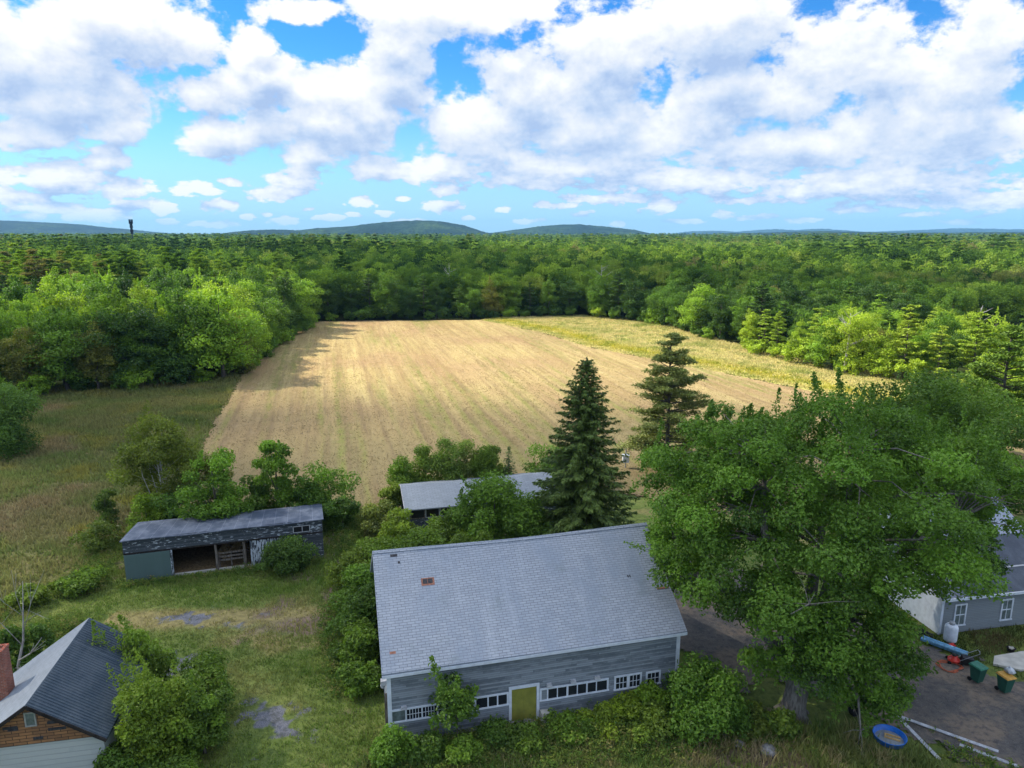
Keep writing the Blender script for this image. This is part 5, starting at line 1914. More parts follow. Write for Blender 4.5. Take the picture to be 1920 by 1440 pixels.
    for i in range(len(C)):
        dd = [np.linalg.norm((n[0] - C[i]) * np.array([1, 1, 1.3])) + (2.5 if n[0][2] > C[i][2] + 1 else 0) for n in nodes]
        j = int(np.argmin(dd))
        p, q = nodes[j][0], nodes[j][1]
        e = C[i]
        mid = (p + e) / 2 + np.array([r.normal(0, 0.25), r.normal(0, 0.25), 0.10 * np.linalg.norm(e - p)])
        w = max(0.05, q * 0.36)
        mb.tube([p, mid, e], [w, w * 0.7, 0.02], 6, cap=False)
    for s in [[(2.6, 2.0, 8.6), (3.4, -1.0, 10.4), (5.0, -3.2, 11.4), (6.6, -3.6, 11.2)], [(3.0, 2.7, 10.2), (4.8, 0.6, 12.2), (7.4, -0.6, 12.6), (9.6, -0.4, 12.0)], [(0.4, -0.2, 3.4), (-0.4, -2.2, 7.6), (-1.6, -3.9, 8.6), (-2.6, -4.4, 8.4)],
              [(1.6, 1.4, 6.2), (1.0, -2.0, 8.8), (-0.6, -3.6, 10.2)], [(1.5, -1.0, 3.4), (1.8, -2.6, 3.0), (1.9, -3.0, 1.4), (1.8, -3.1, 0.7)]]:
        mb.tube(s, [0.085, 0.065, 0.04, 0.012][:len(s)], 7)
        e = np.array(s[-2])
        for k in range(5):
            f = e + np.array([r.normal(0, 0.6), r.normal(0, 0.5), r.normal(0.1, 0.5)])
            mb.tube([e, (e + f) / 2 + 0.05, f], [0.025, 0.015, 0.005], 5, cap=False)
    mb.build("limb", M["maple_bark"], trunk, True)


build_maple()


def broad(name, label, cat, x, y, h, R, color, seed, leaf=0.26, nclump=26, nleaf=190, z0=0.15, shape=0.55, mat="leaf", group=None, rc=None, lump=0.2, trunk="bark", spikes=4, ry=None, r0=None, parts=("crown", "trunk"), up=0.45):
    rc = rc or max(R * 0.36, 0.42)
    me, C = crown_mesh("crown", seed, R - rc * 0.6, (ry or R) - rc * 0.6, h * z0 + rc * 0.4, h - rc * 0.6, nclump, rc, int(nleaf * 1.5), leaf, M[mat], shape, lump, up, spikes=spikes)
    tm = trunk_mesh("trunk", seed, h * 0.85, r0 or max(0.04, 0.022 * h), C, M[trunk], nlimb=min(12, nclump // 2))
    return plant(name, label, cat, (x, y, 0), me, tm, color, parts=parts)


def shrub(label, x, y, h, R, color, seed, leaf=0.22, nclump=16, nleaf=150, ry=None, up=0.45, spikes=0, shape=0.4):
    return broad("shrub", label, "shrub", x, y, h, R, color, seed, leaf, nclump, nleaf, 0.02, shape, ry=ry, lump=0.22, r0=0.05, spikes=spikes, parts=("foliage", "stem"), up=up)


def build_near_plants():
    # conifers behind the barn
    c, t = spruce_meshes(5, 15.9, 5.0, 0.46, 0.33, dens=2.1, curve=0.66)
    plant("spruce_tree", "tall dark spruce, cone shaped with a pointed tip, right behind the barn roof", "tree", (5.6, 52.6, 0), c, t, (0.054, 0.088, 0.034))
    c, t = pine_meshes(9, 14.8, 4.7, 0.36, 25, 0.08, 85, 0.16)
    plant("pine_tree", "airy grey-green conifer with gaps between its limbs, behind the maple beside the spruce", "tree", (16.4, 72.0, 0), c, t, (0.125, 0.155, 0.075))
    # trees behind the open shed
    me, C = crown_mesh("crown", 31, 2.9, 2.4, 1.6, 8.4, 44, 0.95, 300, 0.22, M["leaf"], 0.6, 0.2, spikes=8)
    r = np.random.default_rng(3)
    mb = MB()
    for (a, b, hh, rad) in ((0.1, 0, 8.2, 0.08), (0.35, 0.1, 7.6, 0.06), (-0.7, 0.2, 6.8, 0.05), (-1.3, 0, 6.0, 0.045)):
        mb.tube([(a * 0.3, b, -0.1), (a * 0.7, b - 0.5, hh * 0.35), (a, b - 0.9, hh * 0.7), (a * 1.2, b - 0.5, hh)], [rad, rad * 0.9, rad * 0.6, 0.01], 6)
    for i in range(len(C)):
        mb.tube([(0.1, -0.4, C[i][2] * 0.7), C[i] * np.array([0.75, 0.75, 1])], [0.018, 0.006], 5, cap=False)
    plant("birch_tree", "loose olive birch with thin white stems, tallest behind the open shed", "tree", (-31.0, 60.0, 0), me, mb.mesh("trunk", M["birch"], True), (0.078, 0.108, 0.030))
    broad("maple_sapling", "bright green young maple leaning over the middle of the open shed roof", "tree", -24.6, 55.6, 7.2, 2.3, (0.068, 0.135, 0.026), 33, 0.24, 26, 210, 0.05)
    broad("maple_sapling", "narrow upright young maple rising behind the right half of the open shed", "tree", -20.4, 58.6, 7.6, 1.7, (0.066, 0.130, 0.026), 34, 0.24, 22, 180, 0.05, lump=0.28)
    shrub("dark round shrub behind the shed between the two young maples", -22.4, 58.6, 4.2, 2.0, (0.038, 0.078, 0.024), 35)
    shrub("broad green shrub at the right rear corner of the open shed", -16.4, 60.0, 4.9, 2.4, (0.060, 0.120, 0.026), 36, nclump=22)
    shrub("low dark shrub against the open shed's right end wall", -14.6, 57.4, 3.0, 1.5, (0.046, 0.092, 0.026), 37)
    shrub("small shrub behind the roof, just right of the narrow young maple", -18.6, 58.4, 4.6, 1.6, (0.050, 0.102, 0.024), 38)
    shrub("yellow-green leafy shrub at the rear left of the open shed, below the birch", -30.4, 55.6, 4.1, 1.6, (0.098, 0.160, 0.026), 39)
    shrub("dark shrub filling the gap between birch and shed roof", -28.4, 56.8, 4.4, 2.0, (0.040, 0.085, 0.026), 40)
    shrub("pale olive shrub right of the birch, seeded over with grey plumes", -27.0, 61.2, 5.9, 1.7, (0.090, 0.108, 0.048), 41)
    shrub("straggly low shrub left of the open shed's back corner", -33.4, 53.4, 2.3, 1.9, (0.066, 0.100, 0.030), 42, nclump=12, nleaf=90)
    shrub("thin scraggly shrub standing alone in the meadow left of the birch", -35.4, 58.2, 3.4, 1.0, (0.048, 0.085, 0.030), 43, nclump=14, nleaf=70)
    shrub("dark dense round bush in front of the open shed's board wall", -17.0, 49.6, 2.5, 1.85, (0.036, 0.072, 0.024), 44, 0.18, 22, 200)
    shrub("low weedy bush at the front left corner of the open shed", -30.6, 46.8, 1.3, 1.5, (0.072, 0.125, 0.030), 45)
    shrub("weedy bush in the rough grass further left of the shed door", -33.0, 45.0, 1.2, 1.3, (0.075, 0.115, 0.030), 46)
    # round the long shed
    for i, (px, hh, R, col, lb) in enumerate([(752, 4.3, 1.3, (0.072, 0.130, 0.030), "yellowish shrub at the left rear corner of the long shed"), (792, 5.2, 1.5, (0.078, 0.130, 0.038), "olive willow shrub, second from the left behind the long shed"),
                                              (842, 6.3, 1.5, (0.084, 0.138, 0.044), "tall feathery willow, highest of the shrubs behind the long shed"), (872, 5.6, 1.3, (0.098, 0.140, 0.062), "pale silvery willow beside the tallest willow behind the long shed"),
                                              (905, 5.0, 1.4, (0.070, 0.120, 0.030), "green bushy willow behind the middle of the long shed"), (925, 4.7, 1.2, (0.066, 0.112, 0.028), "small green willow next to the little fir behind the long shed")]):
        d = 67.0
        broad("willow_shrub", lb, "shrub", (px - 960) / 1333 * d, 63.6 + (i % 2) * 0.8 + i * 0.35, hh, R, col, 60 + i, 0.17, 24, 190, 0.02, 0.35, lump=0.10, spikes=0, rc=R * 0.45, r0=0.05, parts=("foliage", "stem"), up=0.2)
    c, t = spruce_meshes(64, 4.9, 1.35, 0.26, 0.26, curve=0.8)
    plant("fir_tree", "little pointed fir at the right end of the willows behind the long shed", "tree", (-0.3, 65.6, 0), c, t, (0.046, 0.085, 0.030))
    shrub("leafy green shrub behind the long shed, left of the spruce", 3.6, 66.4, 4.7, 2.3, (0.060, 0.118, 0.028), 66)
    shrub("pale shrub behind the long shed half hidden by the spruce", 6.0, 66.8, 5.2, 2.0, (0.062, 0.110, 0.030), 67)
    broad("ash_tree", "big leafy tree covering the front of the long shed", "tree", -1.4, 52.4, 6.6, 3.0, (0.064, 0.122, 0.028), 68, 0.24, 34, 210, 0.05)
    shrub("dense dark bush between the barn ridge and the long shed", 1.6, 51.6, 4.4, 2.2, (0.045, 0.090, 0.024), 69)
    shrub("yellow-green bush at the left front corner of the long shed", -9.2, 54.2, 3.0, 1.7, (0.092, 0.140, 0.030), 70)
    shrub("grey-green bush left of the long shed's corner", -11.2, 56.6, 2.6, 1.5, (0.080, 0.105, 0.045), 71)
    shrub("tall yellow-green weeds at the rear left of the long shed", -10.6, 60.4, 3.4, 1.2, (0.088, 0.130, 0.030), 72, nclump=12)
    shrub("bushy growth in front of the long shed, left of the big ash", -6.2, 52.6, 3.0, 1.9, (0.070, 0.118, 0.028), 73)
    shrub("dark bush under the long shed windows", -4.2, 53.6, 3.2, 1.8, (0.052, 0.098, 0.026), 74)
    # down the left side of the barn
    for i, (x, y, hh, R, col, lb) in enumerate([(-9.6, 49.0, 2.9, 2.0, (0.070, 0.120, 0.026), "rounded bush beyond the barn's far left corner"), (-11.2, 46.4, 2.8, 1.7, (0.085, 0.125, 0.030), "yellowing bush by the track left of the barn"),
                                                (-9.8, 43.6, 3.2, 1.9, (0.056, 0.108, 0.026), "dark green bush beside the barn's left gable, toward the back"), (-9.6, 40.6, 3.3, 1.7, (0.048, 0.095, 0.024), "dark bush against the middle of the barn's left gable"),
                                                (-9.0, 38.0, 2.6, 1.4, (0.064, 0.115, 0.026), "low bush against the barn's left gable, toward the front"), (-8.4, 35.6, 1.5, 1.1, (0.060, 0.112, 0.026), "small weedy bush near the barn's front left corner"),
                                                (-6.6, 48.6, 3.4, 2.2, (0.064, 0.112, 0.026), "bush behind the barn near the left end of the ridge"), (-2.8, 48.8, 3.6, 2.0, (0.072, 0.118, 0.028), "bush behind the middle of the barn ridge")]):
        shrub(lb, x, y, hh, R, col, 80 + i, nclump=20)
    # along the front of the barn
    me, C = crown_mesh("crown", 95, 0.95, 0.9, 1.3, 3.6, 17, 0.42, 85, 0.22, M["leaf"], 0.35, 0.3, spikes=3)
    tm = trunk_mesh("trunk", 95, 3.4, 0.05, C, M["bark"], 12)
    plant("ash_sapling", "slender sapling with a thin bare stem standing before the barn's left windows", "tree", (-2.75, 31.1, 0), me, tm, (0.062, 0.120, 0.030))
    for i, (x, y, hh, R, col, lb) in enumerate([(-5.7, 29.6, 1.8, 0.85, (0.064, 0.125, 0.028), "upright leafy bush at the barn's front left corner"), (-4.2, 30.2, 1.0, 0.9, (0.045, 0.088, 0.024), "low dark bush below the barn's leftmost window"),
                                                (-2.3, 29.9, 1.0, 0.8, (0.078, 0.140, 0.030), "fresh green bush at the foot of the sapling"), (-0.9, 31.2, 0.9, 0.8, (0.045, 0.090, 0.024), "low dark bush left of the barn door"),
                                                (0.5, 31.0, 0.9, 0.9, (0.060, 0.105, 0.026), "small bush before the olive door"), (3.0, 31.9, 0.85, 1.1, (0.070, 0.125, 0.026), "low bush right of the barn door"),
                                                (4.7, 32.4, 0.95, 1.1, (0.094, 0.140, 0.026), "yellow-green creeper below the black barn windows"), (6.2, 32.8, 1.25, 1.2, (0.100, 0.150, 0.026), "yellow-green creeper climbing below the twin windows"),
                                                (7.5, 33.2, 1.5, 1.1, (0.080, 0.140, 0.026), "leafy bush reaching the twin windows' sill"), (6.9, 31.8, 1.2, 1.2, (0.075, 0.120, 0.030), "low bush left of the big round bush")]):
        shrub(lb, x, y, hh, R, col, 100 + i, 0.18, 16, 130)
    shrub("big dense round bush at the barn's front right corner", 9.9, 32.4, 3.1, 2.1, (0.052, 0.108, 0.026), 115, 0.20, 30, 230)
    shrub("low brambles between the big round bush and the maple trunk", 12.6, 32.6, 0.9, 1.2, (0.072, 0.105, 0.032), 116, nclump=10, nleaf=80)
    shrub("low green growth at the foot of the maple trunk", 13.6, 31.9, 1.0, 0.9, (0.060, 0.105, 0.028), 117, nclump=10, nleaf=90)
    # by the small house bottom left
    broad("locust_tree", "feathery yellow-green tree against the right slope of the small house roof", "tree", -19.7, 33.0, 4.8, 1.9, (0.074, 0.126, 0.028), 120, 0.17, 30, 230, 0.05, spikes=8)
    broad("locust_tree", "tallest yellow-green tree nearest the camera beside the small house", "tree", -17.1, 29.6, 4.9, 1.5, (0.088, 0.140, 0.030), 121, 0.17, 30, 220, 0.08, spikes=8, shape=0.6)
    broad("locust_tree", "darker bushy tree on the right edge of the clump beside the small house", "tree", -15.1, 30.4, 3.5, 1.3, (0.060, 0.108, 0.026), 122, 0.17, 22, 200, 0.03, spikes=5)
    shrub("dark vines along the right wall of the small house", -17.7, 27.9, 2.3, 1.1, (0.048, 0.095, 0.026), 123, 0.16)
    shrub("small bush behind the clump of trees by the small house", -16.6, 33.4, 3.3, 1.7, (0.060, 0.105, 0.026), 124, 0.18)
    shrub("low leafy bush at the bottom edge right of the small house wall", -15.6, 27.8, 1.9, 1.3, (0.058, 0.105, 0.026), 125, 0.16)
    shrub("ivy covered bush wrapped round the dead tree's foot", -27.9, 36.4, 3.6, 1.3, (0.046, 0.092, 0.026), 126)
    shrub("low green weeds behind the small house roof", -25.2, 38.6, 1.5, 1.6, (0.066, 0.115, 0.030), 127)
    # dead tree
    r = np.random.default_rng(44)
    root = empty("dead_tree", "bare grey dead tree with broken limbs behind the small house", "tree", (-27.4, 35.2, 0))
    mb = MB()
    mb.tube([(0, 0, -0.2), (0.1, 0, 1.6), (0.45, 0.2, 3.0), (0.6, 0.3, 4.6), (0.7, 0.5, 6.4)], [0.09, 0.075, 0.055, 0.03, 0.008], 8)
    mb.build("trunk", M["dead"], root, True)
    for (p, q, e, rad) in [((0.2, 0, 1.9), (1.2, -0.4, 2.6), (2.0, -0.5, 3.6), 0.13), ((0.1, 0, 1.4), (0.9, -0.8, 2.0), (1.4, -1.2, 1.8), 0.09), ((0.5, 0.2, 3.4), (1.1, 0.3, 5.2), (1.9, 0.6, 7.0), 0.05), ((0.6, 0.3, 4.2), (0.2, 0.5, 5.6), (0.1, 0.6, 7.0), 0.04),
                           ((0.55, 0.3, 4.0), (1.4, 0.2, 4.6), (2.2, 0.0, 4.4), 0.04), ((0.4, 0.1, 2.8), (-0.6, 0.2, 4.0), (-1.4, 0.4, 4.6), 0.05), ((0.6, 0.3, 4.4), (-0.3, 0.2, 5.3), (-0.9, 0.2, 6.3), 0.03)]:
        mb = MB()
        rad *= 0.42
        mb.tube([p, q, e], [rad, rad * 0.7, rad * 0.2], 6)
        for k in range(4):
            f = np.array(q) * 0.6 + np.array(e) * 0.4 + np.array([r.normal(0, 0.4), r.normal(0, 0.3), abs(r.normal(0, 0.4))])
            mb.tube([q, f], [rad * 0.35, 0.006], 5, cap=False)
        mb.build("limb", M["dead"], root, True)
    # left edge of the frame
    broad("tree_clump", "light green rounded tree at the left edge of the meadow", "tree", -58.6, 79.4, 8.4, 3.2, (0.070, 0.130, 0.045), 130, 0.26, 30, 190, 0.3)
    shrub("dark low bush beneath the light green tree at the meadow's left edge", -57.0, 77.4, 4.2, 3.0, (0.042, 0.088, 0.024), 131, 0.22, 26, 170)
    # right edge, behind the maple and the farmhouse
    broad("maple_tree", "full green maple behind the farmhouse roof at the right edge", "tree", 36.0, 60.0, 12.6, 6.6, (0.058, 0.110, 0.028), 140, 0.28, 70, 230, 0.15, rc=1.35, lump=0.26)
    c, t = pine_meshes(141, 15.0, 5.4, 0.5, 13, 0.12, 80, 0.05)
    plant("pine_tree", "soft green pine with a broad feathery crown at the right edge behind the maple", "tree", (54.0, 76.0, 0), c, t, (0.075, 0.135, 0.030))
    broad("maple_tree", "mid green tree between the big maple and the feathery pine at the right", "tree", 45.0, 70.0, 10.5, 5.0, (0.070, 0.130, 0.028), 142, 0.30, 50, 230, 0.1)
    broad("maple_tree", "sunny yellow-green tree by the road at the right edge", "tree", 72.0, 97.0, 11.0, 4.6, (0.120, 0.185, 0.030), 143, 0.36, 44, 190, 0.1)
    shrub("yellow-green bush at the road end of the goldenrod strip", 66.5, 102.0, 4.5, 3.0, (0.130, 0.175, 0.030), 144, 0.3, 20, 130)
    shrub("sunlit low bush beside the goldenrod strip's right end", 74.0, 108.0, 5.0, 3.4, (0.125, 0.180, 0.032), 145, 0.3, 20, 130)


build_near_plants()


def build_weeds():
    """broad-leaved weeds that run the shrubs, walls and grass together"""
    r = np.random.default_rng(301)
    runs = [([(-6.5, 29.8), (-2, 30.6), (2.5, 31.6), (8, 32.6)], 0.55, 1500, 0.55), ([(-6, 28.9), (0, 29.6), (6, 30.6), (9.5, 30.8)], 0.5, 700, 0.40), ([(10.5, 31.5), (12.5, 32.4), (14, 31.8)], 0.7, 420, 0.45),
            ([(-9.2, 35), (-10.6, 39), (-11.8, 44), (-11.6, 48), (-10, 54)], 0.6, 1100, 0.55), ([(-28.3, 47.3), (-22, 49.2), (-15, 51.4)], 0.35, 520, 0.30), ([(-31, 47), (-32, 51), (-33, 55)], 0.9, 620, 0.6),
            ([(-14, 52.5), (-13.4, 58), (-12, 61)], 0.7, 520, 0.5), ([(-17.8, 27), (-16.5, 32), (-17.5, 35)], 0.8, 800, 0.5), ([(-24, 37.5), (-27, 40), (-30, 42)], 0.9, 600, 0.55), ([(-8, 53), (-3, 52), (2, 51)], 0.9, 700, 0.9), ([(-11, 60.5), (-6, 62.5), (2, 64.5)], 0.5, 600, 0.6),
            ([(-34, 44.5), (-36, 40), (-38, 36)], 1.0, 500, 0.5), ([(22, 30.6), (24, 27)], 0.6, 200, 0.25)]
    vs, cs = [], []
    for line, sp, n, h in runs:
        L = np.array(line, float)
        t = r.uniform(0, len(L) - 1, n)
        i = np.minimum(t.astype(int), len(L) - 2)
        p = L[i] + (L[i + 1] - L[i]) * (t - i)[:, None] + r.normal(0, sp, (n, 2))
        hh = h * r.uniform(0.4, 1.3, n) * (0.5 + vnoise(p[:, 0] * 0.8, p[:, 1] * 0.8, 7))
        k = clear_of(p[:, 0], p[:, 1], FOOT)
        p, hh = p[k], hh[k]
        m = len(p)
        per = 16
        z = np.repeat(hh, per) * r.uniform(0.1, 1.0, m * per)
        c = np.repeat(p, per, 0) + r.normal(0, 0.11, (m * per, 2))
        C = np.concatenate([c, z[:, None]], 1)
        vs.append(leaf_cards(C, r.normal(0, 0.6, (m * per, 3)) + np.array([0, 0, 1.0]), 0.13 * r.uniform(0.6, 1.4, m * per), r, 0.5))
        q = pal(np.repeat(r.uniform(0, 1, m), per), [(0, (0.09, 0.16, 0.035)), (0.5, (0.15, 0.235, 0.045)), (0.85, (0.24, 0.28, 0.06)), (1, (0.30, 0.25, 0.10))]) * r.uniform(0.75, 1.25, (m * per, 1))
        cs.append(np.repeat(q, 4, 0))
    V = np.concatenate(vs)
    o = link("weeds", np_mesh("weeds", V, np.arange(len(V)).reshape(-1, 4), M["blade"], col=np.concatenate(cs)))
    tag(o, kind="stuff")


build_weeds()


# ------------------------------------------------------------------ small things in the yards
def put(mb, name, mat, parent, smooth=False):
    return mb.build(name, mat, parent, smooth)


def build_things():
    # gas tank by the farmhouse
    g = empty("propane_tank", "white upright propane tank standing at the farmhouse corner", "gas tank", (27.35, 40.1, 0))
    mb = MB()
    mb.lathe([(0.30, 0.08), (0.36, 0.12), (0.38, 0.22), (0.38, 0.98), (0.36, 1.08), (0.28, 1.17), (0.12, 1.22), (0.0, 1.23)], 24)
    put(mb, "tank_body", M["white"], g, True)
    mb = MB()
    mb.lathe([(0.27, 0.0), (0.27, 0.075)], 20)
    put(mb, "foot_ring", M["metal"], g)
    mb = MB()
    mb.lathe([(0.17, 1.20), (0.17, 1.34), (0.14, 1.36), (0.0, 1.37)], 16)
    put(mb, "valve_cover", M["metal"], g, True)
    # wheelie bins
    for (lb, x, y, rz, lid) in (("green wheeled bin with a bright green lid beside the drive", 26.4, 36.0, 0.35, "bin_lid"), ("green wheeled bin with a yellow lid and a clear bag on top", 27.35, 35.1, 0.25, "yellow")):
        b = empty("wheelie_bin", lb, "bin", (x, y, 0.02), rz)
        mb = MB()
        zz = [(0.10, 0.20, 0.22), (0.98, 0.29, 0.33)]
        vs = []
        for z, a, c in zz:
            vs += [(-a, -c, z), (a, -c, z), (a, c, z), (-a, c, z)]
        mb.add(vs, [(0, 3, 2, 1), (4, 5, 6, 7), (0, 1, 5, 4), (1, 2, 6, 5), (2, 3, 7, 6), (3, 0, 4, 7)])
        mb.box(-0.315, 0.315, -0.355, 0.355, 0.94, 0.985)
        put(mb, "bin_body", M["bin_green"], b)
        mb = MB()
        mb.add([(-0.33, -0.38, 0.99), (0.33, -0.38, 0.99), (0.33, 0.38, 1.0), (-0.33, 0.38, 1.0), (-0.29, -0.33, 1.05), (0.29, -0.33, 1.05), (0.29, 0.33, 1.09), (-0.29, 0.33, 1.09)], [(0, 3, 2, 1), (4, 5, 6, 7), (0, 1, 5, 4), (1, 2, 6, 5), (2, 3, 7, 6), (3, 0, 4, 7)])
        put(mb, "lid", M[lid], b)
        mb = MB()
        mb.tube([(-0.26, 0.40, 0.98), (0.26, 0.40, 0.98)], 0.02, 8)
        put(mb, "handle", M["bin_green"], b)
        for s in (-1, 1):
            mb = MB()
            mb.tube([(s * 0.20, 0.26, 0.11), (s * 0.27, 0.26, 0.11)], 0.115, 16)
            put(mb, "wheel", M["tire"], b)
        if lid == "yellow":
            rr = np.random.default_rng(3)
            mb = MB()
            mb.lathe([(0.16, 0), (0.25, 0.06), (0.24, 0.18), (0.13, 0.27), (0.03, 0.30), (0.05, 0.36)], 12)
            mb.v = [(a * (1 + 0.2 * rr.normal()), c * (1 + 0.2 * rr.normal()), d) for a, c, d in mb.v]
            o = put(mb, "rubbish_bag", M["bag"], None, True)
            o.location = (x + 0.25, y + 0.15, 1.11)
            tag(o, "clear rubbish bag lying on the yellow bin lid", "bag")
    # paddling pool
    p = empty("paddling_pool", "round blue paddling pool on the grass under the maple", "pool", (19.0, 31.3, 0))
    mb = MB()
    mb.lathe([(0.66, 0.0), (0.70, 0.02), (0.76, 0.27), (0.79, 0.30), (0.81, 0.28), (0.80, 0.24), (0.745, 0.25), (0.68, 0.035)][:4] + [(0.77, 0.315), (0.73, 0.29), (0.655, 0.05)], 40)
    put(mb, "pool_wall", M["pool_blue"], p, True)
    mb = MB()
    mb.lathe([(0.66, 0.052), (0.668, 0.062), (0.0, 0.063)], 40)
    put(mb, "pool_floor", M["pool_in"], p)
    f = empty("wooden_frame", "small unpainted wooden frame lying in the blue paddling pool", "frame", (19.18, 31.35, 0.066), -0.5)
    for (a, b, c, d) in ((-0.36, 0.36, -0.14, -0.08), (-0.36, 0.36, 0.10, 0.16), (-0.36, -0.29, -0.079, 0.099)):
        mb = MB()
        mb.box(a, b, c, d, 0, 0.08)
        put(mb, "slat", M["wood_new"], f)
    # tyre at the tree
    mb = MB()
    R, r0 = 0.27, 0.11
    n1, n2 = 28, 10
    vs = [((R + r0 * math.cos(2 * math.pi * j / n2)) * math.cos(2 * math.pi * i / n1), (R + r0 * math.cos(2 * math.pi * j / n2)) * math.sin(2 * math.pi * i / n1), 1.25 * r0 * math.sin(2 * math.pi * j / n2)) for i in range(n1) for j in range(n2)]
    mb.add(vs, [(i * n2 + j, ((i + 1) % n1) * n2 + j, ((i + 1) % n1) * n2 + (j + 1) % n2, i * n2 + (j + 1) % n2) for i in range(n1) for j in range(n2)])
    t = put(mb, "tyre", M["tire"], None, True)
    t.location = (18.1, 33.2, 0.36)
    t.rotation_euler = (1.25, 0, 0.5)
    tag(t, "old black tyre leaning under the maple's low branches", "tyre")
    # long pale boards on the drive
    bl = [("long pale board crossing under the others at the drive's edge", (20.3, 33.3, 0.05), (20.7, 29.9, 0.05)), ("longest pale board lying across the gravel drive", (20.4, 32.9, 0.12), (23.9, 30.4, 0.06)), ("short pale board lying nearest the bottom edge on the drive", (22.3, 30.9, 0.05), (24.2, 29.4, 0.05))]
    for lb, a, b in bl:
        mb = MB()
        mb.beam(a, b, 0.20, 0.04)
        tag(put(mb, "board", M["board"], None), lb, "board", "boards lying on the drive")
    # blue tubes, mower, hose, crate, pots
    mb = MB()
    mb.beam((25.6, 40.2, 0.16), (27.2, 38.55, 0.14), 0.34, 0.12)
    mb.tube([(25.5, 40.0, 0.28), (27.3, 38.3, 0.24)], 0.10, 10)
    mb.tube([(25.75, 40.2, 0.26), (27.45, 38.5, 0.22)], 0.10, 10)
    tag(put(mb, "folded_awning", M["blue_tube"], None), "long folded blue awning lying by the propane tank", "awning")
    w = empty("lawn_mower", "red push mower with a black grass bag beside the drive", "mower", (26.25, 37.9, 0.0), -0.35)
    mb = MB()
    mb.lathe([(0.30, 0.12), (0.33, 0.14), (0.32, 0.26), (0.18, 0.30), (0.17, 0.42), (0.08, 0.46), (0, 0.46)], 18)
    put(mb, "deck", M["red"], w, True)
    mb = MB()
    mb.lathe([(0.13, 0.461), (0.15, 0.50), (0.10, 0.56), (0, 0.57)], 14)
    put(mb, "engine", M["black"], w, True)
    mb = MB()
    mb.add([(0.35, -0.26, 0.16), (1.05, -0.24, 0.14), (1.05, 0.24, 0.14), (0.35, 0.26, 0.16), (0.40, -0.24, 0.52), (1.0, -0.2, 0.46), (1.0, 0.2, 0.46), (0.40, 0.24, 0.52)], [(0, 3, 2, 1), (4, 5, 6, 7), (0, 1, 5, 4), (1, 2, 6, 5), (2, 3, 7, 6), (3, 0, 4, 7)])
    put(mb, "grass_bag", M["black"], w)
    mb = MB()
    mb.tube([(0.25, -0.24, 0.3), (1.2, -0.24, 0.95), (1.24, 0.0, 0.98), (1.2, 0.24, 0.95), (0.25, 0.24, 0.3)], 0.018, 7)
    put(mb, "handle", M["metal"], w)
    for (a, b) in ((-0.28, -0.30), (-0.28, 0.30), (0.30, -0.30), (0.30, 0.30)):
        mb = MB()
        mb.tube([(a, b - 0.03, 0.1), (a, b + 0.03, 0.1)], 0.10, 12)
        put(mb, "wheel", M["tire"], w)
    mb = MB()
    pts = []
    for i in range(70):
        a = i * 0.42
        rr = 0.62 + 0.14 * math.sin(i * 1.3)
        pts.append((rr * math.cos(a), 0.8 * rr * math.sin(a), 0.03 + 0.0012 * i))
    mb.tube(pts, 0.018, 6)
    o = put(mb, "garden_hose", M["orange"], None)
    o.location = (25.7, 37.4, 0.0)
    tag(o, "coiled reddish garden hose lying beside the red mower", "hose")
    e = empty("gas_can", "small red fuel can behind the blue awning", "fuel can", (27.0, 39.3, 0))
    mb = MB()
    mb.box(-0.16, 0.16, -0.11, 0.11, 0, 0.30)
    mb.tube([(-0.10, 0, 0.30), (-0.08, 0, 0.39), (0.08, 0, 0.39), (0.10, 0, 0.30)], 0.025, 7)
    put(mb, "can_body", M["red"], e)
    mb = MB()
    mb.tube([(0.13, 0, 0.29), (0.24, 0, 0.42)], [0.03, 0.018], 8)
    put(mb, "spout", M["black"], e)
    e = empty("flower_pot", "dark pot of pale stones on the grass before the farmhouse", "pot", (30.4, 39.0, 0))
    mb = MB()
    mb.lathe([(0.16, 0), (0.24, 0.24), (0.26, 0.26), (0.22, 0.25), (0.15, 0.05)], 18)
    put(mb, "pot", M["darkwood"], e, True)
    mb = MB()
    rr = np.random.default_rng(5)
    for k in range(9):
        a = k * 2.4
        q = 0.15 * math.sqrt(k / 9)
        mb.lathe([(0.0, -0.05), (0.055, -0.01), (0.05, 0.04), (0.0, 0.06)], 8, (q * math.cos(a), q * math.sin(a), 0.25))
    put(mb, "stones", M["concrete"], e, True)
    mb = MB()
    for k in range(26):
        a, b = rr.uniform(0, 6.28), rr.uniform(0, 1) ** 0.5
        mb.lathe([(0.0, -0.03), (0.10, 0.0), (0.09, 0.12 * (1.2 - b)), (0.0, 0.3 * (1.1 - b))], 7, (0.7 * b * math.cos(a), 0.4 * b * math.sin(a), 0.05 + 0.2 * (1 - b)))
    o = put(mb, "refuse_pile", M["black"], None)
    o.location = (25.95, 40.75, 0)
    tag(o, "black heap of sacks at the foot of the white gable", "refuse pile")
    # white block by the barn door
    mb = MB()
    vs = [(-0.26, -0.22, 0), (0.26, -0.2, 0), (0.24, 0.2, 0), (-0.24, 0.22, 0), (-0.24, -0.18, 0.62), (0.22, -0.16, 0.58), (0.2, 0.16, 0.6), (-0.22, 0.18, 0.64)]
    mb.add(vs, [(0, 3, 2, 1), (4, 5, 6, 7), (0, 1, 5, 4), (1, 2, 6, 5), (2, 3, 7, 6), (3, 0, 4, 7)])
    mb.box(-0.1, 0.12, -0.25, -0.2, 0.2, 0.42)
    o = put(mb, "stone_block", M["concrete"], None)
    o.location = (1.72, 32.65, 0.0)
    o.rotation_euler = (0, 0, 0.3)
    tag(o, "pale block standing right beside the barn's olive door", "block")
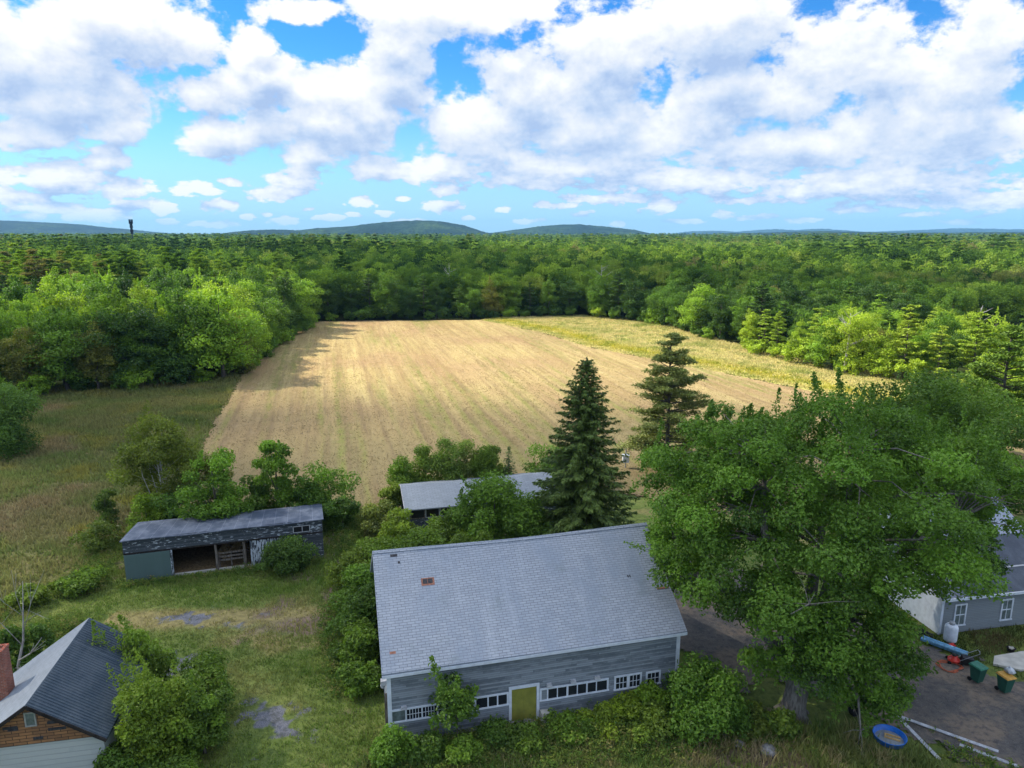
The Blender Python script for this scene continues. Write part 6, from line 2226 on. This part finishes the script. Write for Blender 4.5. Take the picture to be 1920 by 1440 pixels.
    # flat stones in front of the barn door
    for i, (x, y, s) in enumerate(((0.9, 32.45, 0.42), (0.1, 32.3, 0.36))):
        mb = MB()
        rr = np.random.default_rng(i)
        pts = [(s * (1 + 0.2 * rr.normal()) * math.cos(a), s * 0.6 * (1 + 0.2 * rr.normal()) * math.sin(a)) for a in np.arange(0, 6.28, 0.7)]
        k = len(pts)
        mb.add([(a, b, -0.05) for a, b in pts] + [(a * 0.9, b * 0.9, 0.16) for a, b in pts], [tuple(range(k, 2 * k))] + [(j, (j + 1) % k, k + (j + 1) % k, k + j) for j in range(k)])
        o = put(mb, "step_stone", M["stone"], None)
        o.location = (x, y, 0)
        tag(o, ("flat grey stone under the right half of the barn door", "smaller flat stone under the left half of the barn door")[i], "stone")
    for i, (x, y, s) in enumerate(((12.6, 30.4, 0.40), (11.3, 30.9, 0.30))):
        mb = MB()
        rr = np.random.default_rng(i + 9)
        mb.lathe([(0.0, -0.1), (s, 0.0), (s * 1.05, s * 0.45), (s * 0.6, s * 0.85), (0.0, s)], 9)
        mb.v = [(a * (1 + 0.12 * rr.normal()), b * (1 + 0.12 * rr.normal()), c) for a, b, c in mb.v]
        o = put(mb, "boulder", M["stone"], None, True)
        o.location = (x, y, 0)
        tag(o, ("larger boulder in the dry grass left of the maple trunk", "smaller boulder in the dry grass nearer the big round bush")[i], "boulder")
    # pole with a white meter box by the spruce
    b = empty("meter_post", "white box on a thin post at the field edge beside the spruce", "post", (12.3, 73.5, 0))
    mb = MB()
    mb.tube([(0, 0, 0), (0, 0, 2.6)], 0.06, 8)
    put(mb, "post", M["metal"], b)
    mb = MB()
    mb.box(-0.33, 0.33, -0.25, 0.25, 0.7, 1.45)
    mb.box(-0.38, 0.38, -0.30, 0.30, 1.455, 1.53)
    put(mb, "meter_box", M["white"], b)


build_things()


# ------------------------------------------------------------------ the woods
def build_forest():
    r = np.random.default_rng(101)
    # near kinds, shared by copies
    kinds = []
    for i, (rx, z0, z1, n, rc, leaf, shape, lump) in enumerate([(3.7, 1.0, 13.4, 40, 1.35, 0.46, 0.60, 0.20), (4.2, 1.2, 12.6, 46, 1.4, 0.46, 0.55, 0.24), (3.1, 1.0, 14.4, 38, 1.2, 0.44, 0.50, 0.22), (4.6, 1.5, 13.8, 48, 1.5, 0.48, 0.65, 0.26), (3.4, 0.6, 11.8, 36, 1.25, 0.44, 0.45, 0.20), (2.7, 0.8, 12.8, 32, 1.1, 0.42, 0.40, 0.22)]):
        me, C = crown_mesh("crown", 200 + i, rx - 0.5, rx - 0.5, z0 + 0.6, z1 - 0.8, int(n * 1.25), rc * 0.9, 165, leaf * 0.76, M["leaf"], shape, lump, spikes=6)
        kinds.append(("broadleaf_tree", me, trunk_mesh("trunk", 200 + i, z1 * 0.85, 0.24, C, M["bark"], 8), z1))
    for i, (H, R, nw, z0) in enumerate([(17.0, 4.2, 12, 0.22), (15.5, 3.6, 11, 0.15), (18.0, 4.6, 13, 0.3)]):
        c, t = pine_meshes(220 + i, H, R, 0.62, nw, z0, 46, 0.12)
        kinds.append(("pine_tree", c, t, H))

    pts = []
    # front rows, tree by tree along the edges of the fields
    edges = [("left", [(-128, 97), (-100, 102.5), (-79, 108.5), (-62, 115), (-51, 121.5)], 4.6), ("side", [(-50.5, 127), (-53, 145), (-55, 165), (-57.5, 190), (-58, 203)], 5.2),
             ("end", [(-53, 208.5), (-30, 211), (-6, 214), (8, 217), (21, 219)], 5.4), ("right", [(27, 213), (41, 203), (47.5, 182), (50, 165)], 5.4), ("sunny", [(52, 152), (57, 138), (63, 128), (70, 118.5)], 4.4)]
    for zone, e, sp in edges:
        L = 0
        nxt = 0.0
        for (x0, y0), (x1, y1) in zip(e[:-1], e[1:]):
            d = math.hypot(x1 - x0, y1 - y0)
            while nxt < L + d:
                t = (nxt - L) / d
                pts.append((x0 + (x1 - x0) * t + r.normal(0, 0.5), y0 + (y1 - y0) * t + r.normal(0, 0.6), zone, "front"))
                nxt += sp * r.uniform(0.85, 1.15)
            L += d
    front = np.array([(p[0], p[1]) for p in pts])
    # the wood behind
    step = 6.2
    gx, gy = np.meshgrid(np.arange(-460, 460, step), np.arange(88, 470, step))
    x = gx.ravel() + r.uniform(-0.45, 0.45, gx.size) * step
    y = gy.ravel() + r.uniform(-0.45, 0.45, gx.size) * step
    k = (sdf(x, y, OPEN) < -3.6) & (np.abs(x) < 0.80 * y + 4) & (sdf(x, y, CLEARING) < -1.5) & (y > 96)
    k &= ~((x > 62) & (y < 150) & (sdf(x, y, OPEN) < -20) & (r.uniform(0, 1, len(x)) < 0.35))
    x, y = x[k], y[k]
    dm = np.min(np.hypot(x[:, None] - front[None, :, 0], y[:, None] - front[None, :, 1]), axis=1)
    x, y = x[dm > 4.0], y[dm > 4.0]
    dist = np.hypot(x, y)
    o = np.argsort(dist + 60 * (np.abs(x) > 0.76 * y))
    x, y = x[o], y[o]
    NB = 275 - len(pts)
    for a, b in zip(x[:NB], y[:NB]):
        zone = "left" if a < -40 else ("end" if a < 22 else ("sunny" if (b < 150 and a < 100) else "right"))
        pts.append((a, b, zone, "back"))
    rest_x, rest_y = x[NB:], y[NB:]

    ztext = dict(left="along the left meadow's edge", side="along the hay field's left edge", end="along the hay field's far end", right="along the goldenrod strip's far edge", sunny="in the sunny stand by the goldenrod")
    btext = dict(left="inside the left wood behind its front row", end="in the wood beyond the far end of the hay field", right="in the wood behind the right front row", sunny="in the sunny stand behind its front row")
    tones = dict(dark=((0.026, 0.062, 0.022), (0.038, 0.080, 0.024)), mid=((0.050, 0.108, 0.026), (0.074, 0.140, 0.030)), fresh=((0.098, 0.180, 0.034), (0.140, 0.225, 0.040)), yellow=((0.150, 0.230, 0.038), (0.19, 0.26, 0.050)), olive=((0.080, 0.100, 0.036), (0.105, 0.115, 0.045)))  # fresh is brightened to paint sunlit canopy into the leaf colour
    words = dict(dark="dark green", mid="mid green", fresh="fresh green", yellow="yellow-green", olive="olive")
    prob = dict(left=(0.24, 0.28, 0.38, 0.08, 0.02), side=(0.25, 0.45, 0.28, 0.0, 0.02), end=(0.62, 0.30, 0.02, 0.0, 0.06), right=(0.36, 0.46, 0.12, 0.02, 0.04), sunny=(0.0, 0.10, 0.32, 0.56, 0.02))
    tn = list(tones)
    ordn = ["first", "second", "third", "fourth", "fifth", "sixth", "seventh", "eighth", "ninth", "tenth", "eleventh", "twelfth", "thirteenth", "fourteenth", "fifteenth", "sixteenth", "seventeenth", "eighteenth", "nineteenth", "twentieth"] + ["%dth" % i if i % 10 not in (1, 2, 3) else "%d%s" % (i, {1: "st", 2: "nd", 3: "rd"}[i % 10]) for i in range(21, 60)]
    cnt = {}
    for i, (a, b, zone, row) in enumerate(pts):
        q = r.uniform()
        pine_p = dict(left=0.05, side=0.16, end=0.18, right=0.22, sunny=0.34)[zone]
        if row == "front" and zone == "left":
            pine_p = 0.0
        ki = r.integers(6, 9) if q < pine_p else r.integers(0, 6)
        nm, crown, trunk, H = kinds[ki]
        tone = tn[r.choice(5, p=(0.52, 0.44, 0.02, 0.0, 0.02) if (zone == "left" and row == "front") else prob[zone])]  # left front row: shade painted in as darker leaf colours
        if nm == "pine_tree" and tone in ("olive", "yellow") and zone != "sunny":
            tone = "mid"
        hgt = dict(left=13.6, side=13.6, end=13.2, right=11.6, sunny=11.2)[zone] * r.uniform(0.76, 1.2)
        if row == "front" and zone != "left":
            hgt *= 0.93
        if row == "back" and b < 175 and a > 60:
            hgt *= 0.85
        if nm == "pine_tree":
            hgt *= 1.10
        s = hgt / H
        lo, hi = tones[tone]
        u = r.uniform()
        c = tuple(l + (h - l) * u for l, h in zip(lo, hi))
        kind = "pine" if nm == "pine_tree" else "broadleaf tree"
        if row == "front":
            key = zone
            cnt[key] = cnt.get(key, 0) + 1
            side = "from the left" if zone in ("left", "end", "right", "sunny") else "from the camera"
            lb = "%s %s, %s %s %s" % (words[tone], kind, ordn[cnt[key] - 1], side, ztext[zone])
            gp = "front row trees " + ztext[zone]
        else:
            lb = "%s %s %s" % (words[tone], kind, btext[zone])
            gp = "%s %ss %s" % (words[tone], kind, btext[zone])
        w = s * r.uniform(0.85, 1.18)
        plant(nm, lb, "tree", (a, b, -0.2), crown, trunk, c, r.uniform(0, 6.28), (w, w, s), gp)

    # brush along the foot of the wood, where branches reach the grass
    me1, _ = crown_mesh("foliage", 240, 1.9, 1.9, 0.3, 3.2, 16, 0.8, 70, 0.42, M["leaf"], 0.4, 0.25)
    me2, _ = crown_mesh("foliage", 241, 1.5, 1.5, 0.3, 4.4, 16, 0.75, 70, 0.42, M["leaf"], 0.4, 0.25)
    names = {"left": "edge brush along the left meadow", "side": "edge brush along the hay field's left side", "end": "edge brush at the far end of the hay field", "right": "edge brush along the goldenrod strip", "sunny": "edge brush in front of the sunny stand"}
    for zone, e, sp in edges:
        for (x0, y0), (x1, y1) in zip(e[:-1], e[1:]):
            d = math.hypot(x1 - x0, y1 - y0)
            for t in np.arange(0, d, 5.0):
                nx, ny = (y1 - y0) / d, -(x1 - x0) / d
                a = x0 + (x1 - x0) * t / d + nx * 1.8 + r.normal(0, 0.6)
                b = y0 + (y1 - y0) * t / d + ny * 1.8 + r.normal(0, 0.6)
                rt = empty("shrub", "low leafy brush at the foot of the trees " + ztext[zone], "shrub", (a, b, -0.1), r.uniform(0, 6.28), names[zone])
                s = r.uniform(0.7, 1.25)
                rt.scale = (s, s, s)
                o = link("foliage", me1 if r.uniform() < 0.5 else me2, rt)
                tone = tn[r.choice(5, p=prob[zone])]
                lo, hi = tones[tone]
                o.color = (*((np.array(lo) + np.array(hi)) / 2), 1)

    # everything farther off: the wood as one mass
    xs, ys, sc, pr = list(rest_x), list(rest_y), [], []
    def more(y0, y1, st):
        gx, gy = np.meshgrid(np.arange(-0.82 * y1, 0.82 * y1, st), np.arange(y0, y1, st))
        a = gx.ravel() + r.uniform(-0.5, 0.5, gx.size) * st
        b = gy.ravel() + r.uniform(-0.5, 0.5, gx.size) * st
        k = np.abs(a) < 0.80 * b
        return list(a[k]), list(b[k])
    for y0, y1, st in ((470, 800, 7.5), (800, 1400, 11.0), (1400, 2400, 18.0), (2400, 4200, 34.0)):
        a, b = more(y0, y1, st)
        xs += a
        ys += b
    x = np.array(xs)
    y = np.array(ys)
    dist = np.hypot(x, y)
    n = len(x)
    conif = fbm(x * 0.008, y * 0.006, 111) + r.normal(0, 0.12, n) > 0.60
    near = dist < 300
    mid = (dist >= 300) & (dist < 620)
    lod = np.where(near, 0, np.where(mid, 1, 2))
    base_h = np.where(conif, 15.8, 12.4) * r.uniform(0.72, 1.28, n) * (0.88 + 0.3 * fbm(x * 0.012, y * 0.012, 113))
    low = (x > 60) & (x < 190) & (y < 330)
    base_h = np.where(low, base_h * 0.82, base_h)
    tall = conif & (dist > 420) & (r.uniform(0, 1, n) < 0.16)
    base_h = np.where(tall, np.minimum(base_h * 1.32, 23.5), base_h)
    wide = np.clip(dist / 900, 1, 2.6)

    protos = {}
    for l, (nl, lf, ncl, cr) in enumerate([(105, 0.46, 40, 1.35), (46, 0.72, 30, 1.5), (22, 1.25, 18, 1.7)]):
        for q in range(3):
            if l == 0:
                protos[(l, 0, q)] = kinds[(0, 1, 3)[q]][1]
                protos[(l, 1, q)] = kinds[6 + q][1]
            else:
                me, _ = crown_mesh("crown", 300 + l * 10 + q, 3.6, 3.6, 2.0, 12.6, ncl, cr, nl, lf, M["leaf"], 0.6, 0.26)
                protos[(l, 0, q)] = me
                c, t = pine_meshes(330 + l * 10 + q, 16.5, 4.2, 1.0 if l == 1 else 1.6, 10 - 2 * l, 0.2, 14 if l == 1 else 7, 0.12)
                protos[(l, 1, q)] = c
    g = bpy.data.node_groups.new("wood_scatter", "GeometryNodeTree")
    g.interface.new_socket("Geometry", in_out="INPUT", socket_type="NodeSocketGeometry")
    g.interface.new_socket("Geometry", in_out="OUTPUT", socket_type="NodeSocketGeometry")
    gi = g.nodes.new("NodeGroupInput")
    go = g.nodes.new("NodeGroupOutput")
    join = g.nodes.new("GeometryNodeJoinGeometry")
    g.links.new(join.outputs[0], go.inputs[0])

    def nattr(name, typ):
        nd = g.nodes.new("GeometryNodeInputNamedAttribute")
        nd.data_type = typ
        nd.inputs["Name"].default_value = name
        return nd.outputs[0]
    var = r.integers(0, 3, n)
    code = lod * 6 + conif.astype(int) * 3 + var
    srot, sscl, scod = nattr("turn", "FLOAT_VECTOR"), nattr("size", "FLOAT_VECTOR"), nattr("code", "INT")
    for (l, cf, q), me in protos.items():
        me2 = me.copy()
        me2.materials.clear()
        me2.materials.append(M["farleaf"])
        po = bpy.data.objects.new("crown_source", me2)
        oi = g.nodes.new("GeometryNodeObjectInfo")
        oi.inputs["Object"].default_value = po
        oi.inputs["As Instance"].default_value = True
        cmp = g.nodes.new("FunctionNodeCompare")
        cmp.data_type = "INT"
        cmp.operation = "EQUAL"
        ia = [s for s in cmp.inputs if s.type == "INT"]
        g.links.new(scod, ia[0])
        ia[1].default_value = l * 6 + cf * 3 + q
        ins = g.nodes.new("GeometryNodeInstanceOnPoints")
        g.links.new(gi.outputs[0], ins.inputs["Points"])
        g.links.new(cmp.outputs[0], ins.inputs["Selection"])
        g.links.new(oi.outputs["Geometry"], ins.inputs["Instance"])
        e2r = g.nodes.new("FunctionNodeEulerToRotation")
        g.links.new(srot, e2r.inputs[0])
        g.links.new(e2r.outputs[0], ins.inputs["Rotation"])
        g.links.new(sscl, ins.inputs["Scale"])
        g.links.new(ins.outputs[0], join.inputs[0])
    me = bpy.data.meshes.new("forest")
    me.vertices.add(n)
    me.vertices.foreach_set("co", np.stack([x, y, np.full(n, -0.2)], -1).astype(np.float32).ravel())
    H0 = np.where(conif, np.where(lod == 0, np.array([17.0, 15.5, 18.0])[var], 16.5), np.where(lod == 0, np.array([13.4, 12.6, 13.8])[var], 12.8))
    s = base_h / H0
    A = me.attributes.new("size", "FLOAT_VECTOR", "POINT")
    A.data.foreach_set("vector", np.stack([s * wide, s * wide, s], -1).astype(np.float32).ravel())
    A = me.attributes.new("turn", "FLOAT_VECTOR", "POINT")
    A.data.foreach_set("vector", np.stack([np.zeros(n), np.zeros(n), r.uniform(0, 6.28, n)], -1).astype(np.float32).ravel())
    A = me.attributes.new("code", "INT", "POINT")
    A.data.foreach_set("value", code.astype(np.int32))
    me.materials.append(M["farleaf"])
    f = link("forest", me)
    md = f.modifiers.new("trees", "NODES")
    md.node_group = g
    tag(f, kind="stuff")
    print("forest trees", n, "individual", len(pts))

    # grey dead trees standing at the edge of the right wood
    for i, (x, y, h, lb) in enumerate([(105.5, 160.0, 8.5, "bleached bare dead tree standing alone in the right clearing"), (60.0, 126.0, 11.0, "thin pale dead tree among the sunny stand"), (28.0, 226.0, 15.0, "tall pale dead trunk in the wood behind the goldenrod strip"), (-20.0, 226.0, 15.5, "grey leafless tree in the wood behind the field's far end")]):
        rr = np.random.default_rng(400 + i)
        root = empty("dead_tree", lb, "tree", (x, y, 0))
        mb = MB()
        mb.tube([(0, 0, -0.2), (0.1, 0, h * 0.3), (0.3, 0.1, h * 0.6), (0.2, 0.2, h)], [0.28, 0.22, 0.14, 0.04], 7)
        mb.build("trunk", M["dead"], root, True)
        mb = MB()
        for k in range(9):
            z = h * rr.uniform(0.35, 0.95)
            a = rr.uniform(0, 6.28)
            l = (h - z) * 0.5 + rr.uniform(0.8, 1.8)
            p = np.array([0.2, 0.1, z])
            e = p + np.array([math.cos(a) * l, math.sin(a) * l, l * rr.uniform(0.3, 0.9)])
            mb.tube([p, (p + e) / 2 + np.array([0, 0, -0.1]), e], [0.11, 0.07, 0.02], 5, cap=False)
        mb.build("limb", M["dead"], root, True)


build_forest()


# ------------------------------------------------------------------ hills, tower, a distant roof
def build_far():
    def ridge(name, D, prof, depth, seed, rough=1.0):
        """a wooded ridge: height profile read along x, rounded off fore and aft"""
        px = np.array([p[0] for p in prof], float)
        py = np.array([p[1] for p in prof], float)
        b = (720 - py) / FPX
        hz = CAM_H + D * (-math.sin(PITCH) + b * math.cos(PITCH)) / (math.cos(PITCH) + b * math.sin(PITCH))
        hx = (px - 960) / FPX * D * (1 / (math.cos(PITCH) + b * math.sin(PITCH)))
        nx, ny = 220, 40
        X = np.linspace(hx[0], hx[-1], nx)
        Y = np.linspace(-1, 1, ny)
        gx, gy = np.meshgrid(X, Y)
        h = np.interp(gx, hx, hz)
        h = h * np.cos(gy * np.pi / 2) ** 0.9
        sc = depth / 3
        h = h * (0.93 + 0.14 * fbm(gx / sc, gy * 3, seed)) + (fbm(gx / 25, gy * depth / 25, seed + 5) - 0.5) * 9 * rough
        h = np.maximum(h, -5) - 2 * (np.abs(gy) > 0.97)
        V = np.stack([gx, D + gy * depth, h], -1).reshape(-1, 3)
        i, j = np.meshgrid(np.arange(ny - 1), np.arange(nx - 1), indexing="ij")
        i, j = i.ravel(), j.ravel()
        F = np.stack([i * nx + j, i * nx + j + 1, (i + 1) * nx + j + 1, (i + 1) * nx + j], -1)
        o = link("hill", np_mesh("hill", V, F, M["hill"], smooth=True))
        tag(o, kind="structure")
    ridge("hill", 5200, [(-260, 432), (-160, 420), (-60, 416), (0, 413), (60, 416), (120, 419.5), (180, 426), (240, 433), (310, 441)], 900, 1)
    ridge("hill", 3700, [(400, 441), (440, 438), (480, 432), (520, 431), (560, 432.5), (600, 428), (660, 425), (700, 419), (750, 414), (790, 413.5), (830, 416), (870, 424), (910, 436), (945, 442)], 600, 2)
    ridge("hill", 4300, [(890, 441), (950, 433), (1000, 425.5), (1050, 421), (1085, 420.5), (1130, 424.5), (1180, 430), (1205, 437), (1235, 442)], 700, 3)
    ridge("hill", 9500, [(1270, 440), (1300, 434), (1340, 433), (1380, 435.5), (1420, 432), (1450, 430), (1500, 432.5), (1530, 429), (1560, 431.5), (1610, 436), (1680, 433.5), (1760, 430.5), (1800, 428), (1850, 429.5), (1880, 431.5), (1930, 429.5), (2000, 430), (2100, 436)], 1200, 4, 2.0)
    ridge("hill", 3300, [(1220, 442), (1400, 437), (1520, 433.5), (1600, 434.5), (1700, 436.5), (1800, 436), (1920, 435), (2050, 437), (2150, 442)], 500, 5, 0.7)

    # the antenna tower above the wood on the left
    D = 900.0
    t = empty("antenna_tower", "dark thin antenna tower rising above the left wood on the skyline", "tower", ((263.0 - 960) / 1333 * D, D, 0))
    mb = MB()
    mb.tube([(0, 0, 0), (0, 0, 38)], [0.75, 0.5], 8)
    for k in range(12):
        z = 16 + k * 1.9
        mb.tube([(-0.9, 0, z), (0.9, 0, z + 0.3)], 0.12, 5)
    mb.build("mast", M["tower"], t)
    for z in (24.5, 27.0, 29.5, 32.0, 34.5, 37.0, 39.5):
        mb = MB()
        rr = 2.0 if z > 36 else 1.25 + 0.25 * math.sin(z)
        for k in range(9):
            a = k * 2 * math.pi / 9 + z
            x, y = rr * math.cos(a), rr * math.sin(a)
            mb.box(x - 0.35, x + 0.35, y - 0.25, y + 0.25, z - 1.3, z + 1.4)
            mb.beam((0, 0, z), (x, y, z), 0.15, 0.15)
        mb.build("antenna_ring", M["tower"], t)
    # roof of a house in the right wood
    hs = empty("house", "distant house with a rust brown roof deep in the right wood", "house", (92.5, 206, 0), 0.3)
    mb = MB()
    mb.add([(-4, -3, 0), (4, -3, 0), (4, 3, 0), (-4, 3, 0), (-4, -3, 6.2), (4, -3, 6.2), (4, 3, 6.2), (-4, 3, 6.2)], [(0, 1, 5, 4), (1, 2, 6, 5), (2, 3, 7, 6), (3, 0, 4, 7)])
    mb.add([(-4, -3, 6.2), (-4, 3, 6.2), (-4, 0, 8.4)], [(0, 2, 1)])
    mb.add([(4, -3, 6.2), (4, 3, 6.2), (4, 0, 8.4)], [(0, 1, 2)])
    mb.build("wall", M["white"], hs)
    mb = MB()
    for s in (-1, 1):
        P = [(-4.4, s * 3.4, 5.95), (4.4, s * 3.4, 5.95), (4.4, 0, 8.45), (-4.4, 0, 8.45)]
        mb.add([(a, b, c + 0.16) for a, b, c in P] + [(a, b, c + 0.01) for a, b, c in P], [(0, 1, 2, 3), (7, 6, 5, 4), (0, 4, 5, 1), (1, 5, 6, 2), (3, 7, 4, 0)])
    mb.build("roof", M["rust"], hs)


build_far()


# ------------------------------------------------------------------ air and the clouds that shade the farm
def build_air():
    mb = MB()
    mb.box(-12000, 12000, -3000, 12500, -8.0, 230)
    m, nt, out = new_mat("haze")
    v = nt.node("ShaderNodeVolumePrincipled")
    v.inputs["Color"].default_value = (0.28, 0.60, 1.0, 1)
    v.inputs["Density"].default_value = 0.00006
    v.inputs["Anisotropy"].default_value = 0.0
    nt.l.new(v.outputs[0], out.inputs["Volume"])
    tag(mb.build("haze", m), kind="stuff")


HAZE = True
if HAZE:
    build_air()


def build_shade_clouds():
    """cumulus high on the sun's side; what they shade lies at the foot of the sun's rays"""
    m, nt, out = new_mat("shade_cloud")
    vary = nt.node("ShaderNodeObjectInfo").outputs["Alpha"]
    d = nt.node("ShaderNodeBsdfDiffuse")
    d.inputs[0].default_value = (0.9, 0.9, 0.92, 1)
    tl = nt.node("ShaderNodeBsdfTranslucent")
    tl.inputs[0].default_value = (0.9, 0.9, 0.92, 1)
    tr = nt.node("ShaderNodeBsdfTransparent")
    a = nt.node("ShaderNodeMixShader")
    a.inputs[0].default_value = 0.5
    nt.l.new(d.outputs[0], a.inputs[1])
    nt.l.new(tl.outputs[0], a.inputs[2])
    b = nt.node("ShaderNodeMixShader")
    lw = nt.node("ShaderNodeLayerWeight")
    lw.inputs[0].default_value = 0.5
    nt.put(b.inputs[0], nt.math("MULTIPLY", nt.mr(lw.outputs["Facing"], 0.1, 0.75, 1.0, 0.0), vary))
    nt.l.new(tr.outputs[0], b.inputs[1])
    nt.l.new(a.outputs[0], b.inputs[2])
    nt.l.new(b.outputs[0], out.inputs[0])
    r = np.random.default_rng(55)
    ALT = 950.0
    off = SUN / SUN[2]
    shade = [[(-75, 0), (-75, 70), (-60, 112), (-44, 114), (-30, 104), (-10, 100), (10, 98), (26, 100), (45, 84), (62, 66), (62, 0)],
             [(-165, 70), (-165, 120), (-78, 133), (-50, 133), (-41, 126), (-44, 110), (-75, 60)],
             [(-58, 225), (-30, 215), (30, 222), (60, 205), (85, 190), (150, 215), (170, 260), (60, 330), (20, 480), (-60, 600), (-150, 420), (-90, 300)],
             [(-330, 470), (-120, 430), (-60, 600), (-250, 760), (-420, 650)],
             [(125, 205), (180, 205), (210, 250), (150, 265)]]
    for poly in shade:
        xs = [p[0] for p in poly]
        ys = [p[1] for p in poly]
        st = 15.0
        gx, gy = np.meshgrid(np.arange(min(xs), max(xs), st), np.arange(min(ys), max(ys), st))
        gx = gx.ravel() + r.uniform(-5, 5, gx.size)
        gy = gy.ravel() + r.uniform(-5, 5, gx.size)
        k = sdf(gx, gy, poly) > 1
        gx, gy = gx[k], gy[k]
        vs, fs = [], []
        mb = MB()
        for x, y in zip(gx, gy):
            R = r.uniform(11, 17)
            al = ALT + r.uniform(-10, 30)
            c = np.array([x, y, 6.0]) + off * (al - 6)
            prof = [(0.0, -0.45 * R), (0.75 * R, -0.35 * R), (R, 0.05 * R), (0.75 * R, 0.55 * R), (0.4 * R, 0.8 * R), (0, 0.9 * R)]
            mb.lathe(prof, 12, c)
        v = np.array(mb.v)
        v += 3.0 * np.stack([np.sin(v[:, 1] * 0.31 + v[:, 2] * 0.2), np.sin(v[:, 2] * 0.33 + v[:, 0] * 0.2), np.sin(v[:, 0] * 0.29 + v[:, 1] * 0.2)], -1)
        mb.v = [tuple(p) for p in v]
        o = mb.build("shade_cloud", m, None, True)  # out of view, added to cast the drawn patch of shade
        o.color = (1, 1, 1, 0.165 if poly is shade[0] else 0.32)      # opacity set for the shade wanted on this patch
        tag(o, kind="structure")


build_shade_clouds()
